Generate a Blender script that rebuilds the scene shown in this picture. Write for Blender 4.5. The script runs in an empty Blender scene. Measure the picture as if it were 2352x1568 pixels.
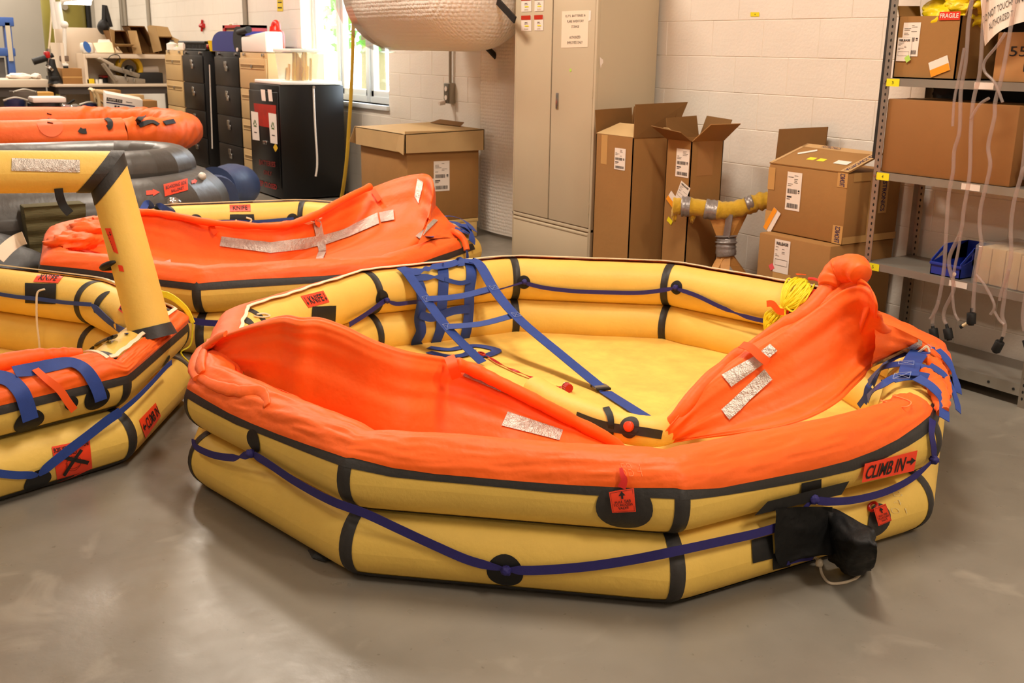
import bpy, bmesh, math, random
import numpy as np
from mathutils import Vector, Matrix, noise
from mathutils.bvhtree import BVHTree

random.seed(7)
SC = bpy.context.scene
COL = SC.collection
PI = math.pi

# ------------------------------------------------------------------ camera
# room axes: X runs along the block wall (to the right), Y points into that wall, Z up; the camera stands over the origin
F_PX, PITCH, ROLL, YAW, WALL_Y, CAM_H = 2428.73, 0.268582, 0.0162644, 0.992777, 4.558, 1.4386
def cam_axes():
    fw = np.array([0, math.cos(PITCH), -math.sin(PITCH)]); up = np.array([0, math.sin(PITCH), math.cos(PITCH)]); rt = np.array([1., 0, 0])
    c, s = math.cos(ROLL), math.sin(ROLL)
    m = np.array([c*rt + s*up, -(c*up - s*rt), fw])
    hx = [math.cos(YAW), math.sin(YAW), 0]; hy = [-math.sin(YAW), math.cos(YAW), 0]
    return m @ np.array([hx, hy, [0, 0, 1.]])
AX = cam_axes()
cam_data = bpy.data.cameras.new('camera'); cam_data.sensor_width = 36.0; cam_data.lens = F_PX*36.0/2352
cam_data.clip_start = 0.05; cam_data.clip_end = 200
cam_obj = bpy.data.objects.new('camera', cam_data); COL.objects.link(cam_obj)
mw = Matrix.Identity(4)
for i in range(3):
    mw[i][0] = AX[0][i]; mw[i][1] = -AX[1][i]; mw[i][2] = -AX[2][i]
mw[2][3] = CAM_H
cam_obj.matrix_world = mw
cam_data.dof.use_dof = True; cam_data.dof.focus_distance = 3.3; cam_data.dof.aperture_fstop = 9.0
SC.camera = cam_obj

# ------------------------------------------------------------------ world, daylight, ceiling lamps, exposure
SC.view_settings.view_transform = 'Standard'; SC.view_settings.look = 'None'
SC.view_settings.gamma = 1.0; SC.view_settings.use_curve_mapping = False
SC.view_settings.exposure = 0.38
world = bpy.data.worlds.new('sky'); SC.world = world; world.use_nodes = True
bg = world.node_tree.nodes['Background']; bg.inputs[0].default_value = (0.80, 0.90, 1.0, 1); bg.inputs[1].default_value = 10.0
def area(name, loc, sx, sy, power, color, rot=(0, 0, 0)):
    l = bpy.data.lights.new(name, 'AREA'); l.shape = 'RECTANGLE'; l.size = sx; l.size_y = sy; l.energy = power; l.color = color
    o = bpy.data.objects.new(name, l); COL.objects.link(o); o.location = loc; o.rotation_euler = rot
    return o
WARM = (1.0, 0.87, 0.72)
CEIL_Z = 3.7
for ly, pw in ((2.3, 1.85), (-1.2, 0.5), (-4.4, 0.12)):
    for lx in (-20.0, -16.8, -13.4, -9.8, -6.2, -2.6, 1.0):  # the column nearest wall_left is added to brighten that wall
        area('ceiling_lamp', (lx, ly, CEIL_Z-0.06), 1.25, 0.32, 42*pw, WARM)
SC.cycles.max_bounces = 6; SC.cycles.diffuse_bounces = 4; SC.cycles.glossy_bounces = 3; SC.cycles.transmission_bounces = 4; SC.cycles.transparent_max_bounces = 8
SC.cycles.use_denoising = True; SC.cycles.sample_clamp_indirect = 6.0; SC.cycles.caustics_reflective = False; SC.cycles.caustics_refractive = False

# ------------------------------------------------------------------ measuring helpers
CAM = Vector((0, 0, CAM_H))
def ray(u, v):
    d = AX.T @ np.array([(u-1176)/F_PX, (v-784)/F_PX, 1.0])
    return Vector(d)
def at(u, v, z=None, x=None, y=None):
    d = ray(u, v)
    t = (z-CAM_H)/d.z if z is not None else (x/d.x if x is not None else y/d.y)
    return CAM + d*t
def on(u, v, trees, off=0.0):
    d = ray(u, v).normalized(); best = None
    for t in (trees if isinstance(trees, (list, tuple)) else [trees]):
        p, n, i, dist = t.ray_cast(CAM, d)
        if p is not None and (best is None or dist < best[2]): best = (p, n, dist)
    if best is None:
        for k in range(1, 60):                      # just past an outline: the nearest surface point
            pass
        bd = None
        for t in (trees if isinstance(trees, (list, tuple)) else [trees]):
            for s in np.linspace(1.5, 9, 60):
                p, n, i, dist = t.find_nearest(CAM + d*s)
                if p is not None and (bd is None or dist < bd[2]): bd = (p, n, dist)
        best = bd
    p, n, _ = best
    if n.dot(d) > 0: n = -n
    return p + n*off, n

# ------------------------------------------------------------------ materials
MATS = {}
def lin(c): return tuple(((x/255)/12.92 if x/255 <= 0.04045 else ((x/255+0.055)/1.055)**2.4) for x in c)
def mat(name, rgb, rough=0.6, metal=0.0, spec=0.5, bump=None, var=None, sheen=0.0, alpha=None, emit=None, coat=0.0, fine=None, tex='Object'):
    """rgb is 0-255 sRGB; bump = (scale, distance[, stretch xyz]); var = (scale, amount) mottling of the colour"""
    if name in MATS: return MATS[name]
    m = bpy.data.materials.new(name); m.use_nodes = True; nt = m.node_tree; N = nt.nodes; L = nt.links
    b = N['Principled BSDF']; c = lin(rgb)
    b.inputs['Base Color'].default_value = (*c, 1); b.inputs['Roughness'].default_value = rough; b.inputs['Metallic'].default_value = metal
    b.inputs['Specular IOR Level'].default_value = spec
    if sheen: b.inputs['Sheen Weight'].default_value = sheen; b.inputs['Sheen Roughness'].default_value = 0.5
    if coat: b.inputs['Coat Weight'].default_value = coat; b.inputs['Coat Roughness'].default_value = 0.15
    tc = None
    if bump or var or fine:
        tc = N.new('ShaderNodeTexCoord')
    if var:
        n = N.new('ShaderNodeTexNoise'); n.inputs['Scale'].default_value = var[0]; n.inputs['Detail'].default_value = 5; n.inputs['Roughness'].default_value = 0.6
        L.new(tc.outputs[tex], n.inputs['Vector'])
        r = N.new('ShaderNodeMapRange'); r.inputs[1].default_value = 0.3; r.inputs[2].default_value = 0.7; r.inputs[3].default_value = 1-var[1]; r.inputs[4].default_value = 1+var[1]
        L.new(n.outputs['Fac'], r.inputs[0])
        mx = N.new('ShaderNodeMix'); mx.data_type = 'RGBA'; mx.blend_type = 'MULTIPLY'; mx.inputs[0].default_value = 1.0
        mx.inputs[6].default_value = (*c, 1); L.new(r.outputs[0], mx.inputs[7]); L.new(mx.outputs[2], b.inputs['Base Color'])
    last = None
    for bp in (bump, fine):
        if not bp: continue
        n = N.new('ShaderNodeTexNoise'); n.inputs['Scale'].default_value = bp[0]; n.inputs['Detail'].default_value = 4
        if len(bp) > 2:
            mp = N.new('ShaderNodeMapping'); mp.inputs['Scale'].default_value = bp[2]; L.new(tc.outputs[tex], mp.inputs['Vector']); L.new(mp.outputs[0], n.inputs['Vector'])
        else: L.new(tc.outputs[tex], n.inputs['Vector'])
        bn = N.new('ShaderNodeBump'); bn.inputs['Strength'].default_value = 1.0; bn.inputs['Distance'].default_value = bp[1]
        L.new(n.outputs['Fac'], bn.inputs['Height'])
        if last: L.new(last.outputs[0], bn.inputs['Normal'])
        last = bn
    if last: L.new(last.outputs[0], b.inputs['Normal'])
    if emit: b.inputs['Emission Color'].default_value = (*lin(emit[0]), 1); b.inputs['Emission Strength'].default_value = emit[1]
    if alpha is not None: b.inputs['Alpha'].default_value = alpha
    MATS[name] = m
    return m
def clear_mat(name, tint, gloss_rough, body, fres=0.35):
    """thin clear plastic or glass: lets light straight through, reflects by angle, with a little milky body"""
    if name in MATS: return MATS[name]
    m = bpy.data.materials.new(name); m.use_nodes = True; nt = m.node_tree; N = nt.nodes; L = nt.links
    for n in list(N): N.remove(n)
    out = N.new('ShaderNodeOutputMaterial'); tr = N.new('ShaderNodeBsdfTransparent'); tr.inputs[0].default_value = (*lin(tint), 1)
    gl = N.new('ShaderNodeBsdfGlossy'); gl.inputs['Roughness'].default_value = gloss_rough; gl.inputs[0].default_value = (1, 1, 1, 1)
    df = N.new('ShaderNodeBsdfDiffuse'); df.inputs[0].default_value = (*lin(tint), 1)
    m1 = N.new('ShaderNodeMixShader'); m1.inputs[0].default_value = body; L.new(tr.outputs[0], m1.inputs[1]); L.new(df.outputs[0], m1.inputs[2])
    lw = N.new('ShaderNodeLayerWeight'); lw.inputs[0].default_value = 0.5
    pw = N.new('ShaderNodeMath'); pw.operation = 'POWER'; pw.inputs[1].default_value = 4.0; L.new(lw.outputs['Facing'], pw.inputs[0])
    ma = N.new('ShaderNodeMath'); ma.operation = 'MULTIPLY_ADD'; ma.inputs[1].default_value = fres*1.6; ma.inputs[2].default_value = .03; ma.use_clamp = True; L.new(pw.outputs[0], ma.inputs[0])
    m2 = N.new('ShaderNodeMixShader'); L.new(ma.outputs[0], m2.inputs[0]); L.new(m1.outputs[0], m2.inputs[1]); L.new(gl.outputs[0], m2.inputs[2])
    L.new(m2.outputs[0], out.inputs[0]); MATS[name] = m
    return m

# ------------------------------------------------------------------ object helpers
def setp(o, label=None, cat=None, group=None, kind=None):
    if label: o['label'] = label
    if cat: o['category'] = cat
    if group: o['group'] = group
    if kind: o['kind'] = kind
    return o
def thing(name, label, cat, loc, group=None):
    o = bpy.data.objects.new(name, None); COL.objects.link(o); o.location = loc; o.empty_display_size = 0.05
    return setp(o, label, cat, group)
def link(name, me, m, parent=None):
    me.materials.clear(); me.materials.append(m)
    o = bpy.data.objects.new(name, me); COL.objects.link(o)
    if parent is not None:
        o.parent = parent
        if parent.type == 'EMPTY': o.matrix_parent_inverse = Matrix.Translation(-Vector(parent.location))
    return o
class MB:
    """collects geometry in room coordinates; build() links it as ONE mesh object"""
    def __init__(s): s.v = []; s.f = []; s.M = None
    def add(s, vs, fs):
        k = len(s.v)
        for p in vs:
            p = Vector(p); s.v.append(s.M @ p if s.M is not None else p)
        s.f += [tuple(i+k for i in f) for f in fs]
        return s
    def box(s, x0, x1, y0, y1, z0, z1):
        return s.add([(x0,y0,z0),(x1,y0,z0),(x1,y1,z0),(x0,y1,z0),(x0,y0,z1),(x1,y0,z1),(x1,y1,z1),(x0,y1,z1)],
                     [(0,3,2,1),(4,5,6,7),(0,1,5,4),(1,2,6,5),(2,3,7,6),(3,0,4,7)])
    def hexa(s, b, t):
        """four bottom corners, four top corners, both counter-clockwise from above"""
        return s.add(list(b)+list(t), [(0,3,2,1),(4,5,6,7),(0,1,5,4),(1,2,6,5),(2,3,7,6),(3,0,4,7)])
    def quad(s, a, b, c, d): return s.add([a, b, c, d], [(0, 1, 2, 3)])
    def slab(s, a, b, c, d, th):
        a, b, c, d = map(Vector, (a, b, c, d)); n = (b-a).cross(d-a).normalized()*th
        return s.hexa([a-n*0, b, c, d], [a+n, b+n, c+n, d+n])
    def cyl(s, p0, p1, r0, r1=None, n=20, caps=True):
        p0, p1 = Vector(p0), Vector(p1); r1 = r0 if r1 is None else r1
        a = (p1-p0).normalized(); q = a.orthogonal().normalized(); w = a.cross(q)
        vs = []
        for p, r in ((p0, r0), (p1, r1)):
            for i in range(n): t = 2*PI*i/n; vs.append(p + q*(r*math.cos(t)) + w*(r*math.sin(t)))
        fs = [(i, (i+1) % n, n+(i+1) % n, n+i) for i in range(n)]
        if caps: fs += [tuple(range(n-1, -1, -1)), tuple(range(n, 2*n))]
        return s.add(vs, fs)
    def tube(s, pts, r, n=8, closed=False, caps=True, flat=1.0):
        pts = [Vector(p) for p in pts]; m = len(pts); rs = r if isinstance(r, (list, tuple)) else [r]*m
        vs = []; q = None
        for i, p in enumerate(pts):
            a = (pts[(i+1) % m] - pts[i-1]) if closed else (pts[min(i+1, m-1)] - pts[max(i-1, 0)])
            a = a.normalized() if a.length > 1e-9 else Vector((0, 0, 1))
            q = (a.orthogonal() if q is None else q - a*q.dot(a)); q = q.normalized() if q.length > 1e-9 else a.orthogonal().normalized()
            w = a.cross(q)
            for k in range(n): t = 2*PI*k/n; vs.append(p + q*(rs[i]*math.cos(t)) + w*(rs[i]*flat*math.sin(t)))
        fs = []
        for i in range(m if closed else m-1):
            j = (i+1) % m
            fs += [(i*n+k, i*n+(k+1) % n, j*n+(k+1) % n, j*n+k) for k in range(n)]
        if caps and not closed: fs += [tuple(range(n-1, -1, -1)), tuple(range((m-1)*n, m*n))]
        return s.add(vs, fs)
    def lathe(s, prof, c=(0, 0, 0), n=24):
        c = Vector(c); vs = []; k = len(prof)
        for i in range(n):
            t = 2*PI*i/n
            for r, z in prof: vs.append(c + Vector((r*math.cos(t), r*math.sin(t), z)))
        fs = [(i*k+j, ((i+1) % n)*k+j, ((i+1) % n)*k+j+1, i*k+j+1) for i in range(n) for j in range(k-1)]
        return s.add(vs, fs)
    def grid(s, P, closed_u=False):
        n, m = len(P), len(P[0]); vs = [p for row in P for p in row]
        fs = [(i*m+j, ((i+1) % n)*m+j, ((i+1) % n)*m+j+1, i*m+j+1) for i in range(n if closed_u else n-1) for j in range(m-1)]
        return s.add(vs, fs)
    def ribbon(s, pts, nrm, w, th=0.0016):
        """flat webbing: pts with a face normal each"""
        pts = [Vector(p) for p in pts]; m = len(pts); ws = w if isinstance(w, (list, tuple)) else [w]*m; vs = []
        for i, p in enumerate(pts):
            a = (pts[min(i+1, m-1)] - pts[max(i-1, 0)]).normalized(); nn = Vector(nrm[i]); nn = (nn - a*nn.dot(a)).normalized(); b = a.cross(nn)
            h = ws[i]/2
            vs += [p-b*h-nn*th/2, p+b*h-nn*th/2, p+b*h+nn*th/2, p-b*h+nn*th/2]
        fs = []
        for i in range(m-1):
            for k in range(4): fs.append((i*4+k, i*4+(k+1) % 4, (i+1)*4+(k+1) % 4, (i+1)*4+k))
        fs += [(3, 2, 1, 0), tuple(range((m-1)*4, m*4))]
        return s.add(vs, fs)
    def blob(s, c, rad, amp=0.15, sc=3.0, seed=0, nu=24, nv=14, squash=None):
        c = Vector(c); rx, ry, rz = rad; P = []
        for i in range(nu):
            row = []
            for j in range(nv+1):
                t = 2*PI*i/nu; f = PI*j/nv - PI/2
                d = Vector((math.cos(t)*math.cos(f), math.sin(t)*math.cos(f), math.sin(f)))
                k = 1 + amp*noise.noise(d*sc + Vector((seed*7.3, seed*1.7, 0)))
                row.append(c + Vector((d.x*rx, d.y*ry, d.z*rz))*k)
            P.append(row)
        return s.grid(P, True)
    def tree(s): return BVHTree.FromPolygons(s.v, s.f)
    def build(s, name, m, parent=None, smooth=None, bevel=0.0, seg=2, label=None, kind=None):
        me = bpy.data.meshes.new(name); me.from_pydata([tuple(p) for p in s.v], [], s.f)
        if bevel > 0:
            bm = bmesh.new(); bm.from_mesh(me)
            es = [e for e in bm.edges if len(e.link_faces) == 2 and e.calc_face_angle(0) > 0.5]
            bmesh.ops.bevel(bm, geom=es, offset=bevel, segments=seg, affect='EDGES', profile=0.5, clamp_overlap=True)
            bm.to_mesh(me); bm.free()
        me.update()
        if smooth is None: smooth = 40
        if smooth:
            me.shade_smooth(); me.set_sharp_from_angle(angle=math.radians(smooth))
        o = link(name, me, m, parent)
        if label: o['label'] = label
        if kind: o['kind'] = kind
        return o
def crom(P, n, closed=False):
    """Catmull-Rom through points, n samples"""
    P = [Vector(p) for p in P]; m = len(P); out = []
    for i in range(n):
        t = i/(n-1)*(m-1) if not closed else i/n*m
        k = min(int(t), m-2) if not closed else int(t) % m; f = t-int(t) if closed else t-k
        g = (lambda j: P[j % m]) if closed else (lambda j: P[max(0, min(m-1, j))])
        a, b, c, d = g(k-1), g(k), g(k+1), g(k+2)
        out.append(0.5*((2*b) + (c-a)*f + (2*a-5*b+4*c-d)*f*f + (3*b-a-3*c+d)*f**3))
    return out
FONT_CACHE = {}
def text_geo(body, bold=0.0, shear=0.0, space=1.0):
    key = (body, bold, shear, space)
    if key in FONT_CACHE: return FONT_CACHE[key]
    cu = bpy.data.curves.new('lettering', 'FONT'); cu.body = body; cu.size = 1.0; cu.align_x = 'CENTER'; cu.offset = bold; cu.shear = shear; cu.resolution_u = 3; cu.space_line = space
    ob = bpy.data.objects.new('lettering', cu); COL.objects.link(ob)
    me = ob.to_mesh(); vs = [(v.co.x, v.co.y) for v in me.vertices]; fs = [tuple(p.vertices) for p in me.polygons]
    ob.to_mesh_clear(); bpy.data.objects.remove(ob); bpy.data.curves.remove(cu)
    xs = [v[0] for v in vs]; ys = [v[1] for v in vs]; x0, x1, y0, y1 = min(xs), max(xs), min(ys), max(ys)
    vs = [((x-x0)/(x1-x0), (y-y0)/max(y1-y0, 1e-6)) for x, y in vs]
    FONT_CACHE[key] = (vs, fs); return vs, fs
def quad_map(a, b, c, d):
    """flat quad: bottom-left, bottom-right, top-right, top-left"""
    a, b, c, d = map(Vector, (a, b, c, d)); n = (b-a).cross(d-a).normalized()
    return lambda u, v, off: a*(1-u)*(1-v) + b*u*(1-v) + c*u*v + d*(1-u)*v + n*off
def surf_map(q, trees):
    """q: the four corners (bottom-left, bottom-right, top-right, top-left) sighted on the surface of trees"""
    def f(u, v, off):
        x = q[0][0]*(1-u)*(1-v)+q[1][0]*u*(1-v)+q[2][0]*u*v+q[3][0]*(1-u)*v; y = q[0][1]*(1-u)*(1-v)+q[1][1]*u*(1-v)+q[2][1]*u*v+q[3][1]*(1-u)*v
        return on(x, y, trees, off)[0]
    return f
def sub(mp, u0, u1, v0, v1): return lambda u, v, off: mp(u0+(u1-u0)*u, v0+(v1-v0)*v, off)
def sheet(name, mp, m, parent, off=0.002, nu=1, nv=1, label=None, poly=None):
    b = MB()
    if poly: b.add([mp(u, v, off) for u, v in poly], [tuple(range(len(poly)))])
    else: b.grid([[mp(i/nu, j/nv, off) for j in range(nv+1)] for i in range(nu+1)])
    return b.build(name, m, parent, smooth=60, label=label)
def lettering(body, mp, m, parent, off=0.003, bold=0.0, name='lettering', shear=0.0, space=1.0):
    vs, fs = text_geo(body, bold, shear, space)
    b = MB(); b.add([mp(u, v, off) for u, v in vs], fs)
    return b.build(name, m, parent, smooth=0)
def bars(mp, rects, m, parent, off=0.003, name='print'):
    b = MB()
    for u0, u1, v0, v1 in rects: b.quad(mp(u0, v0, off), mp(u1, v0, off), mp(u1, v1, off), mp(u0, v1, off))
    return b.build(name, m, parent, smooth=0, kind='stuff' if len(rects) > 1 else None)
def disc(name, c, n, r, tree, m, parent, off=0.002, ry=None, rot=0.0, seg=28, rings=4, label=None):
    """round patch laid on a surface around point c with normal n"""
    n = Vector(n).normalized(); z = Vector((0, 0, 1)); up = (z - n*z.dot(n)); up = up.normalized() if up.length > 1e-3 else n.orthogonal().normalized(); rt = up.cross(n)
    a = rt*math.cos(rot)+up*math.sin(rot); bb = -rt*math.sin(rot)+up*math.cos(rot); ry = ry or r
    vs = []; fs = []
    def proj(p):
        h, hn, i, d = tree.ray_cast(p + n*0.06, -n, 0.3)
        if h is None: h, hn, i, d = tree.find_nearest(p)
        if hn.dot(n) < 0: hn = -hn
        return h + hn*off
    vs.append(proj(c))
    for k in range(1, rings+1):
        for i in range(seg):
            t = 2*PI*i/seg; vs.append(proj(c + a*(r*k/rings*math.cos(t)) + bb*(ry*k/rings*math.sin(t))))
    fs += [(0, 1+i, 1+(i+1) % seg) for i in range(seg)]
    for k in range(rings-1):
        fs += [(1+k*seg+i, 1+(k+1)*seg+i, 1+(k+1)*seg+(i+1) % seg, 1+k*seg+(i+1) % seg) for i in range(seg)]
    b = MB(); b.add(vs, fs); return b.build(name, m, parent, smooth=60, label=label)

# ------------------------------------------------------------------ palette
YEL = mat('yellow_tube_fabric', (236, 197, 96), 0.5, spec=0.35, bump=(60, 0.0012), var=(6, 0.05), fine=(900, 0.0002))
YFLOOR = mat('yellow_floor_fabric', (244, 198, 98), 0.66, spec=0.25, bump=(7, 0.012, (1, 1, 1)), var=(9, 0.12), fine=(600, 0.0002))
ORG = mat('orange_canopy_fabric', (247, 100, 20), 0.52, spec=0.34, sheen=0.06, var=(5, 0.05), bump=(6, 0.010, (1, 1, 1)), fine=(34, 0.0016))
ORG2 = mat('orange_tie_fabric', (240, 88, 24), 0.6, spec=0.3)
LBL = mat('orange_red_label', (246, 66, 30), 0.45)
TAPE = mat('black_rubber_tape', (43, 40, 38), 0.55, bump=(70, 0.0012), var=(25, 0.18))
BLK = mat('black_rubber', (15, 14, 14), 0.6, bump=(50, 0.001), var=(20, 0.15))
INK = mat('black_print', (28, 20, 18), 0.7)
NAVY = mat('navy_webbing', (40, 34, 108), 0.65, fine=(500, 0.0004), var=(40, 0.08))
BLUE = mat('blue_webbing', (34, 64, 142), 0.65, fine=(500, 0.0004), var=(30, 0.1))
BLUES = mat('blue_stitching', (150, 165, 205), 0.7)
WHITE = mat('white_cord', (232, 216, 192), 0.7, fine=(300, 0.0008))
SILV = mat('silver_reflective_tape', (196, 186, 176), 0.32, metal=0.55, bump=(55, 0.006), fine=(220, 0.002), var=(30, 0.15))
ROPE = mat('yellow_rope', (240, 222, 40), 0.55, fine=(350, 0.001))
RED = mat('red_plastic', (186, 22, 18), 0.35)
DRED = mat('red_tab_fabric', (214, 28, 20), 0.6)
GREYP = mat('grey_buckle_plastic', (112, 104, 94), 0.45)
CHROME = mat('bright_metal', (190, 188, 184), 0.25, metal=1.0)
FLAPW = mat('white_zip_tape', (240, 222, 190), 0.7, fine=(400, 0.0006))

def floor_mat():
    m = mat('painted_grey_floor', (142, 132, 118), 0.34, spec=0.5)
    nt = m.node_tree; N = nt.nodes; L = nt.links; b = N['Principled BSDF']
    tc = N.new('ShaderNodeTexCoord')
    n1 = N.new('ShaderNodeTexNoise'); n1.inputs['Scale'].default_value = 1.3; n1.inputs['Detail'].default_value = 6; L.new(tc.outputs['Object'], n1.inputs['Vector'])
    n2 = N.new('ShaderNodeTexNoise'); n2.inputs['Scale'].default_value = 9; n2.inputs['Detail'].default_value = 8; L.new(tc.outputs['Object'], n2.inputs['Vector'])
    cr = N.new('ShaderNodeValToRGB'); cr.color_ramp.elements[0].position = 0.36; cr.color_ramp.elements[1].position = 0.66
    cr.color_ramp.elements[0].color = (*lin((116, 110, 100)), 1); cr.color_ramp.elements[1].color = (*lin((136, 129, 118)), 1); L.new(n1.outputs['Fac'], cr.inputs[0])
    # pale scuffs and small dark specks
    sp = N.new('ShaderNodeTexNoise'); sp.inputs['Scale'].default_value = 45; sp.inputs['Detail'].default_value = 2; L.new(tc.outputs['Object'], sp.inputs['Vector'])
    r2 = N.new('ShaderNodeMapRange'); r2.inputs[1].default_value = 0.70; r2.inputs[2].default_value = 0.76; r2.inputs[3].default_value = 0; r2.inputs[4].default_value = 0.5; L.new(sp.outputs['Fac'], r2.inputs[0])
    mx = N.new('ShaderNodeMix'); mx.data_type = 'RGBA'; L.new(r2.outputs[0], mx.inputs[0]); L.new(cr.outputs[0], mx.inputs[6]); mx.inputs[7].default_value = (*lin((84, 76, 66)), 1)
    sc = N.new('ShaderNodeTexNoise'); sc.inputs['Scale'].default_value = 3.2; sc.inputs['Detail'].default_value = 9; sc.inputs['Distortion'].default_value = 1.6; L.new(tc.outputs['Object'], sc.inputs['Vector'])
    r3 = N.new('ShaderNodeMapRange'); r3.inputs[1].default_value = 0.60; r3.inputs[2].default_value = 0.74; r3.inputs[3].default_value = 0; r3.inputs[4].default_value = 0.35; L.new(sc.outputs['Fac'], r3.inputs[0])
    m3 = N.new('ShaderNodeMix'); m3.data_type = 'RGBA'; L.new(r3.outputs[0], m3.inputs[0]); L.new(mx.outputs[2], m3.inputs[6]); m3.inputs[7].default_value = (*lin((172, 164, 150)), 1)
    L.new(m3.outputs[2], b.inputs['Base Color'])
    rr = N.new('ShaderNodeMapRange'); rr.inputs[1].default_value = 0.3; rr.inputs[2].default_value = 0.7; rr.inputs[3].default_value = 0.27; rr.inputs[4].default_value = 0.42; L.new(n2.outputs['Fac'], rr.inputs[0]); L.new(rr.outputs[0], b.inputs['Roughness'])
    bn = N.new('ShaderNodeBump'); bn.inputs['Distance'].default_value = 0.004; L.new(n2.outputs['Fac'], bn.inputs['Height']); bn.inputs['Strength'].default_value = 0.5
    L.new(bn.outputs[0], b.inputs['Normal'])
    return m
WALLP = mat('white_block_paint', (240, 232, 220), 0.5, bump=(55, 0.0018), var=(3, 0.025))
GREYW = mat('grey_wall_paint', (176, 170, 160), 0.6, var=(1.5, 0.03))
CEILM = mat('ceiling_paint', (205, 200, 192), 0.8)

# ------------------------------------------------------------------ room
XL, XR, YF = -21.1, 3.2, -7.2
def struct(name, b, m): o = b.build(name, m, None, smooth=0); o['kind'] = 'structure'; return o
struct('floor', MB().box(XL-.2, XR+.2, YF-.2, WALL_Y+.4, -0.12, 0), floor_mat())
struct('ceiling', MB().box(XL-.2, XR+.2, YF-.2, WALL_Y+.4, CEIL_Z, CEIL_Z+.12), CEILM)
struct('wall_left', MB().box(XL-.15, XL, YF, WALL_Y+.3, 0, CEIL_Z), GREYW)
struct('wall_right', MB().box(XR, XR+.15, YF, WALL_Y+.3, 0, CEIL_Z), WALLP)
struct('wall_front', MB().box(XL, XR, YF-.15, YF, 0, CEIL_Z), WALLP)
WX0, WX1, WZ0, WZ1 = -11.27, -9.17, 0.915, 2.45           # the window opening
YB = WALL_Y + 0.003
b = MB(); YT = WALL_Y+0.26
for x0, x1, z0, z1 in ((XL, WX0, 0, CEIL_Z), (WX1, XR, 0, CEIL_Z), (WX0, WX1, 0, WZ0), (WX0, WX1, WZ1, CEIL_Z)): b.box(x0, x1, YB, YT, z0, z1)
wall_back = struct('wall_back', b, WALLP)
# concrete blocks: 0.406 x 0.203 modules in running bond, each a piece of the wall
MODW, MODH, X_REF = 0.4085, 0.20317, -3.63
CAMX = {}
def block_mesh(w, h):
    key = (round(w, 3), round(h, 3))
    if key not in CAMX:
        c = 0.0025; y0, y1 = 0.0, 0.0105
        me = bpy.data.meshes.new('concrete_block')
        o = [(0, 0), (w, 0), (w, h), (0, h)]; i = [(c, c), (w-c, c), (w-c, h-c), (c, h-c)]
        vs = [(x, y1, z) for x, z in o] + [(x, y0+.002, z) for x, z in o] + [(x, y0, z) for x, z in i]
        fs = [(8, 9, 10, 11)] + [(4+k, 4+(k+1) % 4, 8+(k+1) % 4, 8+k) for k in range(4)] + [(k, (k+1) % 4, 4+(k+1) % 4, 4+k) for k in range(4)]
        me.from_pydata(vs, [], fs); me.materials.append(WALLP); CAMX[key] = me
    return CAMX[key]
far = MB(); nblk = 0
for row in range(0, 13):
    z0 = row*MODH; z1 = z0+MODH
    xoff = X_REF if row % 2 == 1 else X_REF - MODW/2
    for k in range(-46, 6):
        x0, x1 = xoff + k*MODW + .0012, xoff + (k+1)*MODW - .0012
        if x1 > -1.4 or x1 < XL+.4: continue
        za, zb = z0+.0012, z1-.0012
        spans = [(x0, x1)]
        if zb > WZ0 and za < WZ1:
            spans = []
            if x0 < WX0: spans.append((x0, min(x1, WX0-.002)))
            if x1 > WX1: spans.append((max(x0, WX1+.002), x1))
        for a, c in spans:
            if c-a < .03: continue
            wide = c-a
            near = a > -11.9 and zb < 2.25 and nblk < 296 and not (row < 3 and a < -8.6)
            if near:
                o = bpy.data.objects.new('concrete_block', block_mesh(wide, zb-za)); COL.objects.link(o)
                o.location = (a, WALL_Y - random.uniform(0, 0.0012), za); o.parent = wall_back; nblk += 1
            else: far.add([(a, WALL_Y, za), (c, WALL_Y, za), (c, WALL_Y, zb), (a, WALL_Y, zb), (a, WALL_Y+.006, za), (c, WALL_Y+.006, za), (c, WALL_Y+.006, zb), (a, WALL_Y+.006, zb)],
                          [(0, 1, 2, 3), (4, 5, 1, 0), (5, 6, 2, 1), (6, 7, 3, 2), (7, 4, 0, 3)])
far.build('concrete_blocks', WALLP, wall_back, smooth=0, kind='stuff')

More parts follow.
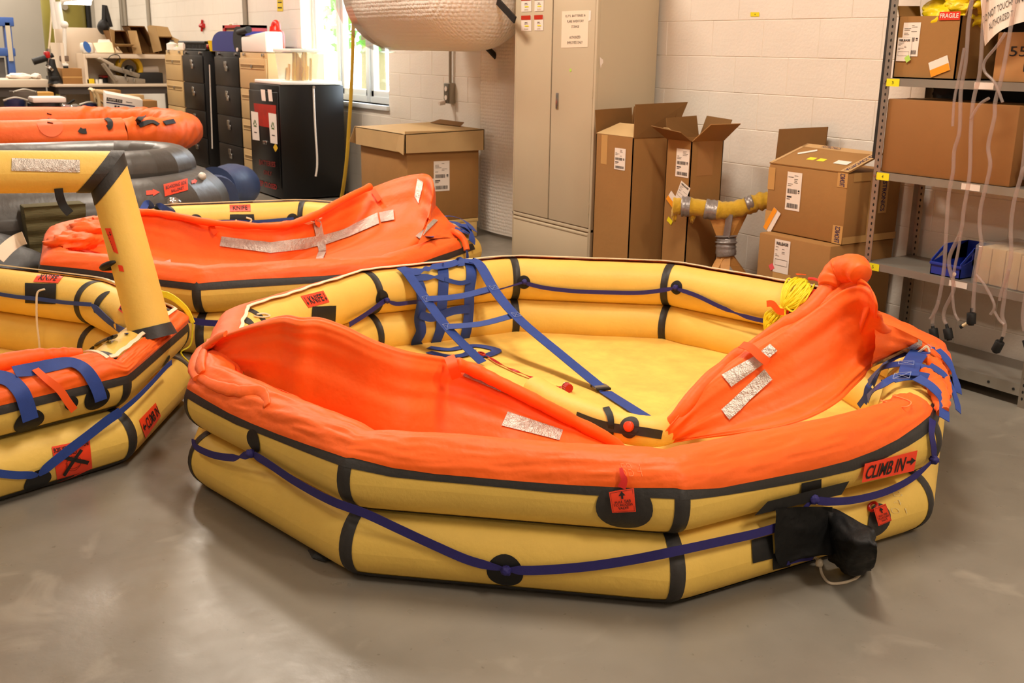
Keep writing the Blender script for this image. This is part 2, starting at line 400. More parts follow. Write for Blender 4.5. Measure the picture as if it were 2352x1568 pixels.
# ------------------------------------------------------------------ inflatable ring tubes
class Ring:
    """octagonal inflated tube with mitred corners, corner positions V, running anticlockwise"""
    def __init__(s, V, r, z, pinch=0.03):
        s.V = np.array(V, float); s.n = len(V); s.r = r; s.z = z; s.pinch = pinch
        d = np.roll(s.V, -1, 0) - s.V; s.L = np.linalg.norm(d, axis=1); d = d/s.L[:, None]
        nn = np.stack([d[:, 1], -d[:, 0]], 1); pv = np.roll(nn, 1, 0); s.en = nn; s.ed = d
        s.m = (nn+pv)/(1+(nn*pv).sum(1))[:, None]
    def pt(s, u, th, off=0.0):
        k = int(math.floor(u)); f = u-k; k %= s.n; j = (k+1) % s.n
        dist = min(f, 1-f)*s.L[k]
        R = s.r*(1 - s.pinch*math.exp(-(dist/.035)**2)) + off
        p = (s.V[k] + R*math.cos(th)*s.m[k])*(1-f) + (s.V[j] + R*math.cos(th)*s.m[j])*f
        return Vector((p[0], p[1], s.z + R*math.sin(th)))
    def ctr(s, u):
        k = int(math.floor(u)); f = u-k; k %= s.n; p = s.V[k]*(1-f)+s.V[(k+1) % s.n]*f; return Vector((p[0], p[1], s.z))
    def nrm(s, u, th):
        k = int(math.floor(u)) % s.n; e = s.en[k]; return Vector((e[0]*math.cos(th), e[1]*math.cos(th), math.sin(th)))
    FS = [0, .012, .03, .055, .09, .15, .25, .38, .5, .62, .75, .85, .91, .945, .97, .988]
    def us(s, u0=None, u1=None):
        if u0 is None: return [k+f for k in range(s.n) for f in s.FS]
        return [u0] + [k+f for k in range(int(u0)-1, int(u1)+2) for f in s.FS if u0 < k+f < u1] + [u1]
    def body(s, nt=40):
        return MB().grid([[s.pt(u, 2*PI*t/nt) for t in range(nt+1)] for u in s.us()], True)
    def patch(s, u0, u1, t0, t1, off, nt=10, wob=None, nu=None):
        us = s.us(u0, u1) if nu is None else [u0+(u1-u0)*i/nu for i in range(nu+1)]
        P = []
        for u in us:
            row = []
            for i in range(nt+1):
                v = i/nt; a = t0(u) if callable(t0) else t0; c = t1(u) if callable(t1) else t1
                th = math.radians(a+(c-a)*v); row.append(s.pt(u, th, off + (wob(u, v) if wob else 0)))
            P.append(row)
        return MB().grid(P)
def hull_tree(lo, up, grow=0.006):
    """outer and inner skin stretched over both tubes, for webbing that bridges the groove"""
    b = MB()
    for sgn in (0, 1):
        P = []
        for u in lo.us():
            row = []
            for a in range(-80, 1, 10): row.append(lo.pt(u, math.radians(a if sgn == 0 else 180-a), grow))
            for a in range(0, 91, 10): row.append(up.pt(u, math.radians(a if sgn == 0 else 180-a), grow))
            P.append(row)
        b.grid(P, True)
    return b.tree()
def lay(pts, trees, n=None, off=0.003):
    """sighted points -> smooth path with normals lying on trees"""
    q = [on(u, v, trees, off) for u, v in pts]; n = n or max(8, 6*len(pts))
    P = crom([a for a, _ in q], n); Nn = [x.normalized() for x in crom([c for _, c in q], n)]
    return P, Nn
def web(name, pts, trees, w, m, parent, off=0.003, n=None, twist=(), th=0.0018, label=None):
    P, Nn = lay(pts, trees, n, off); W = []
    for i in range(len(P)):
        k = w
        for t, wd in twist:
            d = abs(i/(len(P)-1)-t)
            if d < wd: k = min(k, w*(0.3+0.7*(d/wd)))
        W.append(k)
    return MB().ribbon(P, Nn, W, th).build(name, m, parent, smooth=50, label=label)
def seams(ring, parent, idx=None, hw=0.021, name='seam_tape', t0=-180, t1=180):
    for k in (idx if idx is not None else range(ring.n)):
        b = MB(); P = []
        for d in (-hw, -hw*.5, 0, hw*.5, hw):
            u = k + d/ring.L[(k-1) % ring.n if d < 0 else k]
            P.append([ring.pt(u, math.radians(t0+(t1-t0)*i/36), 0.0022) for i in range(37)])
        b.grid(P).build(name, TAPE, parent, smooth=60)
def fabric_noise(p, u, v, amp, su=2.0, sv=16.0, seed=0.0):
    a = noise.noise(Vector((u*su, v*sv, seed))); c = noise.noise(Vector((u*su*2.3+5, v*sv*2.1, seed+3)))
    return amp*(a + 0.5*c)
def loft(rows, nu, nv, amp=0.0, su=2.0, sv=14.0, seed=0.0, fade=0.12, axis_v=True):
    """rows: list of point lists (same sense); smooth surface nu along each row, nv across, with folds running along the rows"""
    R = [crom(r, nu+1) for r in rows]
    G = [[None]*(nv+1) for _ in range(nu+1)]
    for i in range(nu+1):
        col = crom([r[i] for r in R], nv+1)
        for j in range(nv+1): G[i][j] = col[j]
    if amp:
        H = [[None]*(nv+1) for _ in range(nu+1)]
        for i in range(nu+1):
            for j in range(nv+1):
                a = G[min(i+1, nu)][j]-G[max(i-1, 0)][j]; c = G[i][min(j+1, nv)]-G[i][max(j-1, 0)]; n = a.cross(c)
                n = n.normalized() if n.length > 1e-9 else Vector((0, 0, 1)); u, v = i/nu, j/nv
                k = min(1, v/fade)*min(1, (1-v)/fade+.25) if fade else 1
                q = (u, v) if axis_v else (v, u)
                H[i][j] = G[i][j] + n*fabric_noise(None, q[0], q[1], amp, su, sv, seed)*k
        G = H
    return MB().grid(G)
def px(*P): return [at(u, v, z=z) for u, v, z in P]

# ================================================================== MAIN RAFT
VM = [(-2.52,1.163),(-1.959,1.788),(-1.914,2.709),(-2.388,3.419),(-3.171,3.736),(-3.967,3.542),(-4.477,2.918),(-4.535,2.116),(-4.104,1.358),(-3.319,1.003)]
RT = 0.1055
M_LO = Ring(VM, RT, 0.101); M_UP = Ring(VM, RT, 0.305)
raft = thing('life_raft', 'largest open yellow life raft with bunched orange canopy and black ballast bag', 'life raft', (-3.1, 2.3, 0))
lo_b = M_LO.body(); up_b = M_UP.body()
lo_t, up_t = lo_b.tree(), up_b.tree()
LOW = lo_b.build('lower_tube', YEL, raft, smooth=60); UPP = up_b.build('upper_tube', YEL, raft, smooth=60)
BOTH = [lo_t, up_t]; HULL = hull_tree(M_LO, M_UP)
# inflated floor
b = MB(); inner = Ring(VM, RT, 0.06)
rows = []
for k in range(0, 11):
    t = k/10; row = []
    for i in range(64):
        u = i/64*10; p = inner.pt(u, PI, -0.03); c = Vector((-3.22, 2.38, 0.055)); q = c.lerp(Vector((p.x, p.y, 0.055)), t)
        q.z += 0.012*noise.noise(Vector((q.x*2.2, q.y*2.2, 1))) + 0.004*noise.noise(Vector((q.x*8, q.y*8, 4))) - .012*t
        row.append(q)
    rows.append(row)
b.grid([[rows[k][i % 64] for k in range(11)] for i in range(65)])
FLT = b.tree(); b.build('raft_floor', YFLOOR, raft, smooth=70)
seams(M_LO, raft); seams(M_UP, raft)
# rubber strips: under the canopy hem, in the groove, along the bottom edge
def wobs(seed, a): return lambda u: a*noise.noise(Vector((u*2.2, seed, 0)))
def curve(L):
    xs = [a for a, _ in L]; ys = [c for _, c in L]; return lambda u: float(np.interp(u, xs, ys))
TAPE_LO = curve([(8.4,15),(8.95,16),(9.16,12),(9.38,11),(9.59,16),(9.8,20),(10,25),(10.15,16),(10.3,14),(10.41,14),(10.67,11),(10.85,14),(10.98,16),(11.11,9),(11.27,3),(11.45,-2),(11.65,-4),(11.8,8),(11.9,20),(12,36),(12.1,34),(12.3,24),(12.6,18)])
TAPE_HI = curve([(8.4,33),(8.95,31),(9.16,26),(9.32,23),(9.47,24),(9.63,27),(9.8,32),(10.02,39),(10.15,28),(10.28,24),(10.41,24),(10.67,24),(10.85,26),(10.98,31),(11.12,20),(11.27,17),(11.45,14),(11.6,15),(11.71,20),(11.81,28),(11.92,42),(12,54),(12.1,52),(12.3,42),(12.6,36)])
M_UP.patch(8.45, 12.14, TAPE_LO, lambda u: TAPE_HI(u)+5, 0.0026, 6).build('hem_tape', TAPE, raft, smooth=60)
M_UP.patch(0.0, 0.99, -78, -54, 0.002, 5).build('groove_tape', BLK, raft, smooth=60)
M_LO.patch(0.02, 0.98, -70, -40, 0.0024, 5).build('bottom_tape', TAPE, raft, smooth=60)
M_LO.patch(1.02, 1.7, -75, -48, 0.0024, 5).build('bottom_tape', TAPE, raft, smooth=60)

# canopy hem wrapped over the near tubes
def wr(u, v):
    e = min(1, v*6+.1)
    return 0.010*math.sin(PI*min(1, v*1.15)) + (0.009*noise.noise(Vector((u*2.6-v*2.2, v*3.2, 2))) + 0.006*abs(noise.noise(Vector((u*3.5-v*5, v*7+u*2, 5)))) + 0.0025*noise.noise(Vector((u*14-v*8, v*14, 9))))*e
hem = M_UP.patch(8.50, 12.08, lambda u: TAPE_HI(u)+wobs(3, 2)(u), lambda u: 138 if u > 8.95 else 138-70*min(1, (8.95-u)/.4), 0.004, 40, wr, nu=320)
hem_t = hem.tree(); hem.build('canopy_hem', ORG, raft, smooth=80)

# canopy, the raised bunch at the left end of the raft
RIDGE = px((470,812,.40),(486,790,.44),(530,764,.50),(600,742,.555),(652,731,.58),(690,737,.585),(735,737,.585),(795,757,.565),(860,787,.535),(940,812,.50),(1040,829,.45),(1120,862,.40),(1200,905,.345),(1300,957,.26),(1385,1001,.19),(1440,1040,.12))
NR = len(RIDGE)
def rowmix(k, back=0.0, down=0.0, seed=0):
    out = []
    for i in range(NR):
        t = i/(NR-1); u = 8.62 + 2.25*t
        B = M_UP.pt(u, math.radians(118), 0.006); A = RIDGE[i]
        out.append((A, B, u, t))
    return out
rm = rowmix(0)
def crow(v, sag):
    out = []
    for A, B, u, t in rm:
        p = A.lerp(B, v); s = math.sin(PI*t)**0.7
        p.z -= sag*s*(0.6+0.4*math.sin(PI*v)); out.append(p)
    return out
away = Vector((AX[2][0], AX[2][1], 0)).normalized()
back = [A + away*0.10*min(1, 5*t+.1) + Vector((0, 0, -0.10*math.sin(PI*min(1, max(0, t)))-.03)) for A, B, u, t in rm]
back0 = [A + away*0.04*min(1, 5*t+.1) + Vector((0, 0, -0.012)) for A, B, u, t in rm]
LC = loft([back, back0, crow(0, 0), crow(.07, .06), crow(.16, .17), crow(.32, .26), crow(.55, .25), crow(.8, .14), crow(1.0, 0)], 200, 110, amp=0.016, su=1.2, sv=11, seed=1.3, fade=.1)
lc_t = LC.tree(); LC.build('canopy_panel', ORG, raft, smooth=80)
# the gathered corner where the canopy is cinched to the tube, and the fold running from it along the hem
def soft(pts, trees, r, off, seed, n=40, flat=.45, name='canopy_fold'):
    P, Nn = lay(pts, trees, n, off); MB().tube(P, [r*(.35+.65*math.sin(PI*(i+2)/(n+3))**.6)*(1+.25*noise.noise(Vector((i*.3, seed, 0)))) for i in range(n)], 14, flat=flat).build(name, ORG, raft, smooth=80)
soft([(492,786),(470,800),(456,822),(451,846),(456,868)], [hem_t, up_t, lc_t], .030, .002, 1, 30, .5, 'canopy_corner')
soft([(520,768),(492,784),(470,808),(462,838),(466,858)], [hem_t, up_t, lc_t], .024, .004, 2, 34, .45, 'canopy_corner')
soft([(458,866),(486,882),(525,894),(560,899),(592,898),(608,910),(614,932)], [hem_t, up_t, lc_t], .022, .001, 3, 44, .32)
# rolled edge of that opening with its tie
P = crom(px((1046,836,.455),(1090,850,.43),(1150,880,.39),(1230,920,.335),(1310,962,.265),(1385,1002,.20),(1430,1035,.13)), 40)
MB().tube(P, [0.022+0.006*noise.noise(Vector((i*.35, 1, 0))) for i in range(40)], 14).build('rolled_edge', ORG, raft, smooth=80)
P = crom(px((1032,818,.475),(1038,834,.478),(1044,852,.455),(1050,868,.43)), 12)
MB().ribbon(P, [ (CAM-p).normalized() for p in P], .034, .003).build('tie_strap', ORG2, raft, smooth=50)
def pq(l, t): return surf_map(l, t)
LCT = [lc_t, hem_t]
sheet('reflective_tape', pq([(1152,978),(1284,1012),(1292,988),(1166,946)], LCT), SILV, raft, .004, 10, 3)
sheet('reflective_tape', pq([(1062,864),(1128,900),(1201,921),(1196,908)][0:1]+[(1200,922),(1196,908),(1068,855)], LCT), SILV, raft, .006, 10, 2)

# canopy, the raised bunch at the right end
RR = px((1496,1022,.10),(1532,985,.19),(1590,912,.28),(1640,862,.35),(1720,800,.445),(1800,747,.53),(1880,692,.61),(1930,657,.665),(1972,645,.70),(2000,662,.695),(2011,700,.65),(2008,738,.57))
FE = [at(1500,1022,z=.10)] + px((1560,1012,.14),(1640,1004,.19),(1720,994,.23),(1800,980,.26),(1870,956,.29),(1925,924,.32),(1958,892,.345),(1985,865,.365),(2000,845,.38),(2060,812,.42),(2112,790,.43))
def mix2(A, B, t, bulge=0.0, sag=0.0): return [a.lerp(c, t) + (CAM-a.lerp(c, t)).normalized()*bulge*math.sin(PI*i/(len(A)-1)) - Vector((0, 0, sag*math.sin(PI*i/(len(A)-1)))) for i, (a, c) in enumerate(zip(A, B))]
rb = [p + away*0.12*min(1, i/3) - Vector((0, 0, .12*min(1, i/3))) for i, p in enumerate(RR)]
rb0 = [p + away*0.05*min(1, i/3) - Vector((0, 0, .015)) for i, p in enumerate(RR)]
RCb = loft([rb, rb0, RR, mix2(RR, FE, .10, .02), mix2(RR, FE, .35, .0, .03), mix2(RR, FE, .65, -.02, .04), mix2(RR, FE, .9, 0, .01), FE], 180, 110, amp=0.011, su=1.1, sv=11, seed=7.7, fade=.1)
rc_t = RCb.tree(); RCb.build('canopy_panel', ORG, raft, smooth=80)
# its skirt over the far right corner of the tube
M_UP.patch(12.78, 13.95, lambda u: 16, lambda u: 150, 0.006, 30, lambda u, v: .012*math.sin(PI*v)+.006*noise.noise(Vector((u*8, v*9, 12))), nu=60).build('canopy_hem', ORG, raft, smooth=80)
M_UP.patch(12.72, 13.95, 2, 18, 0.0026, 5).build('hem_tape', TAPE, raft, smooth=60)
sk = loft([px((2008,735,.57),(2040,745,.55),(2085,765,.52),(2130,790,.47),(2160,815,.43)), px((2010,790,.50),(2050,795,.48),(2095,800,.46),(2135,812,.44),(2165,830,.41)), px((2000,843,.40),(2040,822,.42),(2085,806,.43),(2125,800,.43),(2160,840,.40))], 40, 20, amp=.006, su=3, sv=6, seed=3, fade=0)
sk_t = sk.tree(); sk.build('canopy_gusset', ORG, raft, smooth=80)
# long roll along the left edge of the right bunch, and the sack rolled up at its top
P = crom(px((1510,1012,.13),(1560,960,.22),(1620,890,.31),(1680,838,.38),(1740,800,.44),(1800,758,.51),(1850,727,.56),(1890,690,.61),(1915,655,.66),(1928,640,.68)), 60)
MB().tube([p + (CAM-p).normalized()*.012 + Vector((-.02, .012, .0)) for p in P], [0.026+0.008*noise.noise(Vector((i*.25, 4, 0)))+.010*i/59 for i in range(60)], 16).build('rolled_edge', ORG, raft, smooth=80)
P = crom(px((1905,662,.65),(1915,640,.68),(1938,622,.71),(1965,618,.73),(1978,632,.72)), 26)
b = MB().tube(P, [0.030+.026*math.sin(PI*(i+3)/30)+.006*noise.noise(Vector((i*.4, 2, 0))) for i in range(26)], 18); b.build('rolled_canopy_sack', ORG, raft, smooth=80)
P = crom(px((1858,640,.60),(1872,641,.61),(1886,648,.62),(1895,660,.62)), 10); MB().tube(P, .006, 8).build('pull_toggle', DRED, raft)
# reflective tape, tie
RT_ = [rc_t, sk_t]
sheet('reflective_tape', pq([(1658,862),(1680,888),(1753,836),(1736,818)], RT_), SILV, raft, .006, 10, 4)
sheet('reflective_tape', pq([(1744,812),(1762,826),(1786,806),(1770,791)], RT_), SILV, raft, .006, 4, 4)
sheet('reflective_tape', pq([(1658,942),(1676,965),(1774,872),(1756,848)], RT_), SILV, raft, .006, 12, 4)
sheet('reflective_tape', pq([(1994,850),(2000,836),(2060,795),(2116,779)][0:1]+[(2115,793),(2116,779),(2002,834)], RT_), SILV, raft, .006, 12, 2)
P, Nn = lay([(1706,796),(1730,808),(1752,826),(1764,832)], RT_, 14, .03); MB().ribbon(P, Nn, .03, .003).build('tie_strap', ORG2, raft, smooth=50)

# narrow hem and white zip round the far side
def zipw(u): return 6*noise.noise(Vector((u*9, 3, 0)))
ZT = curve([(13.9,82),(16,83),(16.8,92),(17.6,100),(18.6,106)])
M_UP.patch(13.9, 18.62, 22, lambda u: ZT(u)+zipw(u), 0.004, 10, lambda u, v: .006*v+.004*noise.noise(Vector((u*9, v*4, 7))), nu=220).build('canopy_hem', ORG, raft, smooth=80)
M_UP.patch(13.9, 18.62, 0, 24, 0.0024, 5).build('hem_tape', TAPE, raft, smooth=60)
P = []; Nn = []
for i in range(241):
    u = 13.9 + (18.5-13.9)*i/240; th = math.radians(ZT(u)+2+zipw(u)); P.append(M_UP.pt(u, th, .016)); Nn.append(M_UP.nrm(u, th))
MB().ribbon(P, Nn, .013, .004).build('zip_tape', FLAPW, raft, smooth=60)

# grab-line patches and grab lines
def patch(u, v, r, trees=BOTH, m=BLK, name='anchor_patch', ry=None, rot=0.0, off=.003, par=None, label=None):
    p, n = on(u, v, trees); t = min(trees, key=lambda k: (k.find_nearest(p)[0]-p).length) if isinstance(trees, list) else trees
    return disc(name, p, n, r, t, m, par or raft, off, ry, rot, label=label)
for u, v, r in ((875,683,.036),(1203,648,.034),(1554,660,.034),(583,1013,.036)): patch(u, v, r)
patch(1160,1313,.050); 
web('grab_line', [(447,1008),(452,1025),(490,1043),(535,1050),(562,1046),(579,1040)], HULL, .024, NAVY, raft, .004, 40, ((.72, .1), (1, .1)))
web('grab_line', [(579,1040),(620,1065),(680,1105),(760,1148),(840,1178),(920,1215),(1000,1252),(1080,1286),(1160,1306)], HULL, .027, NAVY, raft, .003, 70, ((0, .05), (1, .08)))
web('grab_line', [(1166,1306),(1230,1308),(1340,1300),(1450,1284),(1560,1262),(1660,1240),(1740,1222),(1790,1205),(1830,1178),(1866,1145)], HULL, .027, NAVY, raft, .004, 70, ((0, .06), (.9, .15), (1, .1)))
web('grab_line', [(1866,1145),(1900,1150),(1960,1146),(2030,1128),(2090,1098),(2138,1058)], HULL, .024, NAVY, raft, .005, 40, ((0, .1), (1, .15)))
web('grab_line', [(2143,1052),(2140,1022),(2136,995),(2139,965)], HULL, .024, NAVY, raft, .006, 24, ((0, .15),))
web('grab_line', [(800,745),(840,720),(880,692),(888,690)], HULL, .024, NAVY, raft, .006, 26, ((1, .15),))
web('grab_line', [(888,689),(910,697),(950,693),(1010,688),(1070,679),(1130,668),(1205,647)], HULL, .020, NAVY, raft, .006, 40, ((0, .12), (.9, .2)))
web('grab_line', [(1205,649),(1250,660),(1320,668),(1400,671),(1480,671),(1552,661)], HULL, .021, NAVY, raft, .005, 40, ((0, .06), (1, .06)))
web('grab_line', [(1552,662),(1600,678),(1660,706),(1720,728),(1770,738),(1830,741),(1880,735)], HULL, .021, NAVY, raft, .005, 40, ((0, .08), (.42, .06)))
for u, v in ((579,1040),(1163,1307),(1866,1145),(2142,1054),(888,689),(1205,647),(1553,660)):
    p, n = on(u, v, [HULL], .006); MB().blob(p, (.014, .014, .014), .3, 2.5, u).build('knot', NAVY, raft, smooth=80)

# valve patches with PULL TAB tags
patch(1434,1166,.074, m=TAPE, name='valve_patch', ry=.066, off=.0045)
patch(2018,1196,.048, m=TAPE, name='valve_patch', ry=.050, off=.004)
def tag(q, body):
    mp = surf_map(q, [HULL] + BOTH); t = sheet('valve_tag', mp, LBL, raft, .010, 4, 6, label='orange tag that reads PULL TAB TO ACCESS VALVE')
    lettering('PULL TAB\nTO ACCESS\nVALVE', sub(mp, .10, .90, .16, .55), INK, t, .0125, bold=.02)
    sheet('arrow', mp, INK, t, .0125, poly=[(.46, .60), (.54, .60), (.54, .76), (.64, .76), (.50, .93), (.36, .76), (.46, .76)])
    bars(mp, [(.05, .95, .045, .06), (.05, .95, .94, .955), (.05, .062, .05, .95), (.938, .95, .05, .95)], INK, t, .012, 'stitched_border')
tag([(1407,1174),(1461,1171),(1456,1121),(1399,1129)], '')
tag([(2012,1205),(2042,1192),(2028,1153),(2000,1164)], '')
P, Nn = lay([(1426,1080),(1430,1092),(1434,1103),(1428,1118)], [hem_t, up_t], 14, .012); MB().ribbon(P, Nn, [.008+.014*i/13 for i in range(14)], .003).build('pull_tab', DRED, raft, smooth=40)
c, n = on(1997, 1165, BOTH, .014); 
MB().tube([c + Vector((math.cos(t)*.012, math.sin(t)*.010, math.sin(t)*.010)) for t in np.linspace(0, 2*PI, 20, endpoint=False)], .0045, 8, True).build('pull_tab', RED, raft)

# CLIMB IN label
mp = surf_map([(1977,1107),(2097,1080),(2105,1033),(1984,1064)], BOTH + [HULL])
t = sheet('boarding_label', mp, LBL, raft, .004, 12, 6, label='orange label that reads CLIMB IN with an arrow')
lettering('CLIMB IN', sub(mp, .05, .80, .14, .84), INK, t, .006, bold=.015, shear=.25)
sheet('arrow', mp, INK, t, .006, poly=[(.82, .47), (.90, .47), (.90, .34), (.985, .53), (.90, .72), (.90, .59), (.82, .59)])
# KNIFE label and pocket
mp = surf_map([(708,707),(756,694),(742,668),(690,681)], BOTH)
t = sheet('knife_label', mp, LBL, raft, .003, 6, 4, label='orange label that reads KNIFE')
lettering('KNIFE', sub(mp, .2, .82, .2, .8), INK, t, .005, bold=.02)
for a in (0, .84):
    sheet('arrow', sub(mp, .03+a, .13+a, .15, .85), INK, t, .005, poly=[(.4, 1), (.4, .35), (0, .35), (.5, 0), (1, .35), (.6, .35), (.6, 1)])
mp = surf_map([(712,748),(768,742),(770,702),(716,705)], BOTH); sheet('knife_pocket', mp, BLK, raft, .006, 8, 6)
p, n = on(566, 736, BOTH); disc('mooring_patch', p, n, .05, up_t, BLK, raft, .003, .03, .5)
P, Nn = lay([(582,728),(600,730),(618,727),(606,722),(588,724)], BOTH, 20, .006); MB().tube(P, .0035, 6).build('white_loop', WHITE, raft)
# chalk marks
CHK = mat('chalk', (226, 206, 150), .9)
lettering('5B\n 4\n 01', surf_map([(2040,1178),(2086,1178),(2068,1128),(2022,1128)], BOTH), CHK, raft, .003, bold=-.03, name='chalk_mark')
lettering('5B 4', surf_map([(1432,1094),(1478,1094),(1470,1064),(1424,1064)], [hem_t]), mat('chalk_on_orange', (255, 150, 95), .9), raft, .002, bold=-.03, name='chalk_mark')

# black rubber fittings by the ballast bag
sheet('fitting_patch', surf_map([(1730,1182),(1930,1134),(1948,1103),(1760,1150)], [HULL]+BOTH), BLK, raft, .005, 14, 4)
sheet('fitting_patch', surf_map([(1838,1152),(1884,1142),(1884,1098),(1838,1108)], BOTH), BLK, raft, .005, 6, 6)
sheet('fitting_patch', surf_map([(1727,1292),(1775,1280),(1772,1228),(1724,1240)], BOTH), BLK, raft, .004, 6, 6)
sheet('fitting_patch', surf_map([(1774,1306),(1812,1298),(1830,1268),(1772,1270)], BOTH), BLK, raft, .004, 6, 4)
# ballast bag: a collapsed open pouch hanging from the upper tube
BAG = mat('black_bag_fabric', (11, 11, 11), .6, spec=.3, bump=(30, .004), var=(12, .2))
def pz(*L): return [on(u, v, [HULL], o)[0] for u, v, o in L]
r0 = pz((1775,1165,.01),(1830,1160,.012),(1880,1160,.012),(1905,1160,.012))
r1 = pz((1772,1220,.014),(1830,1215,.02),(1885,1215,.03),(1905,1205,.02))
r2 = pz((1774,1270,.012),(1830,1258,.02),(1885,1250,.05),(1902,1240,.02))
r3 = pz((1786,1296,.012),(1822,1278,.016),(1858,1266,.02),(1890,1258,.02))
loft([r0, r1, r2, r3], 30, 24, amp=.006, su=3, sv=4, seed=2, fade=0).build('ballast_bag', BAG, raft, smooth=80)
g = lambda u, v, x: at(u, v, x=x)
q0 = [on(1892,1160,[HULL],.012)[0], on(1915,1165,[HULL],.012)[0], g(1960,1190,-1.73), g(2000,1212,-1.66), g(2012,1235,-1.63)]
q1 = [on(1892,1220,[HULL],.01)[0], g(1925,1230,-1.73), g(1962,1245,-1.66), g(1995,1255,-1.62), g(2015,1262,-1.60)]
q2 = [on(1896,1272,[HULL],.01)[0], g(1925,1285,-1.74), g(1955,1295,-1.69), g(1990,1300,-1.67), g(2010,1296,-1.66)]
q3 = [on(1905,1285,[HULL],.004)[0], g(1925,1302,-1.77), g(1950,1318,-1.75), g(1975,1322,-1.74), g(2000,1308,-1.72)]
q4 = [on(1905,1285,[HULL],.004)[0], g(1920,1290,-1.80), g(1950,1300,-1.82), g(1980,1300,-1.82), g(2000,1290,-1.80)]
loft([q0, q1, q2, q3, q4], 40, 40, amp=.010, su=3, sv=7, seed=5, fade=0).build('ballast_bag', BAG, raft, smooth=80)
P = crom([on(1852,1265,[HULL],.008)[0], g(1868,1276,-1.84), g(1882,1292,-1.83), at(1888,1318,z=.006), at(1905,1338,z=.004), at(1935,1338,z=.004), at(1965,1328,z=.004), g(1980,1312,-1.72), g(1984,1302,-1.70)], 50)
MB().tube(P, .0042, 8).build('drawcord', WHITE, raft)
MB().blob(on(1872,1280,[HULL],.02)[0], (.011, .011, .013), .35, 3, 4).build('drawcord_knot', WHITE, raft, smooth=80)
web('webbing_end', [(1800,1286),(1830,1278),(1860,1274)], HULL, .014, NAVY, raft, .014, 14)
# a rubber flap lying out under the near edge
b = MB(); P = px((706,1262,.012),(716,1280,.006),(745,1290,.004),(765,1285,.01),(760,1268,.03),(735,1256,.03)); b.add(P, [(0, 1, 2, 3, 4, 5)]); b.build('rubber_flap', BLK, raft, smooth=0)

# boarding ladder and straps hung over the far tube
def webz(name, pts, w, m=BLUE, n=None, par=None, nrm=None, th=.0022):
    """free-hanging webbing through room points"""
    n = n or 6*len(pts); P = crom(pts, n); return MB().ribbon(P, [nrm or (CAM-p).normalized() for p in P], w, th).build(name, m, par or raft, smooth=50)
IN = [HULL]
W3 = .054
web('ladder_strap', [(942,632),(962,655),(968,690),(962,730),(966,760),(955,785),(965,800)], IN, W3, BLUE, raft, .006, 44)
web('ladder_strap', [(1016,612),(1018,640),(1016,680),(1012,720),(1012,750),(1002,780),(996,795)], IN, W3, BLUE, raft, .006, 44)
web('ladder_strap', [(1078,600),(1082,630),(1077,670),(1076,710),(1072,750),(1066,775),(1062,798)], IN, W3, BLUE, raft, .006, 44)
web('ladder_rung', [(950,640),(980,638),(1000,638),(1018,640)], IN, .036, BLUE, raft, .010, 20, ((.6, .3),))
web('ladder_rung', [(1020,642),(1042,648),(1060,650),(1078,644)], IN, .022, BLUE, raft, .010, 20)
web('ladder_rung', [(962,720),(985,728),(1005,724),(1040,712),(1075,708)], IN, .042, BLUE, raft, .012, 26)
web('ladder_rung', [(925,622),(950,628),(975,622),(1000,617),(1030,612),(1060,604),(1090,606)], IN, .046, BLUE, raft, .012, 40, ((.3, .08), (.42, .06)))
P = [on(1015,617,IN,.012)[0], on(1030,602,IN,.03)[0]+Vector((0,0,.01)), on(1045,600,IN,.03)[0]+Vector((0,0,.02)), on(1056,606,IN,.02)[0], on(1058,614,IN,.01)[0]]
webz('ladder_loop', P, .036, n=24)
# the two long straps run from the far tube down to the raft floor
sA = [on(920,620,IN,.014)[0], on(935,635,IN,.02)[0]] ; eA = on(1108,842,[FLT],.02)[0]
sB = [on(1082,603,IN,.014)[0], on(1100,615,IN,.02)[0]]; eB = on(1512,978,[FLT],.02)[0]
def span(s, e, mid, n=50):
    P = []
    for i in range(n):
        t = i/(n-1); p = s.lerp(e, t); P.append(p)
    return P
def strapline(s, e, pts):
    """points on the straight hang between s and e as sighted"""
    nrm = (e-s).cross(Vector((0, 0, 1))); pl = (nrm.cross(e-s)).normalized(); out = [s]
    for u, v in pts:
        d = ray(u, v); t = pl.dot(s-CAM)/pl.dot(d); out.append(CAM+d*t)
    return out + [e], pl
LA, nA = strapline(sA[1], eA, [(975,682),(1030,755)]); LB, nB = strapline(sB[1], on(1388,902,[FLT],.012)[0], [(1140,672),(1195,735),(1290,815)])
nA = nA if nA.z > 0 else -nA; nB = nB if nB.z > 0 else -nB
webz('long_strap', [sA[0]]+LA, .056, n=50, nrm=nA)
webz('long_strap', [sB[0]]+LB, .056, n=60, nrm=nB)
P, Nn = lay([(1390,903),(1440,935),(1480,960),(1514,980)], [FLT], 24, .008); MB().ribbon(P, Nn, .056, .002).build('long_strap', BLUE, raft, smooth=50)
def along(L, t): k = t*(len(L)-1); i = min(int(k), len(L)-2); return L[i].lerp(L[i+1], k-i)
def near_px(L, u, v):
    best = None
    for i in range(400):
        p = along(L, i/399); d = AX @ np.array(p-CAM); x, y = 1176+F_PX*d[0]/d[2], 784+F_PX*d[1]/d[2]
        e = (x-u)**2+(y-v)**2
        if best is None or e < best[0]: best = (e, p)
    return best[1]
for a, c in (((978,688),(1125,667)), ((1026,752),(1180,728))):
    p, q = near_px(LA, *a), near_px(LB, *c); webz('strap_rung', [p+nA*.003, p.lerp(q, .5)+Vector((0, 0, -.012)), q+nB*.003], .036, n=20, nrm=nA)
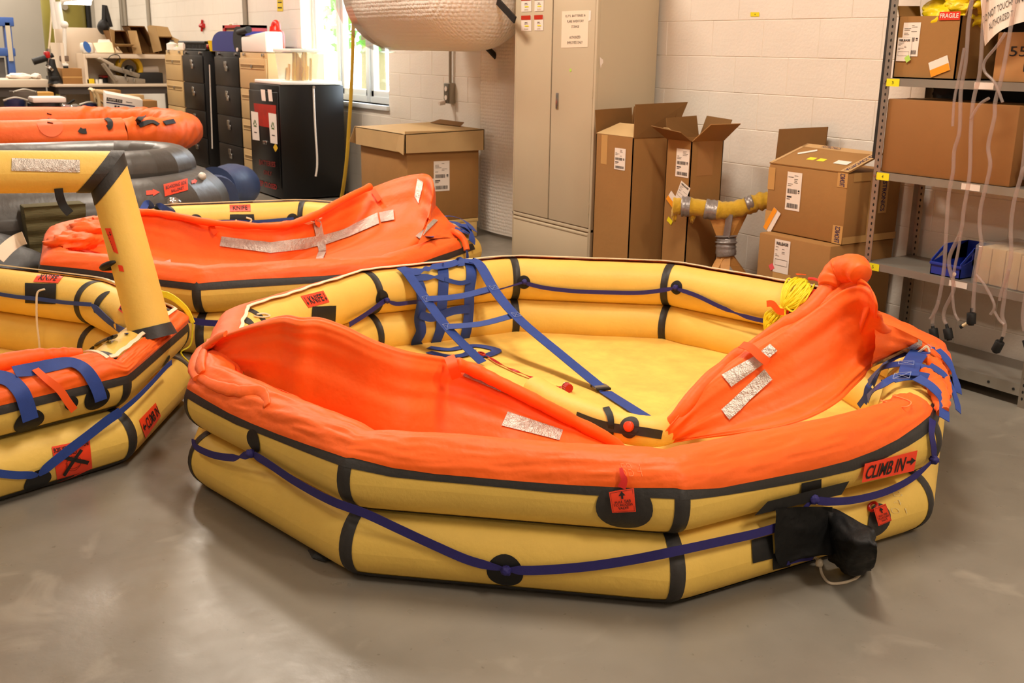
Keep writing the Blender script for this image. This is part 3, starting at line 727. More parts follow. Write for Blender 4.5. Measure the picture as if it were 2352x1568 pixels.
for pt, L, nn in (((978,688), LA, nA), ((1026,752), LA, nA), ((1125,667), LB, nB), ((1180,728), LB, nB)):
    p = near_px(L, *pt)+nn*.005; a = (along(L, 1)-along(L, 0)).normalized()*.018; c = a.cross(nn).normalized()*.018
    b = MB()
    for q in ((p-a-c, p+a-c), (p+a-c, p+a+c), (p+a+c, p-a+c), (p-a+c, p-a-c), (p-a-c, p+a+c), (p+a-c, p-a+c)): b.tube(q, .0007, 4)
    b.build('cross_stitching', BLUES, raft)
# buckle on the lower strap
p, n = on(1379, 897, [FLT], .016); a = (on(1440,935,[FLT],.012)[0]-p).normalized(); c = n.cross(a).normalized()
b = MB(); b.M = Matrix(((a.x, c.x, n.x, p.x), (a.y, c.y, n.y, p.y), (a.z, c.z, n.z, p.z), (0, 0, 0, 1)))
b.box(-.020, .020, -.032, .032, -.006, .008); bk = b.build('strap_buckle', GREYP, raft, bevel=.003)
b = MB(); b.M = Matrix(((a.x, c.x, n.x, p.x), (a.y, c.y, n.y, p.y), (a.z, c.z, n.z, p.z), (0, 0, 0, 1)))
b.box(-.034, -.019, -.033, .033, -.006, .005); b.box(.019, .034, -.033, .033, -.006, .005); b.build('buckle_end', BLK, bk, bevel=.002)
# ladder end lying on the raft floor
P, Nn = lay([(985,800),(1030,805),(1060,800),(1095,796),(1140,806),(1120,818),(1098,818)], [FLT], 44, .006); MB().ribbon(P, Nn, .048, .002).build('ladder_end', BLUE, raft, smooth=50)
P, Nn = lay([(985,812),(1030,822),(1068,818),(1085,806)], [FLT], 26, .009); MB().ribbon(P, Nn, .042, .002).build('ladder_end', BLUE, raft, smooth=50)
# red lanyard with clip and cap
P, Nn = lay([(1118,822),(1150,842),(1185,858),(1220,872),(1250,886),(1278,893),(1292,896)], [FLT], 50, .012)
MB().ribbon(P, [(x + Vector((.6*math.sin(i*.6), .6*math.cos(i*.6), 0))).normalized() for i, x in enumerate(Nn)], .012, .002).build('red_lanyard', RED, raft, smooth=50)
p, n = on(1106, 820, [FLT], .018); a = (P[8]-P[0]).normalized(); c = n.cross(a).normalized()
MB().tube([p + a*(.030*math.cos(t)) + c*(.010*math.sin(t)) for t in np.linspace(0, 2*PI, 28, endpoint=False)], .0045, 8, True).build('spring_clip', RED, raft)
p, n = on(1303, 899, [FLT], .018); b = MB().cyl(p-a*.018, p+a*.018, .0175, .0175, 20); cap = b.build('valve_cap', RED, raft, smooth=30)
b = MB()
for i in range(14): t = 2*PI*i/14; o = c*(.0175*math.cos(t))+n*(.0175*math.sin(t)); b.cyl(p-a*.014+o, p+a*.016+o, .0022, n=6)
b.build('cap_ribs', RED, cap); MB().tube([p-a*.014 + c*(.0195*math.cos(t))+n*(.0195*math.sin(t)) for t in np.linspace(0, 2*PI, 24, endpoint=False)], .0016, 6, True).build('cap_ring', CHROME, cap)

# collapsed arch tube lying inside the near side, with its valve
AP = [(1230,895,.10),(1290,930,.13),(1350,955,.15),(1420,978,.16),(1480,990,.165),(1530,985,.165),(1570,955,.16),(1610,905,.15)]
P = crom(px(*AP), 60); RA = .055
ab = MB().tube(P, [RA*(1+.03*noise.noise(Vector((i*.5, 0, 0)))) for i in range(60)], 28); at_ = ab.tree(); ab.build('arch_tube', YEL, raft, smooth=70)
web('arch_tape', [(1325,955),(1370,972),(1420,984),(1470,990),(1520,998)], at_, .032, TAPE, raft, .003, 30)
web('arch_strap', [(1392,938),(1402,955),(1406,975),(1404,998)], at_, .024, BLK, raft, .006, 20)
p, n = on(1446, 980, at_); disc('valve_patch', p, n, .036, at_, TAPE, raft, .005)
MB().cyl(p+n*.004, p+n*.020, .020, .016, 20).build('valve_button', mat('orange_plastic', (236, 70, 26), .35), raft, bevel=.003)

# yellow rescue rope hank on its orange pouch
sheet('rope_pouch', surf_map([(1788,742),(1850,745),(1905,660),(1835,655)], [HULL]), DRED, raft, .010, 10, 8, label='red and black pouch under the rope hank')
lettering('RE', surf_map([(1808,738),(1838,734),(1846,706),(1818,706)], [HULL]), BLK, raft, .013, bold=.04, name='pouch_lettering')
def hank(A, Bq, wid, cnt, seed, rr=.0042):
    rnd = random.Random(seed); b = MB()
    for i in range(cnt):
        o = rnd.uniform(-1, 1); k = rnd.uniform(.75, 1.05)
        pts = []
        for j in range(9):
            t = j/8; u = A[0]+(Bq[0]-A[0])*t; v = A[1]+(Bq[1]-A[1])*t; w = wid*o*math.sin(PI*min(1, max(0, t*.9+.06)))*k
            dx, dy = (Bq[1]-A[1]), -(Bq[0]-A[0]); l = math.hypot(dx, dy)
            q, n = on(u+dx/l*w, v+dy/l*w, [HULL], .014+.030*math.sin(PI*t)*(1-o*o)**.5*rnd.uniform(.3, 1)); pts.append(q)
        b.tube(crom(pts, 22), rr, 6)
    return b
b = hank((1866,640), (1800,708), 36, 46, 3); bb = hank((1804,706), (1762,758), 24, 28, 5)
b.add(bb.v, bb.f); ro = b.build('rope_hank', ROPE, raft, smooth=80, kind='stuff')
P, Nn = lay([(1862,640),(1868,655),(1858,690),(1840,715),(1822,712),(1812,706)], HULL, 30, .03); MB().tube(P, .0042, 6).build('rope_end', ROPE, raft)
web('rope_tie', [(1836,655),(1832,643),(1842,637),(1850,642)], HULL, .024, ORG2, raft, .05, 14)
web('rope_tie', [(1772,700),(1785,700),(1800,712),(1812,714)], HULL, .030, ORG2, raft, .046, 16)

# right-hand boarding ladder gathered over the tube
T2 = [HULL]
def W(name, pts, w, off=.012, m=BLUE, n=None, twist=()):
    P, Nn = lay(pts, T2, n or 7*len(pts), off+.014); Nn = [(a*.7+(CAM-p).normalized()*.6).normalized() for a, p in zip(Nn, P)]
    return MB().ribbon(P, Nn, [w*1.0*(1-.5*max([0]+[1-abs(i/(len(P)-1)-t)/wd for t, wd in twist])) for i in range(len(P))], .002).build(name, m, raft, smooth=50)
W('boarding_strap', [(2018,880),(2046,845),(2075,828),(2110,818),(2140,820)], .034, .012)
W('boarding_strap', [(2008,915),(2030,902),(2060,888),(2095,882),(2125,885),(2150,898)], .036, .014)
W('boarding_strap', [(2012,878),(2040,860),(2072,856),(2100,860),(2130,868)], .026, .018)
W('boarding_band', [(2112,824),(2100,845),(2090,865),(2086,885)], .062, .020)
W('boarding_strap', [(2140,820),(2158,838),(2170,865),(2176,890),(2178,905)], .032, .018, twist=((.5, .2),))
W('boarding_strap', [(2125,862),(2148,878),(2162,900),(2170,930),(2172,948)], .026, .024, twist=((.5, .3),))
W('boarding_strap', [(2100,888),(2125,905),(2140,925),(2148,950),(2150,970)], .034, .018, twist=((.6, .2),))
W('boarding_strap', [(1985,930),(2000,910),(2005,890),(2020,870),(2040,855)], .022, .010)
W('boarding_strap', [(2000,925),(2010,905),(2018,893)], .02, .012)
def gather(pts, r, off, seed):
    P, Nn = lay(pts, T2, 30, off); MB().tube(P, [r*(.55+.45*math.sin(PI*(i+2)/33))*(1+.35*noise.noise(Vector((i*.5, seed, 0)))) for i in range(30)], 12, flat=.6).build('gathered_canopy', ORG, raft, smooth=80)
gather([(2122,835),(2140,850),(2152,875),(2158,900),(2160,920)], .024, .022, 1)
gather([(2115,868),(2130,885),(2140,905),(2148,930),(2150,955)], .030, .024, 2)
gather([(2112,795),(2122,808),(2135,818)], .02, .012, 3)
gather([(2135,800),(2150,815),(2165,835),(2172,860)], .02, .014, 4)
P, Nn = lay([(2108,800),(2113,795),(2119,796),(2127,806)], T2+[sk_t], 14, .02); MB().ribbon(P, Nn, .008, .003).build('zip_tape', FLAPW, raft)
for q in ([(2062,900),(2088,900),(2092,885),(2066,887)], [(2074,865),(2098,868),(2099,859),(2076,857)], [(2104,825),(2128,828),(2126,819),(2106,818)]):
    mp = surf_map(q, T2); b = MB()
    for a, c in (((0,0),(1,0)),((1,0),(1,1)),((1,1),(0,1)),((0,1),(0,0)),((0,0),(1,1)),((1,0),(0,1))): b.tube([mp(*a, .046), mp((a[0]+c[0])/2, (a[1]+c[1])/2, .046), mp(*c, .046)], .0008, 4)
    b.build('cross_stitching', BLUES, raft)
# sewn pocket flap on the hem
P, Nn = lay([(2052,911),(2090,926),(2072,937),(2030,922),(2027,918)], [hem_t], 24, .006); MB().tube(P, .0016, 6).build('pocket_seam', mat('orange_thread', (255, 150, 90), .7), raft)

# ================================================================== SECOND RAFT (behind, canopy hanging along its near side)
C2, R2, A2 = (-5.9, 2.1), 1.17, math.radians(-33.7)
V2 = [(C2[0]+R2*math.cos(A2+k*PI/4), C2[1]+R2*math.sin(A2+k*PI/4)) for k in range(8)]
S_LO, S_UP = Ring(V2, RT, .103), Ring(V2, RT, .31)
raft2 = thing('life_raft', 'yellow raft behind the largest, its orange canopy with silver tape rising to a peak', 'life raft', (*C2, 0))
a, b = S_LO.body(28), S_UP.body(28); s_lo, s_up = a.tree(), b.tree(); SB = [s_lo, s_up]; SH = hull_tree(S_LO, S_UP)
a.build('lower_tube', YEL, raft2, smooth=60); b.build('upper_tube', YEL, raft2, smooth=60)
seams(S_UP, raft2, (0, 1, 4, 3, 5)); seams(S_LO, raft2, (0, 1))
b = MB(); b.add([S_LO.pt(i/4, PI, -.02).xy.to_3d()+Vector((0, 0, .05)) for i in range(32)], [tuple(range(32))]); b.build('raft_floor', YFLOOR, raft2, smooth=0)
S_UP.patch(-2.3, 1.9, 14, 34, .0026, 5).build('hem_tape', TAPE, raft2, smooth=60)
S_UP.patch(-2.3, 1.75, lambda u: 32+wobs(5, 4)(u), 150, .004, 24, wr, nu=140).build('canopy_hem', ORG, raft2, smooth=80)
S_UP.patch(2.2, 5.7, 20, lambda u: 72+zipw(u), .004, 8, nu=80).build('canopy_hem', ORG, raft2, smooth=80)
P = []; Nn = []
for i in range(121):
    u = 2.2+3.5*i/120; th = math.radians(75+zipw(u)); P.append(S_UP.pt(u, th, .014)); Nn.append(S_UP.nrm(u, th))
MB().ribbon(P, Nn, .014, .004).build('zip_tape', FLAPW, raft2, smooth=60)
RD = px((105,590,.40),(150,545,.44),(215,510,.48),(320,492,.50),(400,500,.49),(480,515,.47),(600,524,.46),(660,520,.47),(720,500,.50),(790,462,.56),(850,432,.61),(910,410,.67),(958,401,.71),(985,404,.71),(996,425,.68),(992,460,.60),(984,500,.52))
nR = len(RD); rm2 = []
for i, A in enumerate(RD):
    t = i/(nR-1); u = -2.05 + 3.75*t; B = S_UP.pt(u, math.radians(104), .004); rm2.append((A, B, t))
def crow2(v, sag):
    return [A.lerp(B, v)-Vector((0, 0, sag*math.sin(PI*t)**.6)) for A, B, t in rm2]
bk = [A+away*.11-Vector((0, 0, .13)) for A in RD]; bk0 = [A+away*.045-Vector((0, 0, .015)) for A in RD]
L2 = loft([bk, bk0, RD, crow2(.08, .07), crow2(.2, .17), crow2(.45, .20), crow2(.75, .13), crow2(1, 0)], 160, 60, amp=.020, su=2.4, sv=7, seed=21, fade=.1)
l2 = L2.tree(); L2.build('canopy_panel', ORG, raft2, smooth=80); T_ = [l2]
MB().tube([p+Vector((0, 0, .004)) for p in crom(px((215,508,.485),(320,489,.51),(400,497,.5),(480,512,.485),(600,521,.475),(660,517,.485),(720,497,.52),(790,459,.58),(850,430,.63)), 60)], [.020+.007*noise.noise(Vector((i*.4, 9, 0))) for i in range(60)], 12).build('rolled_edge', ORG, raft2, smooth=80)
P2 = loft([px((1000,470,.55),(1025,500,.50),(1050,520,.45),(1062,535,.42)), px((960,560,.45),(990,550,.44),(1020,545,.43),(1050,550,.41))], 24, 12, amp=.008, su=3, sv=4, seed=4, fade=0)
p2t = P2.tree(); P2.build('canopy_gusset', ORG, raft2, smooth=80)
def st2(q, nu=10, nv=3): sheet('reflective_tape', surf_map(q, T_), SILV, raft2, .008, nu, nv)
st2([(506,566),(622,582),(622,558),(510,544)]); st2([(622,582),(738,566),(738,541),(622,558)]); st2([(738,566),(800,546),(797,524),(738,541)]); st2([(800,546),(872,515),(868,490),(797,524)]); st2([(876,512),(907,506),(905,483),(872,490)])
st2([(732,580),(750,578),(735,508),(716,508)], 3, 10); st2([(722,608),(738,606),(750,580),(732,580)], 3, 4); st2([(953,452),(962,470),(974,420),(960,412)], 3, 8)
st2([(370,625),(397,625),(392,598),(369,606)], 3, 3)
sheet('reflective_tape', surf_map([(955,545),(962,550),(1005,508),(995,505)], [p2t, l2]), SILV, raft2, .008, 3, 6)
for q in ([(485,512),(493,530),(500,540)], [(716,500),(722,512),(730,520)], [(858,440),(868,455),(876,465)]):
    P, Nn = lay(q, T_, 10, .02); MB().ribbon(P, Nn, .03, .003).build('tie_strap', ORG2, raft2, smooth=50)
P, Nn = lay([(690,495),(705,492),(720,496),(728,503)], T_, 12, .03); MB().ribbon(P, Nn, .024, .004).build('zip_tape', FLAPW, raft2, smooth=50)
P, Nn = lay([(128,548),(124,562),(132,576),(150,583),(163,576)], T_, 20, .03); MB().ribbon(P, Nn, .026, .004).build('zip_tape', FLAPW, raft2, smooth=50)
MB().blob(at(170,555,z=.44), (.10, .13, .05), .4, 2.5, 3).build('canopy_bunch', ORG, raft2, smooth=80)
MB().blob(at(205,530,z=.47), (.12, .12, .06), .4, 2.5, 8).build('canopy_bunch', ORG, raft2, smooth=80)
for u, v, r in ((450,508,.045),(672,505,.042)):
    p, n = on(u, v, [s_up]); disc('anchor_patch', p, n, r, s_up, BLK, raft2, .003)
web('grab_line', [(455,512),(520,508),(580,509),(640,505),(674,502)], SH, .022, BLUE, raft2, .006, 40)
sheet('knife_pocket', surf_map([(527,516),(585,514),(583,492),(528,493)], SB), BLK, raft2, .006, 6, 5)
mp = surf_map([(528,486),(576,485),(575,470),(527,471)], SB); t = sheet('knife_label', mp, LBL, raft2, .004, 5, 3); lettering('KNIFE', sub(mp, .15, .85, .2, .8), INK, t, .006, bold=.02)
MB().tube(crom([on(541,504,[SH],.012)[0], on(544,510,[SH],.012)[0], on(543,515,[SH],.012)[0]], 8), .006, 6).build('white_loop', WHITE, raft2)
MB().tube(crom([on(565,500,[SH],.012)[0], on(577,504,[SH],.012)[0], on(571,514,[SH],.012)[0]], 8), .006, 6).build('white_loop', WHITE, raft2)
web('grab_line', [(430,732),(455,738),(478,741),(500,742)], SH, .03, NAVY, raft2, .004, 16)
# strap loop on its far rim, ladder gathered at the right end
P = [on(u, v, [SH], o)[0] for u, v, o in ((325,490,.02),(340,478,.04),(352,474,.04),(362,482,.03),(385,490,.02),(400,493,.02))]; webz('strap_loop', P, .04, n=30, par=raft2)
def W2(pts, w, off, m=BLUE): web('boarding_strap', pts, SH, w, m, raft2, off, 24, ((.5, .3),))
W2([(978,553),(1000,530),(1025,520),(1050,525),(1070,545)], .05, .03); W2([(985,560),(1010,545),(1035,535),(1060,548)], .045, .04); W2([(1000,520),(1030,515),(1060,525),(1078,545)], .05, .05); W2([(1040,530),(1055,550),(1062,580),(1062,596)], .03, .03)
W2([(1062,530),(1074,545),(1072,565)], .05, .04)
P, Nn = lay([(1025,535),(1045,545),(1058,560),(1062,578)], SH, 20, .03); MB().tube(P, .018, 8, flat=.6).build('gathered_canopy', ORG, raft2, smooth=80)
MB().tube(crom(px((520,470,.42),(700,470,.42)), 4), .004, 6)

# ================================================================== THIRD RAFT (cut by the left edge), with an inflated arch standing on it
V3 = [(-3.52,.08),(-3.72,.73),(-4.27,1.08),(-4.93,.97),(-5.55,.55),(-5.75,-.15),(-5.1,-.75),(-4.1,-.6)]
T_LO, T_UP = Ring(V3, RT, .103), Ring(V3, RT*.96, .306)
raft3 = thing('life_raft', 'smaller yellow life raft beside the largest one with an upright yellow arch tube', 'life raft', (-4.5, .2, 0))
a, b = T_LO.body(36), T_UP.body(36); t_lo, t_up = a.tree(), b.tree(); TB = [t_lo, t_up]; TH = hull_tree(T_LO, T_UP)
a.build('lower_tube', YEL, raft3, smooth=60); b.build('upper_tube', YEL, raft3, smooth=60)
seams(T_UP, raft3, (0, 1, 2, 3, 4)); seams(T_LO, raft3, (0, 1, 2, 3, 4))
b = MB(); b.add([T_LO.pt(i/4, PI, -.02).xy.to_3d()+Vector((0, 0, .05)) for i in range(32)], [tuple(range(32))]); b.build('raft_floor', YFLOOR, raft3, smooth=0)
T_UP.patch(-.6, 2.35, 2, 20, .0026, 5).build('hem_tape', TAPE, raft3, smooth=60)
T_UP.patch(0.0, 1.0, -80, -50, .002, 5).build('groove_tape', BLK, raft3, smooth=60); T_LO.patch(0.0, 1.0, -75, -42, .0024, 5).build('bottom_tape', TAPE, raft3, smooth=60)
hb = T_UP.patch(-.6, 1.62, 18, lambda u: 112 if u < .93 else 112-56*min(1, (u-.93)/.06), .004, 30, wr, nu=150); h3 = hb.tree(); hb.build('canopy_hem', ORG, raft3, smooth=80)
hb2 = T_UP.patch(1.55, 2.35, 18, lambda u: 58+zipw(u)*.5, .004, 14, wr, nu=50); hb2.build('canopy_hem', ORG, raft3, smooth=80)
P = []; Nn = []
for i in range(81):
    u = .97+1.38*i/80; th = math.radians(60+zipw(u)*.5); P.append(T_UP.pt(u, th, .014)); Nn.append(T_UP.nrm(u, th))
MB().ribbon(P, Nn, .014, .005).build('zip_tape', FLAPW, raft3, smooth=60)
T_UP.patch(2.35, 4.6, 20, lambda u: 74+zipw(u), .004, 8, nu=60).build('canopy_hem', ORG, raft3, smooth=80)
P = []; Nn = []
for i in range(121):
    u = 2.4+2.2*i/120; th = math.radians(74+zipw(u)); P.append(T_UP.pt(u, th, .016)); Nn.append(T_UP.nrm(u, th))
MB().ribbon(P, Nn, .020, .005).build('zip_tape', FLAPW, raft3, smooth=60)
P = [T_UP.pt(.955, math.radians(a), .014) for a in range(58, 116, 4)]; Nn = [T_UP.nrm(.955, math.radians(a)) for a in range(58, 116, 4)]; MB().ribbon(P, Nn, .014, .005).build('zip_tape', FLAPW, raft3, smooth=60)
# canopy rolled along the near rim
P = crom([T_UP.pt(-.6, math.radians(118), .03), T_UP.pt(-.1, math.radians(116), .035), T_UP.pt(.3, math.radians(114), .034), T_UP.pt(.6, math.radians(112), .030), T_UP.pt(.75, math.radians(110), .024), T_UP.pt(.85, math.radians(106), .016), T_UP.pt(.92, math.radians(100), .01)], 70)
MB().tube(P, [(.036-.020*(i/69)**2)*(1+.28*noise.noise(Vector((i*.22, 3, 0)))) for i in range(70)], 16).build('rolled_edge', ORG, raft3, smooth=80)
# straps over the rim
TT = [t_up, h3, TH]
for u, v, ru, rv in ((66,968,.050,.045),(163,925,.024,.024),(222,915,.046,.044)):
    p, n = on(u, v, TB); disc('strap_patch', p, n, ru, t_up, BLK, raft3, .004, rv)
web('rim_strap', [(-10,868),(20,876),(45,900),(58,930),(67,963)], TT, .052, BLUE, raft3, .010, 34)
web('rim_strap', [(30,860),(75,850),(120,842),(160,838),(190,850),(212,875),(224,905),(227,918)], TT, .044, BLUE, raft3, .014, 44)
web('rim_strap', [(78,855),(100,872),(130,892),(150,920),(165,940)], TT, .026, ORG2, raft3, .016, 30)
# grab line, patches, labels
p, n = on(86, 1105, TB); disc('anchor_patch', p, n, .046, t_lo, BLK, raft3, .003)
web('grab_line', [(-20,1084),(30,1090),(60,1090),(86,1090)], TH, .026, BLUE, raft3, .004, 20, ((1, .2),))
web('grab_line', [(88,1090),(110,1070),(150,1038),(200,1000),(245,965),(275,945)], TH, .034, BLUE, raft3, .004, 40, ((0, .15),))
web('grab_line', [(275,945),(310,915),(345,880),(380,842),(392,832)], TH, .02, BLUE, raft3, .004, 30)
p, n = on(380, 832, TB); disc('anchor_patch', p, n, .03, t_up, BLK, raft3, .004)
mp = surf_map([(132,1108),(212,1083),(205,1008),(118,1026)], TB)
t = sheet('warning_label', mp, LBL, raft3, .003, 8, 8, label='orange warning label crossed out with a black X, fixed upside down')
rmp = lambda u, v, off: mp(1-u, 1-v, off)
lettering('BOARD OTHER SIDE', sub(rmp, .05, .98, .06, .17), INK, t, .005, bold=.02); lettering('OVER RAFT', sub(rmp, .38, .95, .22, .33), INK, t, .005, bold=.02)
for (ax, ay), (cx_, cy_), wx_, wy_ in (((.19, .17), (.75, .74), .035, -.03), ((.28, .64), (.90, .33), .03, .045)):
    sheet('cross_mark', (lambda u, v, o, A=(ax, ay), B=(cx_, cy_), W_=(wx_, wy_): mp(A[0]+(B[0]-A[0])*u+W_[0]*(v-.5)*2, A[1]+(B[1]-A[1])*u+W_[1]*(v-.5)*2, o)), INK, t, .0058, 14, 2)
b = MB()
for i in range(26):
    a0 = i*.55; b.tube([mp(.5+.22*math.cos(a0+k*.3)*(1-.3*(i % 3)/3), .42+.2*math.sin(a0+k*.3)*(1-.3*(i % 2)), .0045) for k in range(4)], .0007, 4)
b.build('line_drawing', mat('brown_print', (120, 30, 16), .7), t)
mp = surf_map([(333,1006),(368,955),(356,925),(318,965)], TB); t = sheet('boarding_label', mp, LBL, raft3, .003, 6, 5, label='orange label that reads CLIMB IN with an arrow')
lettering('CLIMB IN', sub(mp, .25, .97, .2, .8), INK, t, .005, bold=.015); sheet('arrow', mp, INK, t, .005, poly=[(.03, .5), (.11, .7), (.11, .56), (.2, .56), (.2, .44), (.11, .44), (.11, .3)])
mp = surf_map([(273,712),(293,728),(301,703),(287,685)], TB); t = sheet('line_label', mp, LBL, raft3, .004, 4, 4, label='orange label that reads LINE'); lettering('LINE', sub(mp, .1, .9, .12, .88), INK, t, .006, bold=.015)
mp = surf_map([(77,648),(134,651),(149,631),(90,627)], TB); t = sheet('knife_label', mp, LBL, raft3, .004, 5, 4); lettering('KNIFE', sub(mp, .15, .85, .2, .8), INK, t, .006, bold=.015)
pk = sheet('knife_pocket', surf_map([(60,695),(130,698),(131,653),(59,651)], TB), BLK, raft3, .006, 8, 6)
P = [on(110,668,[TH],.02)[0], on(98,675,[TH],.03)[0], on(96,700,[TH],.03)[0], on(97,740,[TH],.03)[0], on(101,775,[TH],.03)[0], on(103,810,[TH],.03)[0]]
MB().tube(crom(P, 50), .0045, 8).build('white_cord', WHITE, raft3)
web('grab_line', [(-15,672),(40,681),(90,686),(150,694),(212,700)], TH, .018, BLUE, raft3, .006, 30)
web('grab_line', [(212,700),(228,715),(250,735),(275,755),(292,768)], TH, .032, BLUE, raft3, .004, 26, ((0, .2), (1, .15)))
p, n = on(228, 690, TB); disc('anchor_patch', p, n, .03, t_up, BLK, raft3, .003, .055)
P, Nn = lay([(215,803),(230,792),(250,785),(266,780)], TB, 16, .012); MB().tube(P, .012, 8, flat=.5).build('rubber_strap', BLK, raft3)
# arch: leg, elbow band, crossbar
B0 = Vector((-3.995, .965, .395)); EL = at(247, 394, x=-4.16); E2 = at(-420, 396, x=-4.16)
d1 = (EL-B0).normalized(); d2 = (E2-EL).normalized(); mi = (d2-d1).normalized()
def mcyl(A, dA, B, dB, r0, r1, cutA=None, cutB=None, n=32):
    """straight tube from A to B whose ends are cut by the planes with normals cutA, cutB"""
    ax = (B-A).normalized(); q = Vector((0, 0, 1)).cross(ax) if abs(ax.z) < .9 else Vector((1, 0, 0)).cross(ax); q.normalize(); w = ax.cross(q); rows = []
    for i in range(n+1):
        t = 2*PI*i/n; o = q*math.cos(t)+w*math.sin(t); row = []
        for P0, c, r in ((A, cutA, r0), (B, cutB, r1)):
            p = P0+o*r
            if c is not None: p = p - ax*((p-P0).dot(c)/ax.dot(c))
            row.append(p)
        rows.append([row[0].lerp(row[1], k/12) for k in range(13)])
    return MB().grid(rows)
mp_n = (d1+d2).normalized()
lg = mcyl(B0, d1, EL, d1, .079, .073, None, mp_n); lgt = lg.tree(); lg.build('arch_leg', YEL, raft3, smooth=60)
cb = mcyl(EL, d2, E2, d2, .076, .076, mp_n, None); cbt = cb.tree(); cb.build('arch_crossbar', YEL, raft3, smooth=60)
eb = mcyl(EL-d1*.05, d1, EL, d1, .0765, .0755, mp_n, mp_n, 32); eb.build('elbow_band', TAPE, raft3, smooth=60)
eb = mcyl(EL, d2, EL+d2*.05, d2, .0785, .0785, mp_n, mp_n, 32); eb.build('elbow_band', TAPE, raft3, smooth=60)
b = MB().tube([B0+d1*(-.035), B0+d1*.012], [.095, .082], 32, caps=False); b.build('base_band', TAPE, raft3, smooth=60)
sheet('reflective_tape', surf_map([(26,392),(183,396),(183,368),(27,364)], [cbt]), SILV, raft3, .003, 14, 6)
mp = surf_map([(262,578),(273,583),(255,524),(242,524)], [lgt]); t = sheet('arch_label', mp, LBL, raft3, .003, 3, 8, label='narrow orange label running down the arch leg')
sheet('arrow', mp, INK, t, .005, poly=[(.62, .86), (.72, .86), (.72, .76), (.84, .76), (.67, .70), (.5, .76), (.62, .76)]); bars(mp, [(.2, .28, k, k+.06) for k in (.1, .2, .3, .42, .55, .68)], INK, t, .005)
sheet('arch_label', surf_map([(275,622),(286,624),(282,610),(272,608)], [lgt]), LBL, raft3, .003, 2, 2)
P, Nn = lay([(336,520),(348,570),(356,612)], [lgt], 12, .002); MB().ribbon(P, Nn, .018, .001).build('reflective_tape', SILV, raft3)
P = [on(134,432,[cbt],.002)[0]]; P += [P[0]+Vector((0, .002, -.03)), P[0]+Vector((.0, .012, -.065)), P[0]+Vector((.02, .028, -.09))]; webz('hanging_strap', P, .03, BLK, 16, raft3)
# whistle clip behind the arch leg, rope hank on the corner
P = [on(270,600,[lgt],.01)[0], on(262,604,[lgt],.02)[0], on(255,612,[lgt],.03)[0], on(249,622,[lgt],.03)[0]]; MB().tube(crom(P, 14), [.004+.008*math.sin(PI*i/13) for i in range(14)], 8).build('clip', BLK, raft3)
rnd = random.Random(4); b = MB()
for i in range(14):
    o = rnd.uniform(-.012, .012); c0 = T_UP.pt(2.15, math.radians(100), .02); P = [c0+Vector((o, -.05, .01+o)), T_UP.pt(2.10, math.radians(75), .05+o), T_UP.pt(2.03, math.radians(45), .035+o*.7), T_UP.pt(2.0, math.radians(15), .02+o*.5)]
    b.tube(crom(P, 14), .004, 5)
b.tube(crom([T_UP.pt(2.0, math.radians(15), .02), T_UP.pt(1.99, math.radians(-30), .02), T_LO.pt(1.98, math.radians(60), .03), T_LO.pt(1.97, math.radians(30), .02)], 16), .0035, 5)
b.build('rope_hank', ROPE, raft3, kind='stuff')

# ================================================================== BLACK RAFT AND ORANGE COVERED RAFT BEHIND
GREYF = mat('grey_black_raft_fabric', (74, 70, 66), 0.42, spec=.5, bump=(12, .004), var=(5, .12), coat=.1)
BLUF = mat('blue_grey_raft_fabric', (58, 72, 106), 0.42, spec=.5, bump=(12, .004), var=(5, .12))
def roundring(x0, x1, y0, y1, rad, n=6):
    V = []
    for cx, cy, a0 in ((x1-rad, y1-rad, 0), (x0+rad, y1-rad, 90), (x0+rad, y0+rad, 180), (x1-rad, y0+rad, 270)):
        for i in range(n): a = math.radians(a0+90*i/(n-1)); V.append((cx+rad*math.cos(a), cy+rad*math.sin(a)))
    return V
braft = thing('life_raft', 'charcoal life raft of fat stacked tubes with an orange arrow label on its rounded end', 'life raft', (-8.6, 1.2, 0))
B_LO = Ring(roundring(-9.25, -7.65, -1.2, 2.42, .75), .26, .27, 0); B_UP = Ring(roundring(-8.95, -7.98, -1.2, 2.32, .47), .15, .545, 0)
a, b = B_LO.body(32), B_UP.body(32); bl, bu = a.tree(), b.tree()
a.build('lower_tube', GREYF, braft, smooth=60); b.build('upper_tube', GREYF, braft, smooth=60)
mp = surf_map([(378,452),(431,437),(430,411),(375,425)], [bl]); t = sheet('boarding_label', mp, LBL, braft, .006, 6, 5, label='orange boarding label with worn black lettering')
lettering('BOARDING SIDE', sub(mp, .06, .94, .52, .82), INK, t, .010, bold=.02); lettering('BALLONET', sub(mp, .28, .82, .15, .4), INK, t, .010, bold=.02)
for q in ([(336,452),(367,450),(366,434),(335,436)], [(440,425),(453,422),(452,410),(439,414)]):
    sheet('arrow', surf_map(q, [bl]), LBL, braft, .006, poly=[(0, .2), (.5, .25), (.5, 0), (1, .5), (.5, 1), (.5, .8), (0, .8)])
MB().blob(on(462, 410, [bl], .02)[0], (.03, .03, .03), .1, 2).build('relief_valve', mat('pale_plastic', (225, 220, 208), .4), braft)
b = MB(); c = on(398, 465, [bl], .0)[0]; b.blob(c, (.04, .05, .035), .3, 3); b.build('inflation_valve', CHROME, braft)
# dark base folds of the black raft towards the near side, with a pale strap
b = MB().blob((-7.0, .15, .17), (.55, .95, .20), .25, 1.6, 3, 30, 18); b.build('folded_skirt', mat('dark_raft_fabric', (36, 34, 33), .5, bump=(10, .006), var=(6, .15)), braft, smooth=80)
P = [at(-5,592,z=.34), at(18,568,z=.38), at(40,552,z=.40), at(56,546,z=.42)]; webz('pale_strap', P, .07, WHITE, 18, braft)
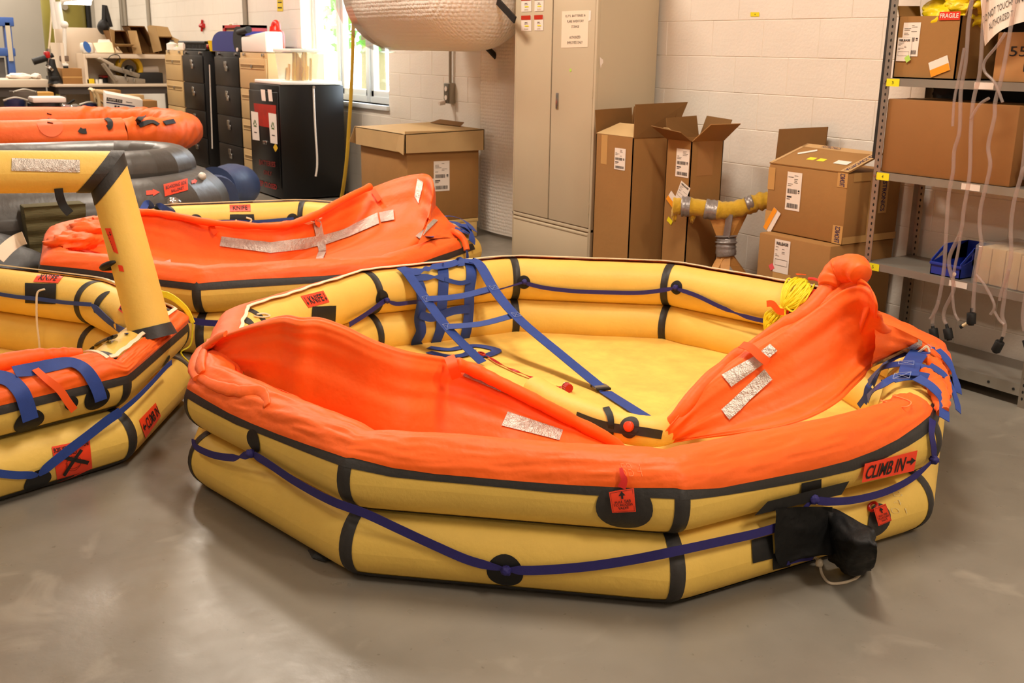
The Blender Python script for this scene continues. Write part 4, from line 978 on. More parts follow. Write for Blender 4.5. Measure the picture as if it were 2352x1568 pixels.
# blue-grey folded ends
braft2 = thing('folded_raft', 'blue grey rolled raft lying on the floor beside the black file cabinets', 'raft', (-9.7, 3.1, 0))
def sausage(A, Bq, r): 
    A, Bq = Vector(A), Vector(Bq); P = []; R = []
    for i in range(15):
        t = i/14; P.append(A.lerp(Bq, t)); R.append(r*(1-.06*math.sin(t*9)) * (1 if t < .8 else math.sqrt(max(.02, 1-((t-.8)/.205)**2))))
    return MB().tube(P, R, 24)
sausage((-9.30, 2.90, .21), at(566, 424, z=.17), .20).build('rolled_tube', BLUF, braft2, smooth=70)
sausage((-9.05, 2.85, .18), at(494, 446, z=.17), .17).build('rolled_tube', BLUF, braft2, smooth=70)
P = [at(452,478,z=.10), at(470,458,z=.12), at(487,462,z=.08)]
sausage((-8.75, 2.85, .13), at(468, 470, z=.12), .12).build('rolled_tube', BLUF, braft2, smooth=70)

oraft = thing('life_raft', 'long life raft fully wrapped in orange fabric, farthest back in the row of rafts', 'life raft', (-10.6, 1.4, 0))
O_T = Ring(roundring(-11.75, -9.75, -2.0, 3.0, .75), .15, .66, 0); O_B = Ring(roundring(-11.7, -9.9, -2.0, 2.75, .7), .22, .25, 0)
def owr(u, v): return .02*noise.noise(Vector((u*2.2-v*6, v*6, 1)))+.012*noise.noise(Vector((u*6, v*14, 4)))
b = O_T.patch(0.001, 23.999, -60, 300, .0, 30, owr, nu=260); ot = b.tree(); b.build('covered_tube', ORG, oraft, smooth=80)
b = MB(); b.add([O_T.pt(u, PI, 0)-Vector((0, 0, .02)) for u in O_T.us()[::4]], [tuple(range(len(O_T.us()[::4])))]); b.build('orange_floor', ORG, oraft, smooth=0)
O_B.body(20).build('support_tube', BLK, oraft, smooth=60)
for q in ([(113,263),(115,274),(115,284)], [(243,275),(252,280),(252,290),(246,294)], [(312,284),(322,274),(334,268)], [(318,290),(335,284),(350,282),(362,288)], [(376,285),(388,282),(399,280)], [(181,298),(188,302),(198,302)]):
    P, Nn = lay(q, [ot], 14, .015); MB().ribbon(P, Nn, .045, .006).build('black_tie', BLK, oraft, smooth=50)
p, n = on(115, 287, [ot]); disc('tie_patch', p, n, .10, ot, mat('bright_orange_patch', (255, 96, 20), .5), oraft, .006)

# ================================================================== CARTONS
CARD = mat('brown_cardboard', (160, 117, 68), 0.75, spec=.2, bump=(40, .0008), var=(4, .05))
CARDD = mat('dark_cardboard', (126, 90, 50), 0.8, spec=.2, var=(4, .06))
CARDL = mat('pale_cardboard', (192, 160, 112), 0.75, spec=.2, var=(5, .05))
TAPEC = mat('packing_tape', (196, 152, 92), 0.3, spec=.5)
PAPER = mat('white_paper', (238, 226, 214), 0.55)
PRINT = mat('grey_print', (60, 52, 50), 0.8)
YSTK = mat('yellow_sticker', (240, 226, 30), 0.5); OSTK = mat('orange_sticker', (244, 156, 30), 0.5); GSTK = mat('green_dot', (180, 222, 100), 0.5); PSTK = mat('pink_dot', (236, 90, 96), 0.5)
def face(o, x0, x1, y0, y1, z0, z1, side='front'):
    """map over a face of a box: front looks to -Y, right looks to +X, top looks up"""
    if side == 'front': return quad_map((x0, y0, z0), (x1, y0, z0), (x1, y0, z1), (x0, y0, z1))
    if side == 'right': return quad_map((x1, y0, z0), (x1, y1, z0), (x1, y1, z1), (x1, y0, z1))
    return quad_map((x0, y0, z1), (x1, y0, z1), (x1, y1, z1), (x0, y1, z1))
def rotmap(mp, cu, cv, w, h, ang, au=1.0, av=1.0):
    """rotated rectangle w x h metres centred at (cu,cv) of a face au x av metres"""
    c, s = math.cos(ang), math.sin(ang)
    def f(u, v, off):
        x, y = (u-.5)*w, (v-.5)*h
        return mp(cu+(x*c-y*s)/au, cv+(x*s+y*c)/av, off)
    return f
def ship_label(mp0, parent, seed=1, head=None, lift=0.0):
    mp = lambda u, v, off: mp0(u, v, off+lift)
    t = sheet('shipping_label', mp, PAPER, parent, .002, label='white printed shipping label'); rnd = random.Random(seed); R = []
    y = .92
    if head: lettering(head, sub(mp, .12, .88, .84, .93), INK, t, .0035, bold=.03); y = .78
    for i in range(7):
        w = rnd.uniform(.25, .8); x = rnd.choice((.08, .08, .5)); R.append((x, min(.94, x+w*.5), y-.012, y)); y -= .045
    x = .08
    while x < .72: w = rnd.uniform(.012, .035); R.append((x, x+w, .44, .56)); x += w+rnd.uniform(.012, .03)
    R += [(.8, .92, .46, .48), (.8, .92, .50, .55), (.08, .4, .33, .37), (.08, .3, .28, .30)]
    x = .12
    while x < .88: w = rnd.uniform(.012, .04); R.append((x, x+w, .06, .18)); x += w+rnd.uniform(.012, .03)
    if head: R = R[:7]+[(.1, .9, .40, .41), (.1, .9, .22, .23), (.1, .11, .22, .41), (.89, .9, .22, .41)]
    bars(mp, R, PRINT, t, .003)
    return t
def carton(name, label, x0, x1, y0, y1, z0, z1, m=CARD, open_top=False, group=None, seam=True):
    c = thing(name, label, 'box', ((x0+x1)/2, (y0+y1)/2, z0), group)
    if open_top:
        w = .006; b = MB().box(x0, x1, y0, y1, z0, z0+w)
        b.box(x0, x1, y0, y0+w, z0, z1); b.box(x0, x1, y1-w, y1, z0, z1); b.box(x0, x0+w, y0, y1, z0, z1); b.box(x1-w, x1, y0, y1, z0, z1); b.build('body', m, c, smooth=0)
    else:
        MB().box(x0, x1, y0, y1, z0, z1).build('body', m, c, bevel=.006)
        if seam:
            ym = (y0+y1)/2; MB().box(x0, x1, ym-.025, ym+.025, z1-.001, z1+.0015).build('packing_tape', TAPEC, c, smooth=0)
    return c
def flap(parent, a, b_, c, d, m=CARD, th=.005, name='flap'):
    return MB().slab(a, b_, c, d, th).build(name, m, parent, smooth=0)

# tall open carton beside the locker
x0, x1, y0, y1, z1 = -5.16, -4.81, 3.95, 4.23, .962
c1 = carton('carton', 'tall open carton standing right against the grey storage cabinet, big flaps up', x0, x1, y0, y1, 0, z1, CARD, True)
flap(c1, (x0, y0, z1), (x1, y0, z1), (x1-.05, y0+.13, z1+.062), (x0+.06, y0+.13, z1+.062), CARDL)
flap(c1, (x0-.03, y1, z1), (x1+.02, y1, z1), (x1+.02, y1+.03, z1+.155), (x0-.03, y1+.03, z1+.155), CARDD)
flap(c1, (x1, y0, z1), (x1, y1+.02, z1), (x1+.02, y1+.10, z1+.20), (x1, y0, z1+.19), CARDD)
flap(c1, (x0, y1, z1), (x0, y0, z1), (x0-.02, y0, z1+.14), (x0-.02, y1, z1+.15), CARDD)
mp = face(0, x0, x1, y0, y1, 0, z1); sheet('packing_tape', sub(mp, .15, .32, .82, 1), TAPEC, c1, .001)
t = ship_label(sub(mp, .53, .82, .80, .93), c1, 3)
# narrow open carton
x0, x1, y0, y1, z1 = -4.63, -4.425, 4.05, 4.29, .972
c2 = carton('carton', 'narrow tall open carton with crumpled flaps, behind the padded wooden stand', x0, x1, y0, y1, 0, z1, CARD, True)
flap(c2, (x0, y0, z1), (x1, y0, z1), (x1-.015, y0-.07, z1+.05), (x0-.05, y0-.08, z1+.07), CARDD)
flap(c2, (x1, y0, z1), (x1, y1, z1), (x1+.14, y1-.02, z1+.10), (x1+.13, y0+.01, z1+.10), CARD)
flap(c2, (x1, y1, z1), (x0, y1, z1), (x0, y1+.05, z1+.12), (x1, y1+.05, z1+.11), CARDD)
flap(c2, (x0, y1, z1), (x0, y0, z1), (x0-.04, y0+.02, z1+.11), (x0-.03, y1, z1+.12), CARDD)
flap(c2, (x0+.10, y0+.02, z1-.005), (x0+.13, y0+.03, z1-.005), (x0+.05, y0-.04, z1+.062), (x0+.02, y0-.05, z1+.062), CARDL)
mp = face(0, x0, x1, y0, y1, 0, z1); fw, fh = x1-x0, z1
ship_label(sub(mp, .42, .95, .79, .95), c2, 5)
ship_label(rotmap(mp, .76, .70, .085, .11, -.42, fw, fh), c2, 6, 'RELEASE')
t = rotmap(mp, .40, .645, .10, .065, -.65, fw, fh); s_ = sheet('orange_white_sticker', t, PAPER, c2, .004); sheet('orange_band', sub(t, 0, 1, 0, .45), OSTK, s_, .006)
sheet('yellow_sticker', rotmap(mp, .30, .525, .045, .028, -.5, fw, fh), YSTK, c2, .003)
mp = face(0, x0, x1, y0, y1, 0, z1, 'right'); sheet('packing_tape', sub(mp, .2, .7, .80, 1), mat('shiny_clear_tape', (170, 124, 78), .2), c2, .001)

# stack of two cartons by the shelving, a cardboard sheet behind
x0, x1, y0, y1, z0, z1 = -3.87, -3.40, 4.05, 4.52, 0, .548
c3 = carton('carton', 'lower carton of the stack of two next to the steel shelving', x0, x1, y0, y1, z0, z1, CARD)
mp = face(0, x0, x1, y0, y1, z0, z1); t = ship_label(sub(mp, .24, .46, .66, .97), c3, 8, 'RELEASE'); sheet('pink_dot', rotmap(mp, .22, .70, .03, .03, .6, .47, .55), PSTK, c3, .003)
sheet('packing_tape', sub(mp, .24, .5, .55, .66), TAPEC, c3, .001)
x0, x1, y0, y1, z0, z1 = -3.905, -3.395, 4.12, 4.52, .552, .895
c4 = carton('carton', 'upper carton of the stack of two, its taped top flap lifting at the back', x0, x1, y0, y1, z0, z1, CARD, False, None, False)
fl = [(x0, y0, z1), (x1, y0, z1), (x1+.02, y0+.22, z1+.085), (x0, y0+.27, z1+.088)]
f4 = flap(c4, *fl, CARD, .006, 'top_flap'); fmap = quad_map(*[Vector(p)+Vector((0, -.002, .006)) for p in fl])
BLUEP = mat('navy_print', (44, 40, 84), .7)
def printed_tape(mp, parent, body, r=.002):
    t = sheet('printed_tape', mp, TAPEC, parent, r)
    if body: lettering(body, sub(mp, .05, .95, .25, .75), BLUEP, t, r+.001, bold=.02)
    return t
sheet('printed_tape', sub(fmap, 0, 1, .84, 1), TAPEC, c4, .001); sheet('printed_tape', sub(fmap, 0, .04, 0, 1), TAPEC, c4, .001)
printed_tape((lambda u, v, o: fmap(1-.10*(1-v), u, o)), c4, 'ASTRONICS /DME')
lettering('ASTRONICS', sub(fmap, .25, .5, .88, .97), BLUEP, c4, .004)
sheet('white_sticker', rotmap(fmap, .20, .62, .10, .025, .75, .51, .28), PAPER, c4, .003); sheet('white_sticker', sub(fmap, .69, .86, .28, .44), PAPER, c4, .003)
for u in (.34, .47): sheet('yellow_sticker', sub(fmap, u, u+.09, .30, .42), YSTK, c4, .003)
mp = face(0, x0, x1, y0, y1, z0, z1); fw, fh = x1-x0, z1-z0
ship_label(sub(mp, .255, .445, .36, .92), c4, 11)
t = rotmap(mp, .10, .16, .13, .055, 1.05, fw, fh); s_ = sheet('orange_white_sticker', t, PAPER, c4, .004); sheet('orange_band', sub(t, 0, 1, .5, 1), OSTK, s_, .006)
for a, c, body in ((.80, 1.0, 'TRONICS'), (0, .26, 'TRONICS')): printed_tape((lambda u, v, o, a=a, c=c: mp(1-.12*(1-v), a+(c-a)*u, o)), c4, body)
for a, c in ((.62, .95), (.02, .3)): sheet('printed_tape', sub(mp, 0, .09, a, c), TAPEC, c4, .002)
mp = face(0, x0, x1, y0, y1, z0, z1, 'right')
sheet('packing_tape', sub(mp, 0, 1, 0, .10), TAPEC, c4, .002); sheet('packing_tape', sub(mp, .1, .6, .88, 1), TAPEC, c4, .002)
printed_tape((lambda u, v, o: mp(.42+.16*(1-v), .10+.85*u, o)), c4, 'TRONICS /DME'); printed_tape((lambda u, v, o: mp(.60+.16*v, .95-.55*u, o)), c4, 'ASTRONICS', .003)
cs = thing('cardboard_sheet', 'plain cardboard sheet propped upright behind the stack of two cartons', 'cardboard', (-4.0, 4.5, .4))
MB().slab((-4.21, 4.44, .0), (-3.87, 4.44, .0), (-3.87, 4.50, 1.075), (-4.21, 4.50, 1.04), .006).build('sheet', CARDD, cs, smooth=0)
MB().slab((-4.21, 4.43, .0), (-3.9, 4.40, .0), (-3.9, 4.42, .30), (-4.21, 4.45, .30), .006).build('fold', CARD, cs, smooth=0)

# ================================================================== PADDED WOODEN STAND
WOOD = mat('stand_wood', (196, 138, 68), .6, bump=(20, .002, (1, 1, 8)), var=(6, .12)); DUCT = mat('duct_tape', (150, 142, 138), .35, metal=.4, bump=(40, .004), var=(12, .2)); PADM = mat('mustard_padding', (196, 154, 28), .9, bump=(18, .012), var=(8, .18), sheen=.3)
st = thing('padded_stand', 'low wooden stand, its top bar padded with mustard cloth and duct tape', 'stand', (-4.2, 4.15, 0))
g = lambda u, v, dy=0: at(u, v, y=3.95+(u-1546)/219*.37+dy)
A, Bq, Cq = g(1634, 496), g(1712, 490), g(1668, 560)
MB().hexa([Cq+Vector((-.02, -.02, -.02)), Cq+Vector((.02, -.02, -.02)), Cq+Vector((.02, .02, -.02)), Cq+Vector((-.02, .02, -.02))], [A+Vector((0, -.02, 0)), Bq+Vector((0, -.02, 0)), Bq+Vector((0, .02, 0)), A+Vector((0, .02, 0))]).build('gusset', WOOD, st, smooth=0)
PP = crom([g(1546, 474), g(1570, 474), g(1600, 476), g(1640, 482), g(1680, 482), g(1712, 474), g(1740, 464), g(1765, 460)], 60)
MB().tube(PP, [.052*(1+.22*noise.noise(Vector((i*.35, 5, 0)))) for i in range(60)], 18, flat=.85).build('padding', PADM, st, smooth=80)
MB().tube([p-Vector((0, 0, .01)) for p in PP[2:]], .03, 8).build('top_bar', WOOD, st)
def band(i0, i1, r): MB().tube(PP[i0:i1], [r*(1+.05*math.sin(k*2.1)) for k in range(i1-i0)], 18, flat=.88).build('tape_wrap', DUCT, st, smooth=80)
band(7, 14, .060); band(21, 28, .058); band(43, 49, .056)
for k, (u, v) in enumerate(((1549, 492), (1590, 494))): MB().blob(g(u, v), (.02, .015, .04), .4, 3, k).build('loose_cloth', PADM, st, smooth=80)
MB().ribbon(crom([g(1676, 492, -.03), g(1672, 520, -.03), g(1668, 545, -.03)], 12), [Vector((0, -1, 0))]*12, .05, .003).build('tape_strip', DUCT, st)
P = [g(1668, 540), g(1668, 556), g(1667, 572), g(1668, 588)]; MB().tube(crom(P, 16), [.055+.018*noise.noise(Vector((i*.7, 0, 0))) for i in range(16)], 16).build('tape_wrap', DUCT, st, smooth=80)
hub = g(1668, 580)
for dx, dy in ((-.165, .0), (.17, -.17), (.22, .20), (0, -.25)):
    f = Vector((hub.x+dx, hub.y+dy, .0)); a = (f-hub).normalized(); s_ = a.cross(Vector((0, 0, 1))).normalized()*.025; w_ = a.cross(s_).normalized()*.022
    MB().hexa([f-s_-w_, f+s_-w_, f+s_+w_, f-s_+w_], [hub-s_-w_, hub+s_-w_, hub+s_+w_, hub-s_+w_]).build('leg', WOOD, st, smooth=0)

# ================================================================== STEEL SHELVING AND WHAT STANDS ON IT
STEEL = mat('galvanised_steel', (168, 160, 150), .36, metal=.75, var=(14, .10), bump=(60, .0006)); STEELD = mat('shelf_steel', (150, 144, 134), .42, metal=.45, var=(3, .08))
HOLE = mat('hole_dark', (26, 24, 22), .9)
SX0, SX1, SY0, SY1 = -3.29, -2.385, 4.17, 4.52
sh = thing('shelving_unit', 'galvanised steel shelving unit with perforated posts and numbered yellow stickers', 'shelves', ((SX0+SX1)/2, (SY0+SY1)/2, 0))
for px_, py_, sx, sy_ in ((SX0, SY0, 1, 1), (SX1, SY0, -1, 1), (SX0, SY1, 1, -1), (SX1, SY1, -1, -1)):
    b = MB(); w = .036*sx; d = .036*sy_
    b.box(min(px_, px_+w), max(px_, px_+w), py_-.0015, py_+.0015, 0, 2.05); b.box(px_-.0015, px_+.0015, min(py_, py_+d), max(py_, py_+d), 0, 2.05)
    p = b.build('post', STEEL, sh, smooth=0); b = MB()
    for k in range(66):
        z = .04+k*.030
        for q, nrm_ in (((px_+w*.55, py_-.0022*1, z), 'y'), ((px_-.0022*sx, py_+d*.55, z), 'x')):
            P = []
            for i in range(8):
                t = 2*PI*i/8; a = .0048*math.cos(t); c = .0075*math.sin(t); P.append((q[0]+a, q[1], q[2]+c) if nrm_ == 'y' else (q[0], q[1]+a, q[2]+c))
            b.add(P, [tuple(range(8))])
    b.build('post_holes', HOLE, p, smooth=0, kind='stuff')
LV = (.098, .485, .915, 1.342, 1.80)
for k, z in enumerate(LV):
    b = MB().box(SX0+.002, SX1-.002, SY0+.002, SY1-.002, z-.004, z); lip = .034 if k else .05
    b.box(SX0+.004, SX1-.004, SY0-.001, SY0+.002, z-lip, z+.001); b.box(SX0+.004, SX1-.004, SY1-.004, SY1-.001, z-lip, z); b.box(SX0+.001, SX0+.004, SY0, SY1, z-lip, z)
    s_ = b.build('shelf', STEELD, sh, smooth=0)
    mp = quad_map((SX0, SY0-.001, z-lip), (SX1, SY0-.001, z-lip), (SX1, SY0-.001, z), (SX0, SY0-.001, z))
    if 0 < k < 4:
        y = sheet('number_sticker', sub(mp, .022, .10, -.05, .95), YSTK, s_, .0018); 
        t = sub(mp, .055, .066, .25, .65); vs, fs = text_geo(str(6-k)); MB().add([t(u, v, .0026) for u, v in vs], fs).build('sticker_number', INK, s_, smooth=0)
        sheet('paper_tag', sub(mp, .52, .62, .1, .9), PAPER, s_, .0016)
    if k == 0:
        for u in (.80, .93): MB().cyl(mp(u, .5, .0005), mp(u, .5, .003), .006, n=12).build('bolt_hole', HOLE, s_)
    else:
        b = MB()
        for u in (.012, .985): b.cyl(mp(u, .45, 0), mp(u, .45, .006), .006, n=8)
        b.build('bolt', CHROME, s_)
MB().slab((SX0-.055, SY0+.05, .97), (SX0-.008, SY0+.03, .97), (SX0-.008, SY0+.03, 2.05), (SX0-.045, SY0+.05, 2.05), .004).build('black_edge_panel', BLK, sh, smooth=0)
MB().box(SX0+.02, SX1-.02, SY1-.002, SY1+.001, 1.02, 1.30).build('back_panel', BLK, sh, smooth=0)
MB().box(SX0+.02, SX1-.02, SY1-.002, SY1+.001, 1.36, 1.78).build('back_panel', BLK, sh, smooth=0)
# third shelf: carton with a yellow bag
yf = 4.20; zz = 1.343
xa, xb = at(2050, 175, y=yf).x, at(2192, 180, y=yf).x; zt = at(2066, 38, y=yf).z
c5 = carton('carton', 'open carton on the shelf marked 3, yellow bag sticking out of its top', xa, xb, yf, 4.5, zz, zt, CARD, True)
mp = face(0, xa, xb, yf, 4.5, zz, zt); fw, fh = xb-xa, zt-zz
flap(c5, (xa, yf, zt), (xa, yf+.15, zt), (xa-.02, yf+.16, zt+.05), (xa-.015, yf, zt+.045), CARD); flap(c5, (xb, yf+.02, zt), (xb, yf+.28, zt), (xb+.02, yf+.28, zt+.09), (xb+.015, yf+.02, zt+.06), CARD); flap(c5, (xb, 4.5, zt), (xa, 4.5, zt), (xa, 4.51, zt+.05), (xb, 4.51, zt+.05), CARDD)
ship_label(sub(mp, .10, .38, .36, .90), c5, 14)
ship_label(sub(mp, .04, .27, .28, .66), c5, 15, 'RELEASE', .003); sheet('green_dot', rotmap(mp, .24, .32, .026, .026, .6, fw, fh), GSTK, c5, .009)
t = rotmap(mp, .75, .21, .098, .066, .36, fw, fh); s_ = sheet('orange_white_sticker', t, PAPER, c5, .003); sheet('orange_band', sub(t, 0, 1, 0, .48), OSTK, s_, .005)
t = sub(mp, .66, .98, .93, 1.06); s_ = sheet('fragile_label', t, mat('red_label', (228, 52, 28), .5), c5, .004); lettering('FRAGILE', sub(t, .06, .94, .25, .8), PAPER, s_, .006, bold=.02)
yb = thing('plastic_bag', 'crumpled yellow bag stuffed in the top of the open carton on the shelf', 'bag', ((xa+xb)/2, yf+.15, zt-.05))
YBAG = mat('yellow_bag', (244, 214, 22), .4, bump=(14, .012), var=(7, .12))
MB().blob(((xa+xb)/2+.04, yf+.13, zt), (.15, .11, .085), .5, 2.4, 6, 40, 24).build('bag_body', YBAG, yb, smooth=80)
MB().blob(((xa+xb)/2+.10, yf+.10, zt+.05), (.10, .07, .05), .5, 3, 9, 30, 18).build('bag_neck', YBAG, yb, smooth=80)
# carton marked 552
xa2, xb2 = at(2278, 186, y=4.19).x, SX1-.012
c6 = carton('carton', 'carton with 552 B handwritten on its front, on the shelf marked 3', xa2, xb2, 4.19, 4.5, zz, zz+.20, mat('tan_cardboard', (184, 134, 80), .75))
mp = face(0, xa2, xb2, 4.19, 4.5, zz, zz+.20); fw = xb2-xa2
lettering('552', (lambda u, v, o: mp((.065+.12*u)/fw, .52+.20*v, o)), INK, c6, .002, name='handwriting'); lettering('B', (lambda u, v, o: mp((.135+.035*u)/fw, .22+.22*v, o)), INK, c6, .002, name='handwriting')
# hanging notice
P0 = [at(u, v, y=4.12) for u, v in ((2262, 106), (2300, 78), (2335, 58), (2375, 44))]; P1 = [at(u, v, y=4.12) for u, v in ((2247, -60), (2290, -75), (2335, -90), (2385, -110))]
for k, dy in enumerate((-.0, -.035, -.03, .01)):
    P0[k].y += dy; P1[k].y += dy*.6
r0, r1 = crom(P0, 12), crom(P1, 12)
nb = thing('notice_sheet', 'curled white laminated notice hanging in front of the top shelf', 'sign', P1[0]); nmap = lambda u, v, off: (lambda a, c: a.lerp(c, v)+Vector((0, -off, 0)))(r0[0].lerp(r0[0], 0) if False else along(r0, u), along(r1, u))
sheet('paper', nmap, mat('laminated_paper', (240, 226, 210), .25), nb, 0, 16, 8)
lettering('DO NOT TOUCH! UNLESS', (lambda u, v, o: nmap(.04+1.0*u*.92, .30+.10*v+.02*u, o)), INK, nb, .003, bold=-.005); lettering('AUTHORIZED T', (lambda u, v, o: nmap(.18+.5*u, .13+.10*v, o)), INK, nb, .003, bold=-.005); lettering('IN', (lambda u, v, o: nmap(.16+.10*u, .55+.09*v, o)), INK, nb, .003, bold=-.005)
# fourth shelf: big carton, clear bag
yf = 4.18; xa, xb = at(2022, 390, y=yf).x, at(2318, 424, y=yf).x; zz = .916; zt = zz+.335
c7 = carton('carton', 'wide plain carton filling the shelf marked 4', xa, xb, yf, 4.51, zz, zt, mat('red_brown_cardboard', (150, 104, 60), .75, spec=.2, var=(3, .04)))
POLY = clear_mat('clear_polythene', (232, 226, 220), .12, .18, .45)
pb = thing('clear_bag', 'clear plastic bag slumped beside the wide carton on the shelf marked 4', 'bag', (-2.48, 4.25, .916))
MB().blob((-2.49, 4.27, 1.005), (.10, .08, .09), .5, 3, 5, 40, 24).build('bag_film', POLY, pb, smooth=80)
MB().blob((-2.48, 4.29, .985), (.06, .05, .065), .3, 3, 3, 20, 14).build('bag_contents', mat('pale_foam', (200, 190, 176), .8), pb, smooth=80)
# fifth shelf: blue bin, wrapped blocks
BIN = mat('blue_bin_plastic', (28, 52, 150), .38); BIND = BIN
yf = 4.19; zz = .486; xa, xb = at(2136, 622, y=yf).x, at(2205, 628, y=yf).x; bw = xb-xa
bn = thing('storage_bin', 'open blue plastic parts bin on the shelf marked 5', 'bin', ((xa+xb)/2, yf+.14, zz))
zf, zb, dp, w = zz+.055, zz+.135, .26, .004
b = MB().box(xa, xb, yf, yf+dp, zz, zz+w); b.box(xa, xb, yf, yf+w, zz, zf); b.box(xa, xb, yf+dp-w, yf+dp, zz, zb)
for x in (xa, xb-w):
    b.hexa([(x, yf, zz), (x+w, yf, zz), (x+w, yf+dp, zz), (x, yf+dp, zz)], [(x, yf, zf), (x+w, yf, zf), (x+w, yf+dp, zb), (x, yf+dp, zb)])
    b.hexa([(x, yf-.002, zf-.004), (x+w, yf-.002, zf-.004), (x+w, yf+.09, zf+.06), (x, yf+.09, zf+.06)], [(x, yf-.002, zf+.012), (x+w, yf-.002, zf+.012), (x+w, yf+.09, zb), (x, yf+.09, zb)])
    b.hexa([(x, yf+.08, zf), (x+w, yf+.08, zf), (x+w, yf+dp, zf), (x, yf+dp, zf)], [(x, yf+.08, zb-.004), (x+w, yf+.08, zb-.004), (x+w, yf+dp, zb), (x, yf+dp, zb)])
b.build('bin_body', BIN, bn, smooth=0); MB().box(xa-.004, xb+.004, yf-.006, yf, zf-.01, zf+.004).build('front_rim', BIN, bn, bevel=.002)
MB().cyl((xb-.025, yf-.002, zz+.02), (xb-.025, yf-.004, zz+.02), .009, n=16).build('white_dot', PAPER, bn)
wx0, wx1 = at(2236, 634, y=4.19).x, SX1-.015
wb = thing('wrapped_blocks', 'pale blocks wrapped in clear film next to the blue parts bin', 'package', ((wx0+wx1)/2, 4.3, .486)); CREAM = mat('cream_foam', (226, 200, 158), .8)
b0 = .488
for k, (a, c, h) in enumerate(((wx0, wx0+.065, .158), (wx0+.067, wx0+.13, .160), (wx0+.132, wx0+.20, .158), (wx0+.202, wx1, .15))): MB().box(a, c, 4.20, 4.47, b0, b0+h).build('foam_block', CREAM, wb, bevel=.005)
fb = MB(); P = []
for i in range(25):
    row = []
    for j in range(19):
        u, v = i/24, j/18; x = wx0-.008+(wx1-wx0+.016)*u
        if v < .4: y, z = 4.192, b0+.165*v/.4
        else: y, z = 4.192+.28*(v-.4)/.6, b0+.168
        n_ = .012*noise.noise(Vector((u*9, v*7, 3)))+.007*noise.noise(Vector((u*22, v*18, 3))); row.append(Vector((x, y-abs(n_)*(v < .45), z+abs(n_)*(v > .38))))
    P.append(row)
fb.grid(P).build('wrap_film', POLY, wb, smooth=60)
# clear hoses with black ends
HOSE = clear_mat('clear_hose', (240, 228, 222), .15, .16, .22)
def hose(label, pts, r, cap, y=4.08, branch=None, thin=None, capdir=None):
    L = [at(u, v, y=y) for u, v in pts]; h = thing('clear_hose', label, 'hose', L[0], 'clear hoses hanging before the shelves'); P = crom(L, 8*len(L)); MB().tube(P, r, 10, caps=False).build('hose_tube', HOSE, h, smooth=80)
    for br in branch or (): MB().tube(crom([at(u, v, y=y-.01) for u, v in br], 20), r*.75, 8).build('hose_branch', HOSE, h, smooth=80)
    if cap:
        c = at(*cap, y=y); a = ((c-P[-1]).normalized() if capdir is None else Vector(capdir).normalized())
        e = MB().cyl(c-a*.024, c+a*.024, .0195, .0195, 18).build('float_end', BLK, h, bevel=.003); MB().cyl(c-a*.045, c-a*.022, .006, .008, 12).build('hose_barb', BLK, h); MB().cyl(c+a*.022, c+a*.030, .012, .012, 12).build('end_plug', BLK, h)
    return h
TOPV = -500
hose('clear hose with a black end hanging above the orange canopy, first from the shelf post', [(2262,TOPV),(2240,-80),(2232,0),(2224,60),(2222,95),(2217,150),(2207,210),(2204,300),(2192,345),(2189,395),(2179,450),(2172,560),(2168,620),(2156,690),(2144,722),(2142,748)], .0085, (2145,766), branch=[[(2215,110),(2202,180),(2192,230),(2188,290)], [(2156,690),(2150,712),(2136,732)]])
hose('clear hose with a black end, second from the shelf post', [(2300,TOPV),(2270,-80),(2262,0),(2256,90),(2250,170),(2236,230),(2230,300),(2227,400),(2214,480),(2207,530),(2180,595),(2190,650),(2188,672),(2170,710),(2168,732),(2174,745)], .0085, (2178,766), branch=[[(2208,530),(2200,580),(2192,620),(2188,670),(2192,715),(2202,736)]])
hose('clear hose whose black end has a side nozzle', [(2380,TOPV),(2345,-80),(2332,0),(2322,60),(2312,120),(2300,180),(2286,235),(2284,270),(2270,335),(2274,385),(2254,470),(2250,520),(2254,560),(2246,605),(2240,640),(2236,690),(2236,716)], .0085, (2231,731), branch=[[(2310,75),(2290,105),(2262,140),(2262,165),(2285,190),(2303,235)], [(2272,225),(2250,240),(2230,272)], [(2242,630),(2262,655),(2284,700),(2275,722)]], capdir=(.1, 0, -1))
c = at(2222, 742, y=4.08); d_ = at(2211, 748, y=4.075); nz = MB().cyl(c, d_, .007, .007, 12); hz = [o for o in bpy.data.objects if o.name.startswith('clear_hose') and o.type == 'EMPTY'][-1]; nz.build('side_nozzle', CREAM, hz); MB().cyl(d_, d_+(d_-c).normalized()*.012, .009, .009, 12).build('nozzle_tip', BLK, hz)
hose('black-ended clear hose hanging lowest, in front of the wrapped pale blocks', [(2420,TOPV),(2385,-50),(2378,100),(2360,260),(2350,380),(2330,460),(2322,520),(2322,590),(2312,640),(2306,690),(2302,725),(2308,748),(2304,772)], .0085, (2292,795), branch=[[(2318,620),(2300,670),(2296,690)], [(2284,715),(2296,735),(2307,745)]])
hose('clear hose cut by the picture edge, black end half visible', [(2470,TOPV),(2420,0),(2395,300),(2380,500),(2362,640),(2350,720),(2353,760)], .0085, (2362,792))

